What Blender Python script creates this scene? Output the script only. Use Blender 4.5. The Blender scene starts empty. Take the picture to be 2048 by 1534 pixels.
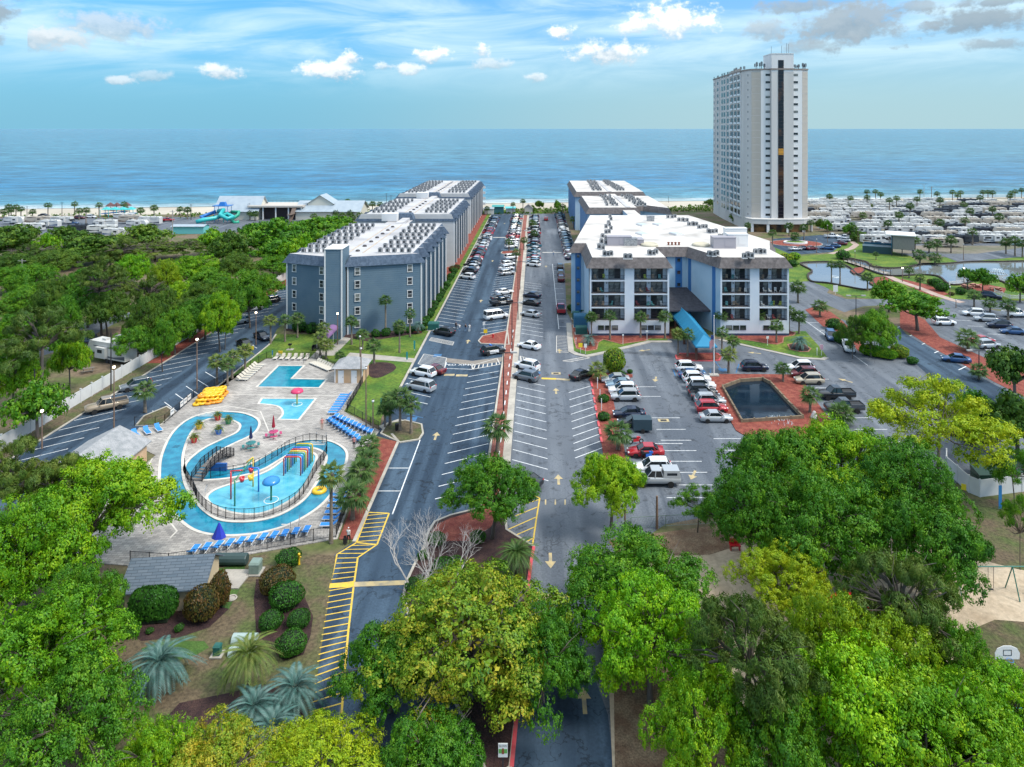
import bpy, bmesh, math, random
import numpy as np
from mathutils import Vector, Matrix
from mathutils.geometry import tessellate_polygon
R = math.radians
S = bpy.context.scene
COL = S.collection
rnd = random.Random(7)

# ------------------------------------------------------------ camera
# drone 43 m above the car park looking along the street (+Y) towards the sea
H, F, VX, VY = 43.0, 1400.0, 1072.0, 257.0       # height, focal length and vanishing point in photo pixels
cam = bpy.data.cameras.new('camera')
camo = bpy.data.objects.new('camera', cam); COL.objects.link(camo)
camo.location = (0, 0, H); camo.rotation_euler = (R(90), 0, 0)
cam.sensor_width = 36; cam.lens = 36 * F / 2048
cam.shift_x = (1024 - VX) / 2048; cam.shift_y = -(767 - VY) / 2048
cam.clip_start = 0.5; cam.clip_end = 200000
S.camera = camo
S.render.resolution_x, S.render.resolution_y = 1024, 767

# ------------------------------------------------------------ sun, exposure
SUN_AZ, SUN_EL = R(112), R(52)                   # azimuth clockwise from +Y
sun = bpy.data.lights.new('sun', 'SUN'); sun.energy = 1.5; sun.angle = R(16); sun.color = (1, .94, .84)
suno = bpy.data.objects.new('sun', sun); COL.objects.link(suno)
d = Vector((math.sin(SUN_AZ) * math.cos(SUN_EL), math.cos(SUN_AZ) * math.cos(SUN_EL), math.sin(SUN_EL)))
suno.rotation_euler = d.to_track_quat('Z', 'Y').to_euler()
V = S.view_settings
V.view_transform = 'Standard'; V.look = 'None'; V.gamma = 1; V.use_curve_mapping = False; V.exposure = 1.25
S.cycles.max_bounces = 4; S.cycles.diffuse_bounces = 2; S.cycles.glossy_bounces = 2
S.cycles.transmission_bounces = 2; S.cycles.transparent_max_bounces = 6
S.cycles.sample_clamp_indirect = 6

# ------------------------------------------------------------ sky
W = bpy.data.worlds.new('World'); S.world = W; W.use_nodes = True
nt = W.node_tree; nt.nodes.clear()
def nd(t, **k):
    n = nt.nodes.new(t)
    for a, b in k.items(): setattr(n, a, b)
    return n
def _in(n, i, v):
    if isinstance(v, bpy.types.NodeSocket): nt.links.new(v, n.inputs[i])
    else: n.inputs[i].default_value = v
def mth(op, a, b=0.0, c=None, clamp=False):
    n = nd('ShaderNodeMath', operation=op, use_clamp=clamp); _in(n, 0, a); _in(n, 1, b)
    if c is not None: _in(n, 2, c)
    return n.outputs[0]
def sstep(v, a, b, lo=0.0, hi=1.0):
    n = nd('ShaderNodeMapRange', interpolation_type='SMOOTHSTEP', clamp=True)
    _in(n, 0, v); _in(n, 1, a); _in(n, 2, b); _in(n, 3, lo); _in(n, 4, hi); return n.outputs[0]
def mixc(f, a, b, bt='MIX'):
    n = nd('ShaderNodeMix', data_type='RGBA', blend_type=bt); _in(n, 0, f); _in(n, 6, a); _in(n, 7, b); return n.outputs[2]
def vec(x, y, z=0.0):
    n = nd('ShaderNodeCombineXYZ'); _in(n, 0, x); _in(n, 1, y); _in(n, 2, z); return n.outputs[0]
def noise(v, sc, det=5, rough=.55, dist=0.0):
    n = nd('ShaderNodeTexNoise'); _in(n, 'Vector', v); _in(n, 'Scale', sc); _in(n, 'Detail', det); _in(n, 'Roughness', rough); _in(n, 'Distortion', dist)
    return n.outputs[0]
sky = nd('ShaderNodeTexSky', sky_type='NISHITA', sun_disc=False)
sky.sun_elevation = SUN_EL; sky.sun_rotation = SUN_AZ
sky.altitude = 0; sky.air_density = 1.0; sky.dust_density = 0.35; sky.ozone_density = 3.0
tc = nd('ShaderNodeTexCoord')
sp = nd('ShaderNodeSeparateXYZ'); nt.links.new(tc.outputs['Generated'], sp.inputs[0])
az = mth('ARCTAN2', sp.outputs[0], sp.outputs[1]); el = mth('ARCSINE', sp.outputs[2])
base = mixc(1.0, sky.outputs[0], (.30, .70, 1.05, 1), 'MULTIPLY')
# thin high cloud, in streaks, all round the sky
st = vec(mth('ADD', mth('MULTIPLY', az, 2.4), mth('MULTIPLY', el, 3.0)), mth('SUBTRACT', mth('MULTIPLY', el, 15.0), mth('MULTIPLY', az, 1.1)), 0.0)
n1 = noise(st, 1.6, 6, .6, .7)
n2 = noise(vec(mth('MULTIPLY', az, 1.3), mth('MULTIPLY', el, 5.0), 4.0), 1.5, 3, .5)
cir = mth('MULTIPLY', sstep(mth('ADD', mth('MULTIPLY', n1, .75), mth('MULTIPLY', n2, .55)), .51, .80), sstep(el, .03, .12))
base = mixc(sstep(el, .26, 0.0, 0.0, .95), base, mixc(sstep(mth('COSINE', mth('SUBTRACT', az, .7)), .45, 1.0), (1.1, 2.65, 3.6, 1), (2.25, 3.3, 3.6, 1)))
base = mixc(mth('MULTIPLY', cir, .8), base, (3.9, 5.1, 5.5, 1))
base = mixc(sstep(mth('ADD', el, mth('MULTIPLY', mth('COSINE', mth('SUBTRACT', az, .8)), .13)), .20, 1.0, 0.0, .76), base, (8.2, 8.9, 9.2, 1))                 # thin overcast whitened towards the unseen zenith, added for soft fill light
# low cumulus, the same bank repeated every 72 degrees round the horizon
azw = mth('SUBTRACT', mth('MODULO', mth('ADD', az, R(36) + R(360)), R(72)), R(36))
cn = noise(vec(az, mth('MULTIPLY', el, 1.25), 2.0), 34, 6, .62)
cn2 = noise(vec(az, mth('MULTIPLY', el, 1.3), 7.0), 120, 2, .6)
cnn = mth('ADD', mth('MULTIPLY', cn, .8), mth('MULTIPLY', cn2, .2))
cnk = mth('MULTIPLY_ADD', cnn, 2.6, -.3); cnl = mth('MULTIPLY_ADD', cnn, 3.2, -1.6); av = vec(azw, el)
def puff(px, py, w, h, tone=1.0, dens=1.0, soft=.6):
    global base
    a = math.atan((px - VX) / F); e = math.atan((VY - py) / math.hypot(F, px - VX)); rx, ry = w / F * .60, h / F * .58
    mp = nd('ShaderNodeMapping', vector_type='POINT'); nt.links.new(av, mp.inputs[0]); mp.inputs['Location'].default_value = (-a / rx, -e / ry, 0); mp.inputs['Scale'].default_value = (1 / rx, 1 / ry, 1)
    ln = nd('ShaderNodeVectorMath', operation='LENGTH'); nt.links.new(mp.outputs[0], ln.inputs[0]); sy = nd('ShaderNodeSeparateXYZ'); nt.links.new(mp.outputs[0], sy.inputs[0])
    den = sstep(mth('SUBTRACT', cnk, ln.outputs['Value']), .12, .12 + soft, 0.0, dens)
    lit = sstep(mth('ADD', sy.outputs[1], cnl), -1.0, .55)
    lo = tuple(c * (.28 + .57 * tone) for c in (2.6, 3.5, 4.2)) + (1,); hi = (5.9 * tone * (.55 + .45 * tone), 6.1 * tone * (.8 + .2 * tone), 6.2 * tone, 1)
    base = mixc(den, base, mixc(lit, lo, hi))
for a in ((55, 78, 150, 50, .82, .8), (225, 52, 190, 60, .72, .7), (120, 72, 130, 36, .8, .7), (443, 143, 84, 34, .95, .85), (665, 140, 130, 46, 1.0, .95),
          (702, 117, 54, 40, 1.08, 1), (863, 112, 84, 38, 1.02, .95), (768, 134, 40, 26, .95, .7), (820, 138, 70, 28, .95, .8), (965, 100, 40, 34, 1.08, .95), (985, 130, 110, 30, .85, .6),
          (237, 160, 46, 18, .85, .7), (305, 150, 70, 24, .8, .5), (1125, 66, 72, 44, 1.1, 1), (1218, 106, 180, 52, .98, .95), (1345, 42, 190, 76, 1.12, 1), (1265, 55, 90, 34, 1.05, .8),
          (1072, 154, 44, 24, .9, .7), (1530, 60, 100, 50, .58, .75), (1700, 50, 230, 100, .5, .9), (1640, 90, 160, 36, .5, .6), (1600, 12, 190, 34, .5, .8),
          (1830, 12, 90, 26, .5, .7), (1960, 40, 200, 54, .42, .85), (1985, 88, 110, 26, .45, .7), (1860, 52, 60, 22, .48, .6), (1990, 4, 150, 20, .45, .8)):
    puff(*a)
bg = nd('ShaderNodeBackground'); bg.inputs[1].default_value = 0.085
out = nd('ShaderNodeOutputWorld'); nt.links.new(base, bg.inputs[0]); nt.links.new(bg.outputs[0], out.inputs[0])
W.cycles.sampling_method = 'MANUAL'; W.cycles.sample_map_resolution = 512
# ------------------------------------------------------------ helpers
def P(px, py, z=0.0):
    """photo pixel -> the point of the plane at height z that it shows"""
    k = (H - z) / (py - VY)
    return Vector(((px - VX) * k, F * k, z))
def PL(pts, z=0.0): return [P(x, y, z) for x, y in pts]
def CP(ox, oy, sc, pts): return [(ox + x / sc, oy + y / sc) for x, y in pts]

MATS = {}
def mat(name, col, rough=.7, col2=None, scale=4.0, lo=.35, hi=.65, metal=0.0, bump=0.0, bscale=None, fine=0.0, stretch=(1, 1, 1), emit=None, estr=0, coat=0.0, spec=.5, det=4, alpha=None, trans=0.0):
    if name in MATS: return MATS[name]
    m = bpy.data.materials.new(name); m.use_nodes = True; MATS[name] = m
    t = m.node_tree; b = t.nodes['Principled BSDF']; L = t.links
    b.inputs['Base Color'].default_value = (*col, 1); b.inputs['Roughness'].default_value = rough
    b.inputs['Metallic'].default_value = metal; b.inputs['Specular IOR Level'].default_value = spec
    b.inputs['Coat Weight'].default_value = coat
    if trans: b.inputs['Transmission Weight'].default_value = trans
    if emit: b.inputs['Emission Color'].default_value = (*emit, 1); b.inputs['Emission Strength'].default_value = estr
    if col2 or bump or fine:
        tc = t.nodes.new('ShaderNodeTexCoord'); mp = t.nodes.new('ShaderNodeMapping'); mp.inputs['Scale'].default_value = stretch
        L.new(tc.outputs['Object'], mp.inputs[0])
    if col2:
        n = t.nodes.new('ShaderNodeTexNoise'); n.inputs['Scale'].default_value = scale; n.inputs['Detail'].default_value = det; L.new(mp.outputs[0], n.inputs[0])
        r = t.nodes.new('ShaderNodeValToRGB'); r.color_ramp.elements[0].position = lo; r.color_ramp.elements[1].position = hi
        r.color_ramp.elements[0].color = (*col, 1); r.color_ramp.elements[1].color = (*col2, 1)
        L.new(n.outputs[0], r.inputs[0]); o = r.outputs[0]
        if fine:
            f = t.nodes.new('ShaderNodeTexNoise'); f.inputs['Scale'].default_value = scale * 9; f.inputs['Detail'].default_value = 3; L.new(tc.outputs['Object'], f.inputs[0])
            mr = t.nodes.new('ShaderNodeMapRange'); mr.inputs[1].default_value = .3; mr.inputs[2].default_value = .7; mr.inputs[3].default_value = 1 - fine; mr.inputs[4].default_value = 1 + fine
            L.new(f.outputs[0], mr.inputs[0])
            mx = t.nodes.new('ShaderNodeMix'); mx.data_type = 'RGBA'; mx.blend_type = 'MULTIPLY'; mx.inputs[0].default_value = 1
            L.new(o, mx.inputs[6]); L.new(mr.outputs[0], mx.inputs[7]); o = mx.outputs[2]
        L.new(o, b.inputs['Base Color'])
    if bump:
        n = t.nodes.new('ShaderNodeTexNoise'); n.inputs['Scale'].default_value = bscale or scale * 3; n.inputs['Detail'].default_value = 4; L.new(mp.outputs[0], n.inputs[0])
        bp = t.nodes.new('ShaderNodeBump'); bp.inputs['Strength'].default_value = bump; bp.inputs['Distance'].default_value = .1
        L.new(n.outputs[0], bp.inputs['Height']); L.new(bp.outputs[0], b.inputs['Normal'])
    return m

class MB:
    """collects shapes, then builds ONE mesh"""
    def __init__(s): s.v, s.f, s.m, s.mi = [], [], [], 0
    def add(s, vs, fs, mi=None):
        o = len(s.v); s.v.extend([tuple(v) for v in vs]); mi = s.mi if mi is None else mi
        for f in fs: s.f.append([o + i for i in f]); s.m.append(mi)
        return s
    def box(s, c, d, rz=0.0, mi=None, top=1.0):
        hx, hy, hz = d[0] / 2, d[1] / 2, d[2] / 2; ca, sa = math.cos(rz), math.sin(rz); vs = []
        for z in (-hz, hz):
            k = top if z > 0 else 1
            for x, y in ((-hx, -hy), (hx, -hy), (hx, hy), (-hx, hy)):
                x *= k; y *= k
                vs.append((c[0] + x * ca - y * sa, c[1] + x * sa + y * ca, c[2] + z))
        return s.add(vs, [(3, 2, 1, 0), (4, 5, 6, 7), (0, 1, 5, 4), (1, 2, 6, 5), (2, 3, 7, 6), (3, 0, 4, 7)], mi)
    def bar(s, a, b, w, h=None, mi=None):
        """square bar from a to b"""
        return s.tube([a, b], w * .7071, 4, mi)
    def poly(s, pts, z=None, mi=None):
        pts = [Vector((p[0], p[1], p[2] if z is None else z)) for p in pts]
        tri = tessellate_polygon([pts])
        n = len(pts); fs = []
        for a, b, c in tri:
            q = (pts[b] - pts[a]).cross(pts[c] - pts[a])
            fs.append((a, b, c) if q.z >= 0 else (a, c, b))
        return s.add(pts, fs, mi)
    def polyholes(s, outer, holes, z, mi=None):
        ls = [[Vector((p[0], p[1], z)) for p in l] for l in [outer] + holes]
        flat = [p for l in ls for p in l]; fs = []
        for a, b, c in tessellate_polygon(ls):
            q = (flat[b] - flat[a]).cross(flat[c] - flat[a]); fs.append((a, b, c) if q.z >= 0 else (a, c, b))
        return s.add(flat, fs, mi)
    def walls(s, pts, z0, z1, mi=None, pts2=None, closed=True, flip=False):
        n = len(pts); a = [(p[0], p[1], z0) for p in pts]; b = [(p[0], p[1], z1) for p in (pts2 or pts)]
        fs = [(i, (i + 1) % n, n + (i + 1) % n, n + i) for i in range(n if closed else n - 1)]
        if flip: fs = [f[::-1] for f in fs]
        return s.add(a + b, fs, mi)
    def prism(s, pts, z0, z1, mi=None, mtop=None, pts2=None):
        pts = ccw(pts)
        if pts2: pts2 = ccw(pts2)
        s.walls(pts, z0, z1, mi, pts2); s.poly(pts2 or pts, z1, mi if mtop is None else mtop); return s
    def tube(s, pts, r, n=6, mi=None, cap=True):
        pts = [Vector(p) for p in pts]; rs = r if isinstance(r, (list, tuple)) else [r] * len(pts); vs = []; fs = []
        for i, p in enumerate(pts):
            t = (pts[min(i + 1, len(pts) - 1)] - pts[max(i - 1, 0)]).normalized()
            u = t.cross(Vector((0, 0, 1))) if abs(t.z) < .95 else t.cross(Vector((1, 0, 0)))
            u.normalize(); w = t.cross(u)
            for k in range(n):
                a = 2 * math.pi * (k + .5) / n; vs.append(p + (u * math.cos(a) + w * math.sin(a)) * rs[i])
        for i in range(len(pts) - 1):
            for k in range(n): fs.append((i * n + (k + 1) % n, i * n + k, (i + 1) * n + k, (i + 1) * n + (k + 1) % n))
        if cap: fs.append(tuple(range(n))); fs.append(tuple(range((len(pts) - 1) * n, len(pts) * n))[::-1])
        return s.add(vs, fs, mi)
    def lathe(s, prof, n=12, c=(0, 0, 0), mi=None, sx=1.0, sy=1.0):
        vs = []; fs = []
        for r, z in prof:
            for k in range(n):
                a = 2 * math.pi * k / n; vs.append((c[0] + r * math.cos(a) * sx, c[1] + r * math.sin(a) * sy, c[2] + z))
        for i in range(len(prof) - 1):
            for k in range(n): fs.append((i * n + k, i * n + (k + 1) % n, (i + 1) * n + (k + 1) % n, (i + 1) * n + k))
        if prof[-1][0] > .01: fs.append(tuple((len(prof) - 1) * n + k for k in range(n)))
        if prof[0][0] > .01: fs.append(tuple(range(n))[::-1])
        return s.add(vs, fs, mi)
    def torus(s, c, R_, r, n=18, k=8, mi=None):
        vs = []; fs = []
        for i in range(n):
            a = 2 * math.pi * i / n
            for j in range(k):
                b = 2 * math.pi * j / k; q = R_ + r * math.cos(b)
                vs.append((c[0] + q * math.cos(a), c[1] + q * math.sin(a), c[2] + r * math.sin(b)))
        for i in range(n):
            for j in range(k): fs.append((i * k + j, ((i + 1) % n) * k + j, ((i + 1) % n) * k + (j + 1) % k, i * k + (j + 1) % k))
        return s.add(vs, fs, mi)
    def mesh(s, name, mats, smooth=False):
        me = bpy.data.meshes.new(name); me.from_pydata(s.v, [], s.f)
        for m in (mats if isinstance(mats, (list, tuple)) else [mats]): me.materials.append(m)
        me.polygons.foreach_set('material_index', s.m)
        if smooth: me.polygons.foreach_set('use_smooth', [True] * len(s.f))
        me.update(); return me
    def build(s, name, mats, parent=None, loc=(0, 0, 0), rz=0.0, smooth=False, **k):
        return ob(name, s.mesh(name, mats, smooth), parent, loc, rz, **k)
def ccw(p):
    a = sum(p[i][0] * p[(i + 1) % len(p)][1] - p[(i + 1) % len(p)][0] * p[i][1] for i in range(len(p)))
    return list(p) if a > 0 else list(p)[::-1]
def ob(name, me, parent=None, loc=(0, 0, 0), rz=0.0, sc=None, **k):
    o = bpy.data.objects.new(name, me); COL.objects.link(o); o.parent = parent; o.location = loc
    if rz: o.rotation_euler = (0, 0, rz) if not isinstance(rz, tuple) else rz
    if sc is not None: o.scale = sc if isinstance(sc, (tuple, list)) else (sc,) * 3
    for a, b in k.items(): o[a] = b
    return o
LAB = {}
def tag(o, label, cat, group=None):
    o['label'] = label; o['category'] = cat
    if group: o['group'] = group
    LAB[label] = LAB.get(label, 0) + 1
    return o
def thing(name, label, cat, loc=(0, 0, 0), rz=0.0, group=None, sc=None):
    o = ob(name, None, None, loc, rz, sc); o.empty_display_size = .5
    return tag(o, label, cat, group)
def struct(name, mb, mats, parent=None, **k):
    o = mb.build(name, mats, parent)
    if not parent: o['kind'] = 'structure'
    for a, b in k.items(): o[a] = b
    return o
_T = 'first second third fourth fifth sixth seventh eighth ninth tenth eleventh twelfth thirteenth fourteenth fifteenth sixteenth seventeenth eighteenth nineteenth'.split()
def nth(i):
    if i < 19: return _T[i]
    t, u = divmod(i + 1, 10); tens = {2: 'twent', 3: 'thirt', 4: 'fort', 5: 'fift', 6: 'sixt'}[t]
    return tens + 'ieth' if u == 0 else tens + 'y-' + _T[u - 1]
def smooth_loop(pts, n=6, closed=True):
    out = []; N = len(pts)
    for i in range(N if closed else N - 1):
        g = lambda j: pts[j % N] if closed else pts[max(0, min(N - 1, j))]
        a, b, c, e = g(i - 1), g(i), g(i + 1), g(i + 2)
        for k in range(n):
            t = k / n
            out.append(tuple(.5 * (2 * b[q] + (c[q] - a[q]) * t + (2 * a[q] - 5 * b[q] + 4 * c[q] - e[q]) * t * t + (3 * b[q] - a[q] - 3 * c[q] + e[q]) * t ** 3) for q in (0, 1)))
    if not closed: out.append(tuple(pts[-1][:2]))
    return out
def offset(pts, d, closed=True):
    """polyline shifted sideways by d (positive = outwards for a ccw loop)"""
    N = len(pts); out = []
    for i in range(N):
        p = pts[i]; a = pts[(i - 1) % N] if closed or i > 0 else p; b = pts[(i + 1) % N] if closed or i < N - 1 else p
        t1 = Vector((p[0] - a[0], p[1] - a[1])); t2 = Vector((b[0] - p[0], b[1] - p[1]))
        if t1.length < 1e-6: t1 = t2
        if t2.length < 1e-6: t2 = t1
        t1.normalize(); t2.normalize(); n1 = Vector((t1.y, -t1.x)); n2 = Vector((t2.y, -t2.x)); m = n1 + n2
        if m.length < .2: m = n1
        m.normalize(); k = min(2.0, 1 / max(.4, m.dot(n1))); out.append((p[0] + m.x * d * k, p[1] + m.y * d * k))
    return out
def strip(mb, pts, w, z0, z1, closed=False, mi=None):
    """kerb-like solid band along a polyline"""
    a, b = offset(pts, w / 2, closed), offset(pts, -w / 2, closed); n = len(pts)
    vs = [(p[0], p[1], z0) for p in a] + [(p[0], p[1], z1) for p in a] + [(p[0], p[1], z1) for p in b] + [(p[0], p[1], z0) for p in b]; fs = []
    for i in range(n if closed else n - 1):
        j = (i + 1) % n
        for q in range(3): fs.append((q * n + i, q * n + j, (q + 1) * n + j, (q + 1) * n + i))
    if not closed: fs += [(0, n, 2 * n, 3 * n), (n - 1, 4 * n - 1, 3 * n - 1, 2 * n - 1)]
    return mb.add(vs, fs, mi)
# ------------------------------------------------------------ materials of the ground
m_ground = mat('ground_mix', (.16, .115, .075), .95, (.085, .105, .028), .12, .42, .60, bump=.5, bscale=3, fine=.3, det=8)
m_lawn = mat('lawn_grass', (.05, .125, .010), .95, (.14, .20, .018), .22, .38, .66, bump=.8, bscale=9, fine=.35, det=8)
m_dry = mat('dry_grass', (.115, .085, .05), .95, (.075, .098, .026), .35, .40, .62, bump=.8, bscale=9, fine=.4, det=8)
m_mulch = mat('red_mulch', (.19, .036, .026), .95, (.30, .085, .055), 1.3, .35, .7, bump=1, bscale=14, fine=.45)
m_mulchd = mat('dark_mulch', (.030, .012, .014), .95, (.075, .038, .03), .8, .4, .75, bump=1, bscale=14, fine=.45)
m_straw = mat('pine_straw', (.17, .10, .06), .95, (.26, .19, .12), .8, .4, .7, bump=1, bscale=12, fine=.4)
m_sand = mat('sand', (.50, .40, .29), .95, (.36, .27, .18), .25, .45, .75, bump=.5, bscale=5, fine=.15, det=8)
m_beach = mat('beach_sand', (.42, .37, .30), .9, (.50, .45, .37), .03, .4, .6)
m_conc = mat('concrete', (.40, .37, .33), .85, (.30, .28, .25), .5, .4, .7, fine=.1)
m_kerb = mat('kerb_concrete', (.46, .42, .36), .85, (.33, .30, .26), .4, .4, .7, fine=.1)
m_redkerb = mat('painted_red_kerb', (.60, .07, .09), .7, (.52, .14, .14), 1.2, .4, .7)
m_white = mat('white_line_paint', (.74, .75, .76), .7, (.30, .33, .37), 2.6, .46, .78)
m_yellow = mat('yellow_line_paint', (.72, .48, .05), .7, (.42, .31, .10), 2.4, .45, .78)
m_tan = mat('worn_tan_paint', (.50, .39, .20), .75, (.28, .25, .19), 1.2, .4, .7)
m_blue = mat('blue_line_paint', (.03, .17, .38), .8, (.06, .12, .22), 1.5)
def asphalt(name, c1, c2, c3, crack):
    m = mat(name, c1, .82, c2, .5, .40, .62, stretch=(1, .05, 1), bump=.15, bscale=20, fine=.2, spec=.3)
    t = m.node_tree; L = t.links; b = t.nodes['Principled BSDF']; src = b.inputs['Base Color'].links[0].from_socket
    tc = t.nodes.new('ShaderNodeTexCoord'); n = t.nodes.new('ShaderNodeTexNoise'); n.inputs['Scale'].default_value = .08; n.inputs['Detail'].default_value = 6; L.new(tc.outputs['Object'], n.inputs[0])
    r = t.nodes.new('ShaderNodeMapRange'); r.inputs[1].default_value = .4; r.inputs[2].default_value = .7; L.new(n.outputs[0], r.inputs[0])
    mx = t.nodes.new('ShaderNodeMix'); mx.data_type = 'RGBA'; L.new(r.outputs[0], mx.inputs[0]); L.new(src, mx.inputs[6]); mx.inputs[7].default_value = (*c3, 1)
    v = t.nodes.new('ShaderNodeTexVoronoi'); v.feature = 'DISTANCE_TO_EDGE'; v.inputs['Scale'].default_value = .16
    ds = t.nodes.new('ShaderNodeMix'); ds.data_type = 'RGBA'; ds.inputs[0].default_value = .8
    n3 = t.nodes.new('ShaderNodeTexNoise'); n3.inputs['Scale'].default_value = .6; n3.inputs['Detail'].default_value = 6; L.new(tc.outputs['Object'], n3.inputs[0])
    va = t.nodes.new('ShaderNodeVectorMath'); va.operation = 'MULTIPLY_ADD'; L.new(n3.outputs['Color'], va.inputs[0]); va.inputs[1].default_value = (5, 5, 0); L.new(tc.outputs['Object'], va.inputs[2])
    L.new(va.outputs[0], v.inputs['Vector'])
    r2 = t.nodes.new('ShaderNodeMapRange'); r2.inputs[1].default_value = 0; r2.inputs[2].default_value = .012; r2.inputs[3].default_value = 1 - crack; r2.inputs[4].default_value = 1; L.new(v.outputs[0], r2.inputs[0])
    mm = t.nodes.new('ShaderNodeMix'); mm.data_type = 'RGBA'; mm.blend_type = 'MULTIPLY'; mm.inputs[0].default_value = 1; L.new(mx.outputs[2], mm.inputs[6]); L.new(r2.outputs[0], mm.inputs[7])
    ns = t.nodes.new('ShaderNodeTexNoise'); ns.inputs['Scale'].default_value = .75; ns.inputs['Detail'].default_value = 3; L.new(tc.outputs['Object'], ns.inputs[0])      # oil stains and patches
    r3 = t.nodes.new('ShaderNodeMapRange'); r3.inputs[1].default_value = .60; r3.inputs[2].default_value = .72; r3.inputs[3].default_value = 1; r3.inputs[4].default_value = .55; L.new(ns.outputs[0], r3.inputs[0])
    m4 = t.nodes.new('ShaderNodeMix'); m4.data_type = 'RGBA'; m4.blend_type = 'MULTIPLY'; m4.inputs[0].default_value = 1; L.new(mm.outputs[2], m4.inputs[6]); L.new(r3.outputs[0], m4.inputs[7])
    L.new(m4.outputs[2], b.inputs['Base Color']); return m
m_asn = asphalt('fresh_asphalt', (.019, .037, .064), (.066, .108, .160), (.032, .058, .094), .6)
m_aso = asphalt('old_asphalt', (.085, .100, .125), (.165, .185, .215), (.120, .135, .160), .5)

# ------------------------------------------------------------ land, beach, sea
shore = lambda x: 404 + x * .112
b = MB(); xs = [-6000, -1200, -600, -300, 0, 300, 600, 1200, 6000]
for i in range(len(xs) - 1):
    x0, x1 = xs[i], xs[i + 1]
    y0, y1 = shore(max(-900, min(900, x0))) - 32, shore(max(-900, min(900, x1))) - 32
    b.add([(x0, -300, 0), (x1, -300, 0), (x1, y1, 0), (x0, y0, 0)], [(0, 1, 2, 3)])
ground = struct('ground', b, m_ground)
b = MB()
for i in range(len(xs) - 1):
    x0, x1 = xs[i], xs[i + 1]
    y0, y1 = shore(max(-900, min(900, x0))), shore(max(-900, min(900, x1)))
    b.add([(x0, y0 - 33, .03), (x1, y1 - 33, .03), (x1, y1 - 10, .02), (x0, y0 - 10, .02), (x1, y1 + 40, -1.6), (x0, y0 + 40, -1.6)], [(0, 1, 2, 3), (3, 2, 4, 5)])
struct('beach', b, m_beach)

m_sea = bpy.data.materials.new('sea_water'); m_sea.use_nodes = True
t = m_sea.node_tree; L = t.links; pb = t.nodes['Principled BSDF']
pb.inputs['Base Color'].default_value = (.010, .115, .185, 1); pb.inputs['Roughness'].default_value = .24; pb.inputs['IOR'].default_value = 1.33
tc = t.nodes.new('ShaderNodeTexCoord')
def wav(scale, st, det):
    mp = t.nodes.new('ShaderNodeMapping'); mp.inputs['Scale'].default_value = st; L.new(tc.outputs['Object'], mp.inputs[0])
    n = t.nodes.new('ShaderNodeTexNoise'); n.inputs['Scale'].default_value = scale; n.inputs['Detail'].default_value = det; n.inputs['Roughness'].default_value = .6; L.new(mp.outputs[0], n.inputs[0]); return n.outputs[0]
def mt(op, a, b_):
    n = t.nodes.new('ShaderNodeMath'); n.operation = op
    for i, q in enumerate((a, b_)):
        if isinstance(q, (int, float)): n.inputs[i].default_value = q
        else: L.new(q, n.inputs[i])
    return n.outputs[0]
chop = wav(.055, (.6, 1, 1), 8); swell = wav(.014, (.3, 1, 1), 5); hgt = mt('ADD', mt('MULTIPLY', chop, 14.0), mt('MULTIPLY', swell, 9.0))
bp = t.nodes.new('ShaderNodeBump'); bp.inputs['Strength'].default_value = 1.0; bp.inputs['Distance'].default_value = 1.0
L.new(hgt, bp.inputs['Height']); L.new(bp.outputs[0], pb.inputs['Normal'])
# shallows and foam along the sand
sx = t.nodes.new('ShaderNodeSeparateXYZ'); L.new(tc.outputs['Object'], sx.inputs[0])
off = mt('SUBTRACT', mt('SUBTRACT', sx.outputs[1], 404.0), mt('MULTIPLY', sx.outputs[0], .112))
off2 = mt('ADD', off, mt('MULTIPLY', mt('SUBTRACT', wav(.02, (1, 1, 1), 4), .5), 30.0))
rr = t.nodes.new('ShaderNodeValToRGB'); e = rr.color_ramp.elements
e[0].position = 0; e[0].color = (.17, .29, .31, 1); e[1].position = 1; e[1].color = (.045, .16, .225, 1)
q = e.new(.06); q.color = (.05, .185, .26, 1); q = e.new(.22); q.color = (.016, .13, .25, 1)
L.new(mt('DIVIDE', off2, 700.0), rr.inputs[0])
fo = t.nodes.new('ShaderNodeMapRange'); fo.inputs[1].default_value = .50; fo.inputs[2].default_value = .60; L.new(wav(.05, (.12, 1, 1), 6), fo.inputs[0])
near = t.nodes.new('ShaderNodeMapRange'); near.inputs[1].default_value = 26; near.inputs[2].default_value = 6; L.new(off2, near.inputs[0])
mx = t.nodes.new('ShaderNodeMix'); mx.data_type = 'RGBA'; L.new(mt('MINIMUM', mt('MULTIPLY', mt('ADD', fo.outputs[0], .35), near.outputs[0]), 1.0), mx.inputs[0])
wm = t.nodes.new('ShaderNodeMix'); wm.data_type = 'RGBA'; wm.blend_type = 'MULTIPLY'; wm.inputs[0].default_value = 1; L.new(rr.outputs[0], wm.inputs[6]); wr_ = t.nodes.new('ShaderNodeMapRange'); wr_.inputs[1].default_value = .36; wr_.inputs[2].default_value = .64; wr_.inputs[3].default_value = .5; wr_.inputs[4].default_value = 1.9; L.new(mt('ADD', mt('MULTIPLY', chop, .7), mt('MULTIPLY', swell, .3)), wr_.inputs[0]); L.new(wr_.outputs[0], wm.inputs[7]); L.new(wm.outputs[2], mx.inputs[6]); mx.inputs[7].default_value = (.75, .78, .78, 1); L.new(mx.outputs[2], pb.inputs['Base Color'])  # pale glints and dark facets of the waves put into the water colour
b = MB()
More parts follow.
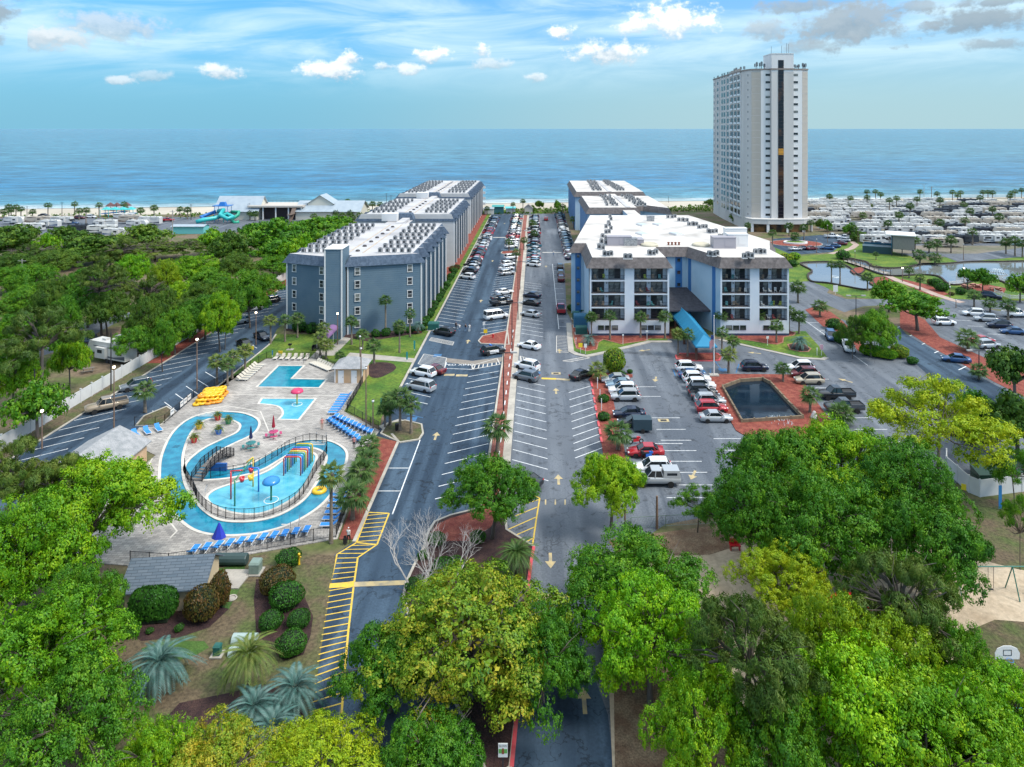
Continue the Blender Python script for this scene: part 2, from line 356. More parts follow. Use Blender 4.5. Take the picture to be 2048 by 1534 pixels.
for i in range(len(xs) - 1):
    x0, x1 = xs[i] * (20 if abs(xs[i]) == 6000 else 1), xs[i + 1] * (20 if abs(xs[i + 1]) == 6000 else 1)
    y0, y1 = shore(max(-900, min(900, x0))) + 4, shore(max(-900, min(900, x1))) + 4
    b.add([(x0, y0, -.25), (x1, y1, -.25), (x1, 90000, -.25), (x0, 90000, -.25)], [(0, 1, 2, 3)])
struct('sea', b, m_sea)

# ------------------------------------------------------------ roads and car parks
ZA, ZM = .02, .028
b = MB(); b.poly([(-68.2, 60), (-53.2, 60), (-53.2, 110), (-53.2, 140), (-55.5, 150), (-56.5, 360), (-68.2, 360)], ZA)
lot_w = struct('side_car_park', b, m_asn)
b = MB(); b.poly([(-24, 40), (-2, 40), (-2, 60), (-6.1, 70), (-6.1, 350), (-22.4, 350), (-22.4, 98), (-18.9, 96), (-18.9, 73), (-20.3, 70.6)], ZA)
street_l = struct('street', b, m_asn)
b = MB(); b.poly([(-3.3, 40), (9, 40), (7, 69), (14, 76), (40, 84), (95, 88), (100, 128), (72, 150), (66, 165), (80, 190), (83, 200), (70, 202), (57, 160), (52.5, 143), (9, 143), (7.2, 165), (9, 223), (14.2, 226), (14.2, 352), (-23, 356), (-23, 350.1), (-3.3, 350)], ZA - .004)
lot_e = struct('front_car_park', b, m_aso)
b = MB(); b.poly(PL([(1064, 1206), (1135, 1208), (1180, 1330), (1216, 1430), (1245, 1700), (1000, 1700), (1030, 1480), (1045, 1330)]), ZA + .003); struct('lane', b, m_asn)  # darker asphalt tone laid over the lower end of the lane
# road on the far side of the east lawn, tower drive, camp roads
b = MB(); b.poly(PL(CP(1560, 360, 4.197, [(250, 870), (400, 950), (560, 1000), (780, 1000), (1000, 992), (1480, 1000), (1800, 1010), (2200, 1020), (2200, 1100), (1560, 1075), (1400, 1060), (1000, 1045), (700, 1060), (540, 1110), (420, 1060), (300, 1000), (230, 930)])), ZA - .008)
struct('east_road', b, m_aso)
b = MB(); b.poly(PL(CP(1560, 360, 4.197, [(990, 1220), (1180, 1420), (1420, 1560), (1300, 1620), (960, 1330)])), ZA); b.poly(PL([(1790, 655), (1900, 720), (1990, 770), (2120, 830), (2120, 870), (1900, 790), (1790, 690)]), ZA + .004)
struct('east_lane', b, m_asn)
b = MB(); b.poly(PL([(1880, 606), (1985, 620), (2120, 640), (2120, 760), (2000, 740), (1855, 665), (1850, 630)]), ZA)
lot_ee = struct('far_car_park', b, m_aso)
b = MB(); b.poly(PL([(1545, 478), (1640, 470), (1700, 475), (1705, 492), (1680, 503), (1560, 512), (1540, 500)]), ZA)
struct('tower_drive', b, m_asn)
b = MB(); b.poly([(112, 236), (330, 215), (360, 440), (150, 415), (130, 330)], .012)
struct('camp_ground', b, mat('camp_gravel', (.20, .17, .14), .9, (.12, .12, .075), .09, .4, .62, fine=.2, det=8))
b = MB()
for y in range(0, 9): b.box((240, 238 + y * 21.5, .02), (236, 5, .004))
b.poly(PL(CP(1560, 360, 4.197, [(480, 370), (640, 350), (1000, 560), (1500, 640), (2100, 560), (2100, 640), (1500, 690), (1370, 640), (900, 560)])), .04)
struct('camp_road', b, m_aso)
b = MB(); b.poly([(-330, 275), (-120, 290), (-95, 345), (-330, 330)], .012)
struct('beach_camp_ground', b, m_aso)
b = MB(); b.poly(PL([(20, 660), (60, 640), (160, 650), (245, 620), (258, 632), (150, 690), (60, 720), (0, 740), (-80, 760), (-80, 690)]), .014)
struct('camp_lane', b, m_aso)

# ------------------------------------------------------------ lawns, beds, kerbs
def bed(name, pts, m, z=.10, kerb=None, kw=.25, z0=0.0, parent=None):
    pts = ccw([(p[0], p[1]) for p in pts]); b = MB(); b.prism(pts, z0, z); o = struct(name, b, m)
    if kerb:
        k = MB(); strip(k, pts, kw, 0, z + .04, True); struct('kerb', k, kerb, o)
    return o
lawn = bed('lawn', [(-52.8, 112.5), (-52.9, 140), (-54, 146), (-30, 146), (-25, 146), (-22.8, 147), (-22.8, 114), (-23, 104), (-22.5, 101), (-29, 106.5), (-29.2, 118.5), (-34, 123.5), (-41, 131), (-50.3, 131)], m_lawn, .08)
bed('kerb_island', PL([(843, 850), (846, 868), (838, 880), (800, 886), (770, 872), (762, 868), (775, 848), (810, 842)]), m_dry, .13, m_kerb)
bed('side_island', [(-57.8, 101.2), (-54.3, 101.2), (-54.6, 106), (-57, 108), (-58.5, 104.5)], m_dry, .12, m_kerb)
bed('planting_strip', [(-22.7, 97.5), (-19.1, 96), (-19.1, 73.2), (-20.6, 73.2), (-21, 80), (-22.6, 90), (-21.8, 97)], m_mulch, .10, None)
k = MB(); strip(k, [(-20.3, 98.4), (-18.9, 96), (-18.9, 72.7)], .35, 0, .15); strip(k, [(-22.5, 112), (-22.5, 348)], .4, 0, .14); struct('street_kerb', k, m_kerb)
k = MB(); strip(k, [(-68.3, 62), (-68.3, 250)], .3, 0, .13); strip(k, [(-53, 113), (-53, 139), (-54.2, 146)], .3, 0, .13); struct('side_kerb', k, m_kerb)
bed('verge', [(-71, 60), (-68.5, 60), (-68.5, 128), (-71, 128)], m_dry, .09); bed('verge', [(-71.2, 128.1), (-68.5, 128.1), (-68.5, 250), (-71.2, 250)], m_mulch, .09)
bed('foundation_bed', [(-26.6, 147), (-24.2, 147.5), (-24, 195), (-24.5, 350), (-27.5, 350), (-27.5, 195)], m_mulch, .12)
bed('verge_grass', [(-24.2, 147.2), (-22.75, 147.2), (-22.75, 349), (-24.4, 349)], m_lawn, .08)
bed('foundation_bed', [(-53.5, 149), (-38.5, 143.6), (-34, 141.2), (-30, 143.5), (-24, 147), (-24, 151), (-53, 155)], m_mulchd, .11)
# central median
b = MB(); b.prism([(-6.1, 89), (-4.35, 89), (-4.35, 346), (-6.1, 346)], 0, .13); med = struct('median', b, mat('median_red', (.20, .055, .042), .9, (.30, .12, .085), 1.0, .35, .7, bump=.8, bscale=10, fine=.35))
k = MB(); k.prism([(-4.35, 82), (-3.3, 82), (-3.3, 346), (-4.35, 346)], 0, .15); struct('kerb', k, m_kerb, med)
k = MB(); strip(k, [(-6.15, 346), (-6.15, 84)], .3, 0, .15); struct('kerb', k, m_kerb, med)
isl = CP(640, 860, 3.835, [(1225, 605), (1000, 660), (880, 710), (830, 790), (800, 900), (720, 1050), (660, 1180), (640, 1290), (700, 1500), (1000, 2000), (1300, 2700), (1460, 2600), (1500, 2230), (1535, 1800), (1570, 1420), (1595, 1180), (1625, 980), (1640, 900), (1430, 770), (1420, 640), (1410, 320), (1330, 320)])
isl = bed('street_island', PL(isl), m_mulchd, .12, m_kerb)
b = MB(); b.poly(PL(CP(640, 860, 3.835, [(1210, 625), (1000, 685), (900, 730), (850, 800), (840, 870), (1000, 860), (1150, 860), (1300, 760), (1400, 650), (1395, 330), (1345, 330)])), .128); struct('red_mulch', b, m_mulch, isl)
k = MB(); strip(k, [tuple(P(x, y)[:2]) for x, y in CP(640, 860, 3.835, [(1640, 905), (1622, 1000), (1600, 1180), (1575, 1420), (1540, 1800), (1505, 2230), (1470, 2600)])], .28, .02, .19); struct('red_kerb', k, m_redkerb, isl)
for pts in ([(962, 688), (957, 683), (965, 673), (1015, 662), (1018, 690)], CP(960, 400, 8.52, [(360, 910), (380, 880), (650, 860), (650, 900), (400, 925)])):
    bed('median_island', PL(pts), m_mulch, .131, m_kerb)
# strip between the two rows of the front car park
st_l = CP(1100, 660, 4.5125, [(345, 455), (375, 480), (392, 560), (415, 690), (435, 830), (470, 1060), (500, 1250)]); st_r = CP(1100, 660, 4.5125, [(700, 1250), (665, 1050), (615, 860), (585, 700), (560, 600), (520, 480), (560, 430), (745, 430), (745, 405), (520, 390), (400, 390)])
strip_bed = bed('planted_strip', PL(st_l + st_r), m_mulch, .11, None)
k = MB()
for i in range(8):
    y = 470 + i * 72; a = P(*CP(1100, 660, 4.5125, [(372 + i * 12.5, y)])[0]); c = P(*CP(1100, 660, 4.5125, [(380 + i * 12.5, y + 48)])[0]); k.box(((a.x + c.x) / 2, (a.y + c.y) / 2, .10), (.3, abs(a.y - c.y), .18))
struct('red_kerb', k, m_redkerb, strip_bed)
# in front of the hotel block
fl = CP(1100, 660, 4.5125, [(190, 20), (205, 190), (330, 225), (500, 190), (900, 95), (1060, 95), (1060, 40), (900, -10), (640, -10)])
bed('entrance_lawn', PL(fl), m_lawn, .10)
k = MB(); strip(k, [tuple(P(x, y)[:2]) for x, y in CP(1100, 660, 4.5125, [(170, -60), (175, 20), (190, 195), (240, 222), (330, 240), (500, 205), (900, 108), (1100, 108)])], 1.1, 0, .14); struct('footpath', k, m_conc)
bed('entrance_bed', PL(CP(1100, 660, 4.5125, [(200, -40), (210, 60), (240, 170), (330, 195), (420, 180), (435, 115), (480, 90), (560, 110), (640, 130), (720, 120), (860, 100), (900, 80), (1180, 80), (1180, -20)])), m_mulch, .13, mat('brick_edging', (.28, .11, .07), .8, (.36, .18, .12), 2, .4, .6))
fr = CP(1340, 480, 5.9, [(640, 1180), (800, 1215), (1000, 1260), (1250, 1315), (1534, 1380), (1800, 1400), (1850, 1380), (1760, 1260), (1600, 1080), (1500, 1080), (700, 1120)])
bed('entrance_lawn', PL(fr), m_lawn, .10)
k = MB(); strip(k, [tuple(P(x, y)[:2]) for x, y in CP(1340, 480, 5.9, [(580, 1180), (800, 1228), (1000, 1275), (1250, 1330), (1534, 1395), (1800, 1412), (1850, 1392)])], .9, 0, .14); struct('footpath', k, m_conc)
bed('entrance_bed', PL(CP(1340, 480, 5.9, [(560, 1110), (700, 1130), (820, 1180), (960, 1195), (1130, 1225), (1260, 1240), (1330, 1215), (1340, 1150), (1460, 1130), (1480, 1100), (1400, 1080)])), m_mulch, .13, MATS['brick_edging'])
bed('round_bed', PL(CP(1340, 480, 5.9, [(1390, 1240), (1420, 1300), (1534, 1325), (1630, 1325), (1660, 1290), (1600, 1250), (1500, 1225)])), m_mulchd, .14, MATS['brick_edging'])
bed('canopy_bed', PL(CP(1340, 480, 5.9, [(65, 1370), (80, 1410), (200, 1428), (450, 1432), (580, 1425), (600, 1380), (560, 1345), (120, 1345)])), m_mulch, .14, m_redkerb)
# pond basin in the front car park
pond_px = [(1445, 777), (1480, 764), (1526, 761), (1541, 769), (1575, 806), (1606, 838), (1484, 846)]
b = MB(); po = ccw([p[:2] for p in PL([(1412, 755), (1440, 749), (1600, 750), (1622, 790), (1668, 850), (1650, 878), (1520, 890), (1472, 862), (1436, 800)])]); pi = ccw([p[:2] for p in PL(pond_px)])
b.polyholes(po, [pi[::-1]], .12); b.walls(po, 0, .12); b.walls(offset(pi, .2), .12, -.0, flip=True); struct('pond_bank', b, m_mulch)
b = MB(); b.poly(pi, .03)
m_pond = mat('pond_water', (.006, .014, .026), .04, (.010, .024, .04), .4, bump=.04, bscale=1.2, spec=.22)
struct('pond_water', b, m_pond)
k = MB(); strip(k, pi, .25, 0, .55, True, 0)
m_timber = mat('weathered_timber', (.22, .17, .11), .85, (.14, .10, .07), 2, .4, .7, stretch=(1, 1, .2))
rw = struct('retaining_wall', k, m_timber); del rw['kind']; tag(rw, 'low weathered timber retaining wall around the dark pond in the car park', 'wall')
for i in range(0, len(pi)):
    a, c = Vector(pi[i]), Vector(pi[(i + 1) % len(pi)]); n = max(1, int((c - a).length / 1.6))
    for j in range(n):
        p = a.lerp(c, j / n); k = MB(); k.box((0, 0, .33), (.22, .22, .66)); k.build('timber_post', m_timber, rw, (p.x, p.y, 0))
# playground sand, lawn on the lower east side
b = MB(); b.poly(PL([(1230, 1105), (1500, 1050), (1960, 1040), (2300, 1080), (2300, 1900), (1240, 1900), (1215, 1300)]), .03); struct('playground_sand', b, m_sand)
b = MB(); b.poly(PL([(1930, 1000), (2200, 990), (2200, 1160), (2040, 1140), (1960, 1120), (1935, 1060)]), .036); struct('lawn', b, m_dry)
b = MB(); b.poly(PL([(1930, 1265), (1990, 1240), (2250, 1260), (2250, 1500), (1990, 1480), (1910, 1330)]), .036); struct('lawn', b, m_dry)
b = MB(); b.poly(PL([(1225, 1180), (1440, 1230), (1460, 1300), (1480, 1534), (1490, 1700), (1232, 1700)]), .037); struct('pine_straw_bed', b, m_straw)
b = MB(); b.poly(PL([(1215, 1080), (1500, 1042), (1500, 1085), (1420, 1110), (1240, 1115)]), .036); struct('pine_straw_bed', b, m_straw)
b = MB(); b.poly(PL([(1800, 655), (1855, 690), (1990, 765), (2120, 830), (2120, 770), (1990, 725), (1880, 675), (1850, 640), (1800, 615)]), .05); struct('mulch_verge', b, m_mulch)
b = MB(); b.poly(PL(CP(1560, 360, 4.197, [(210, 1090), (300, 1060), (430, 1110), (520, 1180), (640, 1300), (700, 1400), (660, 1440), (560, 1320), (420, 1240), (360, 1230)])), .05); struct('mulch_verge', b, m_mulch)
# garden below the pool
b = MB(); b.poly(PL([(672, 1112), (648, 1262), (622, 1440), (600, 1640), (200, 1640), (100, 1300), (220, 1150), (345, 1140), (440, 1124), (560, 1104)]), .03); garden = struct('garden_ground', b, m_dry)
b = MB(); b.poly(PL(CP(220, 1060, 4.036, [(1180, 400), (1470, 380), (1560, 520), (1640, 700), (1620, 850), (1560, 1010), (1400, 1060), (1290, 960), (1180, 820), (1160, 560)])), .037); b.poly(PL(CP(220, 1060, 4.036, [(60, 760), (250, 900), (560, 870), (800, 790), (960, 640), (860, 600), (500, 660), (100, 700)])), .037)
b.poly(PL(CP(220, 1060, 4.036, [(440, 1534), (560, 1400), (900, 1330), (1250, 1250), (1560, 1360), (1560, 1800), (300, 1800)])), .037); struct('mulch_bed', b, m_mulchd)
b = MB(); b.poly(PL(CP(220, 1060, 4.036, [(250, 960), (420, 900), (760, 900), (800, 950), (700, 1010), (560, 1050), (300, 1060)])), .038); b.poly(PL(CP(220, 1060, 4.036, [(850, 320), (1090, 270), (1080, 420), (1000, 560), (960, 640), (880, 620), (950, 480), (880, 400)])), .038); struct('lawn', b, mat('green_grass', (.035, .095, .014), .95, (.06, .125, .02), .8, .4, .6, bump=.8, bscale=10, fine=.35))
# footpaths across the lawn
b = MB(); b.poly(PL([(700, 706), (760, 711), (832, 718), (829, 726), (750, 720), (690, 716)]), .088); b.poly(PL([(757, 853), (800, 838), (812, 845), (775, 868)]), .088); b.poly(PL([(640, 712), (668, 712), (700, 680), (712, 655), (694, 652), (680, 680)]), .089); struct('lawn_path', b, m_conc)
b = MB(); b.poly(smooth_loop([p[:2] for p in PL([(738, 752), (735, 735), (750, 726), (782, 727), (792, 738), (770, 752), (752, 757)])], 4), .09); struct('mulch_ring', b, m_mulchd)
# ------------------------------------------------------------ painted markings: every line is a piece of its car park
def line(parent, a, c, w, m=None, z=ZM, name='painted_line'):
    a, c = Vector(a[:2]), Vector(c[:2]); t = (c - a).normalized(); n = Vector((-t.y, t.x)) * w / 2
    b = MB(); b.add([(*(a - n), z), (*(c - n), z), (*(c + n), z), (*(a + n), z)], [(0, 1, 2, 3)])
    return b.build(name, m or m_white, parent)
def rowlines(parent, x, y0, y1, step, v, w=.13):
    y = y0
    while y <= y1: line(parent, (x, y), (x + v[0], y + v[1]), w); y += step
STEP = 2.86
rowlines(street_l, -22.1, 153.5, 214, STEP, (5.4, -2.9)); rowlines(street_l, -22.1, 112, 122, STEP, (5.2, -2.8))
rowlines(street_l, -6.5, 84, 125.5, STEP, (-5.2, -2.8)); rowlines(street_l, -6.5, 150, 232, STEP, (-5.2, -2.8))
rowlines(lot_e, -3.1, 88, 121, STEP, (4.6, -2.6)); rowlines(lot_e, -3.1, 147, 198, STEP, (4.6, -2.6))
for i in range(10):
    a = P(*CP(1100, 660, 4.5125, [(372 + i * 11.5, 505 + i * 62)])[0]); line(lot_e, a, (a.x - 3.9, a.y - 3.0), .13)
rowlines(lot_w, -68.0, 79.6, 215, 3.35, (5.2, 4.3)); rowlines(lot_w, -54.6, 103.0, 140, 3.4, (-3.8, 3.6))
for y in (116.5, 112.3, 95.5, 81.5): line(lot_e, (15.2, y), (20.0, y), .12)
for y in (104, 100, 96.5, 93.4, 90.4, 87.5, 84.4): line(lot_e, (17.2, y), (21.4, y), .12)
for y in (97, 93.5): line(lot_e, (29.5, y), (24.6, y), .12)
for y in range(96, 128, 4): line(lot_e, (45.5, y), (50.2, y), .12)
# bay for three cars beside the pool palms
line(street_l, (-16.0, 96.6), (-16.0, 78), .14)
for y in (88.6, 83): line(street_l, (-18.7, y), (-16.0, y), .14)
# parallel bays beside the hotel block and its side road
line(lot_e, (4.9, 150), (5.2, 222), .12)
for y in range(152, 222, 6): line(lot_e, (5.0, y), (7.2, y), .12)
line(lot_e, (60.2, 127), (60.2, 165), .13)
for y in range(131, 164, 6): line(lot_e, (60.2, y), (62.8, y), .12)
# hatched walkway in yellow along the pool side of the street
hl = PL(CP(640, 860, 3.835, [(370, 633), (280, 865), (130, 955), (75, 1200), (20, 1534), (-40, 1900), (-75, 2180)])); hr = PL(CP(640, 860, 3.835, [(530, 640), (437, 880), (290, 980), (258, 1200), (218, 1534), (190, 1850), (165, 2180)]))
for side in (hl, hr):
    for a, c in zip(side, side[1:]): line(street_l, a, c, .17, m_yellow)
line(street_l, hl[0], hr[0], .17, m_yellow); line(street_l, hl[1], hr[1], .17, m_yellow)
for i in range(6):
    a0, a1, c0, c1 = hl[i], hl[i + 1], hr[i], hr[i + 1]; n = max(3, int(round((a1 - a0).length / .78)))
    for j in range(n):
        a = a0.lerp(a1, (j + .8) / n); c = c0.lerp(c1, (j + .05) / n)
        line(street_l, a, c, .12, m_yellow, ZM + .004)
q = PL(CP(640, 860, 3.835, [(75, 1180), (258, 1165), (258, 1205), (70, 1215)])); b = MB(); b.poly(q, ZM + .008); b.build('speed_hump_paint', m_yellow, street_l)
q = PL(CP(640, 860, 3.835, [(262, 1168), (655, 1155), (655, 1190), (262, 1205)])); b = MB(); b.poly(q, ZM + .008); b.build('speed_hump_paint', m_tan, street_l)
# zigzag by the island on the other carriageway
zz = PL(CP(640, 860, 3.835, [(1600, 480), (1685, 525), (1660, 680), (1635, 850), (1625, 920)]))
for a, c in zip(zz, zz[1:]): line(lot_e, a, c, .16, m_yellow)
for a, c in (((1680, 535), (1560, 570)), ((1672, 590), (1500, 660)), ((1655, 670), (1430, 770)), ((1648, 745), (1450, 830)), ((1638, 830), (1560, 870))):
    line(lot_e, P(*CP(640, 860, 3.835, [a])[0]), P(*CP(640, 860, 3.835, [c])[0]), .14, m_yellow)
for x in (1730, 1805, 1880):
    line(lot_e, P(*CP(640, 860, 3.835, [(x, 535)])[0]), P(*CP(640, 860, 3.835, [(x, 575)])[0]), .16, m_tan)
line(lot_e, P(1065, 1192), P(1135, 1200), 1.0, m_tan); line(lot_e, P(1060, 1190), P(1075, 1192), 1.0, m_yellow, ZM + .004)
def arrow(parent, p, s=1.0, rz=0.0, m=None):
    b = MB(); b.add([(x * s, y * s, 0) for x, y in ((-.16, -1.3), (.16, -1.3), (.16, .1), (.55, .1), (0, 1.2), (-.55, .1), (-.16, .1))], [(0, 1, 2, 6), (6, 2, 3, 4, 5)])
    b.build('painted_arrow', m or m_tan, parent, (p[0], p[1], ZM + .004), rz)
for q, z in (((872, 872), 0), ((936, 683), 0), ((962, 602), 0), ((985, 522), 0), ((1009, 447), 0)): arrow(street_l, P(*q), 1.0, z)
for q, z in (((1112, 782), 0), ((1117, 959), 0), ((1101, 1122), math.pi), ((1119, 702), 0), ((1092, 533), 0), ((1288, 701), 1.9), ((1311, 759), 2.9), ((1386, 951), 2.7), ((1508, 706), 1.2), ((1690, 761), .7), ((1168, 1400), 0)): arrow(lot_e, P(*q), 1.0, z)
# crossing, hatches, humps
def hatch(parent, q, n, w, m, border=True):                      # thin bars between two edges
    a, b_, c, d_ = [Vector(p[:2]) for p in q]           # a-b one side, d-c the other
    for i in range(n):
        line(parent, a.lerp(b_, (i + .2) / n), d_.lerp(c, (i + .8) / n), w, m, ZM + .002)
    if border:
        for s, e in ((a, b_), (b_, c), (c, d_), (d_, a)): line(parent, s, e, w, m, ZM + .004)
pale = mat('pale_line_paint', (.55, .52, .48), .75)
hatch(street_l, PL([(836, 728), (848, 708), (893, 716), (889, 737)]), 9, .14, pale); hatch(street_l, PL([(945, 739), (1000, 729), (994, 717), (944, 731)]), 6, .2, pale)
hatch(street_l, PL([(858, 681), (863, 675), (908, 684), (905, 691)]), 7, .1, pale); hatch(lot_e, PL([(1040, 712), (1078, 724), (1080, 742), (1042, 735)]), 7, .13, pale)
hatch(street_l, PL([(806, 857), (815, 844), (843, 851), (836, 866)]), 7, .16, m_tan)
hatch(lot_e, PL([(1113, 672), (1113, 705), (1137, 705), (1134, 672)]), 11, .12, pale, True); hatch(lot_e, PL([(1125, 722), (1168, 714), (1180, 716), (1140, 724)]), 4, .15, pale)
b = MB(); b.poly(PL([(893, 716), (945, 722), (1000, 715), (1013, 712), (1013, 718), (1000, 724), (945, 731), (893, 725)]), ZM + .003); b.build('crossing_paint', mat('brown_crossing', (.19, .165, .145), .8, (.26, .23, .20), .8), street_l)
for q in (((888, 750), (909, 750)), ((912, 751), (935, 751))): line(street_l, P(*q[0]), P(*q[1]), .95, m_tan)
line(lot_e, P(1083, 757), P(1112, 758), .75, m_yellow); line(lot_e, P(1112, 758), P(1140, 760), .75, m_tan)
line(street_l, P(986, 475), P(1012, 475), 1.3, pale); line(lot_e, P(1085, 505), P(1123, 505), 1.2, pale)
def word(parent, txt, p, size, m, z=ZM + .005, rz=0.0, sx=1.0, name='painted_word'):
    cu = bpy.data.curves.new(name, 'FONT'); cu.body = txt; cu.size = size; cu.align_x = 'CENTER'; cu.align_y = 'CENTER'; cu.fill_mode = 'FRONT' if hasattr(cu, 'fill_mode') else cu.fill_mode
    to = bpy.data.objects.new(name, cu); COL.objects.link(to); dg = bpy.context.evaluated_depsgraph_get(); me = bpy.data.meshes.new_from_object(to.evaluated_get(dg)); bpy.data.objects.remove(to)
    me.materials.clear(); me.materials.append(m); return ob(name, me, parent, (p[0], p[1], z), rz, (sx, 1, 1))
word(street_l, 'PED XING', P(919, 730), 1.25, m_white, sx=.95)
for a, c in (((889, 737), (944, 739)), ((889, 737), (893, 725))): line(street_l, P(*a), P(*c), .16)
for q, s in (((875, 711), 1.5), ((823, 839), 1.5)):
    p = P(*q); b = MB(); b.box((p.x, p.y, ZM + .002), (s, s, .002)); b.build('access_symbol_paint', m_blue, street_l)
for a, c in (((812, 828), (846, 836)), ((824, 722), (832, 706))): line(street_l, P(*a), P(*c), .16, m_blue)
for a, c in (((1351, 752), (1346, 739)), ((1421, 752), (1421, 738)), ((1472, 746), (1478, 728)), ((1430, 722), (1446, 744))): line(lot_e, P(*a), P(*c), .2, m_blue)
for q in ((1072, 746), (1446, 740), (1402, 743)):
    p = P(*q); b = MB(); b.box((p.x, p.y, ZM + .002), (1.5, 1.5, .002)); b.build('access_symbol_paint', m_blue, lot_e)
# drain covers
for q in ((1112, 747), (1327, 841)):
    p = P(*q); b = MB(); b.box((p.x, p.y, ZM), (1.6, 1.1, .004), mi=0); b.box((p.x, p.y, ZM + .004), (.9, .6, .004), mi=1); struct('drain_cover', b, [m_tan, mat('iron', (.03, .03, .03), .7)], lot_e)
# angled bays of the east lane
for i in range(6):
    a = Vector(P(1795 + i * 24.5, 655 + i * 17).xy); line(lot_e, a, a + Vector((3.2, 2.4)), .2); line(lot_e, a + Vector((3.2, 2.4)), a + Vector((2.2, .2)) * 1.7, .2)
for q in ((1917, 622), (1900, 640), (1935, 652), (1975, 668), (1950, 634)): a = P(*q); line(lot_ee, a, (a.x + 4.5, a.y - .6), .13)
# ------------------------------------------------------------ pool terrace
def paver():
    m = bpy.data.materials.new('grey_pavers'); m.use_nodes = True; t = m.node_tree; L = t.links; b = t.nodes['Principled BSDF']; b.inputs['Roughness'].default_value = .85
    tc = t.nodes.new('ShaderNodeTexCoord'); br = t.nodes.new('ShaderNodeTexBrick'); L.new(tc.outputs['Object'], br.inputs[0])
    br.inputs['Scale'].default_value = 1.0; br.inputs['Brick Width'].default_value = .62; br.inputs['Row Height'].default_value = .31; br.inputs['Mortar Size'].default_value = .018
    br.inputs['Color1'].default_value = (.46, .425, .39, 1); br.inputs['Color2'].default_value = (.29, .268, .25, 1); br.inputs['Mortar'].default_value = (.17, .165, .165, 1)
    n = t.nodes.new('ShaderNodeTexNoise'); n.inputs['Scale'].default_value = .18; n.inputs['Detail'].default_value = 7; L.new(tc.outputs['Object'], n.inputs[0])
    r = t.nodes.new('ShaderNodeMapRange'); r.inputs[1].default_value = .35; r.inputs[2].default_value = .65; r.inputs[3].default_value = .72; r.inputs[4].default_value = 1.15; L.new(n.outputs[0], r.inputs[0])
    mx = t.nodes.new('ShaderNodeMix'); mx.data_type = 'RGBA'; mx.blend_type = 'MULTIPLY'; mx.inputs[0].default_value = 1; L.new(br.outputs[0], mx.inputs[6]); L.new(r.outputs[0], mx.inputs[7]); L.new(mx.outputs[2], b.inputs['Base Color'])
    return m
m_pav = paver()
m_cop = mat('pool_coping', (.62, .58, .52), .7, (.50, .46, .42), 1, .4, .7)
def poolwater(name, c1, c2):
    m = mat(name, c1, .05, c2, .8, .38, .62, bump=.22, bscale=2.2, det=6); return m
m_w1 = poolwater('river_water', (.005, .155, .26), (.016, .25, .37)); m_w2 = poolwater('splash_water', (.06, .36, .50), (.12, .46, .58)); m_w3 = poolwater('swim_water', (.003, .18, .27), (.010, .25, .34))
m_tile = mat('blue_pool_tile', (.06, .22, .42), .3, (.10, .34, .55), 3)
PC = lambda pts: [tuple(P(x, y)[:2]) for x, y in CP(280, 680, 3.652, pts)]
def inside(loop, d): return offset(ccw(loop), -d)
cl = ccw(smooth_loop(PC([(600, 552), (720, 565), (800, 610), (770, 680), (640, 745), (530, 800), (440, 870), (408, 930), (450, 985), (560, 987), (700, 970), (850, 930), (960, 868), (1080, 800), (1200, 765), (1330, 768), (1425, 820), (1430, 900), (1360, 1060), (1260, 1190), (1090, 1300), (900, 1362), (700, 1382), (520, 1365), (400, 1300), (300, 1190), (240, 1070), (228, 950), (240, 830), (300, 690), (390, 600), (490, 560)]), 5))
riv_o, riv_i = offset(cl, 1.3), offset(cl, -1.3)
spl = ccw(smooth_loop(PC([(486, 1155), (530, 1212), (640, 1258), (760, 1278), (900, 1268), (1050, 1205), (1160, 1125), (1240, 1005), (1288, 880), (1280, 840), (1230, 822), (1150, 832), (1060, 872), (950, 950), (820, 1005), (650, 1060), (540, 1102)]), 4))
swim = ccw(PC([(1010, 190), (1200, 190), (1108, 285), (1365, 290), (1310, 353), (850, 348)]))
wade = ccw(PC([(890, 430), (1285, 432), (1160, 588), (1012, 585)]) + smooth_loop(PC([(1012, 585), (1042, 545), (1030, 505), (980, 482), (865, 470)]), 4, False)[1:])
deck_o = ccw([(-54.1, 101), (-54.6, 111.5), (-50.3, 130.6), (-41.2, 130.6), (-34.2, 123), (-29.3, 118.3), (-29.2, 106.3), (-22.2, 99.5), (-22.5, 97.2), (-22.9, 90), (-21.3, 80), (-20.8, 73.3), (-36, 68.3), (-46, 69.5), (-50, 78), (-50, 92), (-56, 96), (-57, 100.5)])
b = MB(); b.polyholes(deck_o, [riv_o[::-1], swim[::-1], wade[::-1]], .08); b.walls(deck_o, 0, .08)
b.polyholes(ccw(riv_i), [spl[::-1]], .08)
deck = struct('pool_terrace', b, m_pav)
def basin(name, loop, depth, mw, zw, inner=None):
    b = MB(); b.walls(loop, -depth, .08, 1, flip=True)
    if inner:
        b.walls(inner, -depth, .08, 1); n = len(loop)
        b.add([(p[0], p[1], zw) for p in loop] + [(p[0], p[1], zw) for p in inner], [(i, (i + 1) % n, n + (i + 1) % n, n + i) for i in range(n)], 0)
    else: b.poly(loop, zw, 0)
    o = struct(name, b, [mw, m_tile])
    k = MB()
    for l in ([loop, inner] if inner else [loop]): strip(k, l, .34, .06, .125, True)
    struct('coping', k, m_cop, o); return o
ground_cut = None
river = basin('lazy_river', riv_o, .0 - .012, m_w1, .035, riv_i)
basin('splash_pool', spl, -.012, m_w2, .045); basin('swimming_pool', swim, -.012, m_w3, .04); basin('wading_pool', wade, -.012, m_w2, .045)
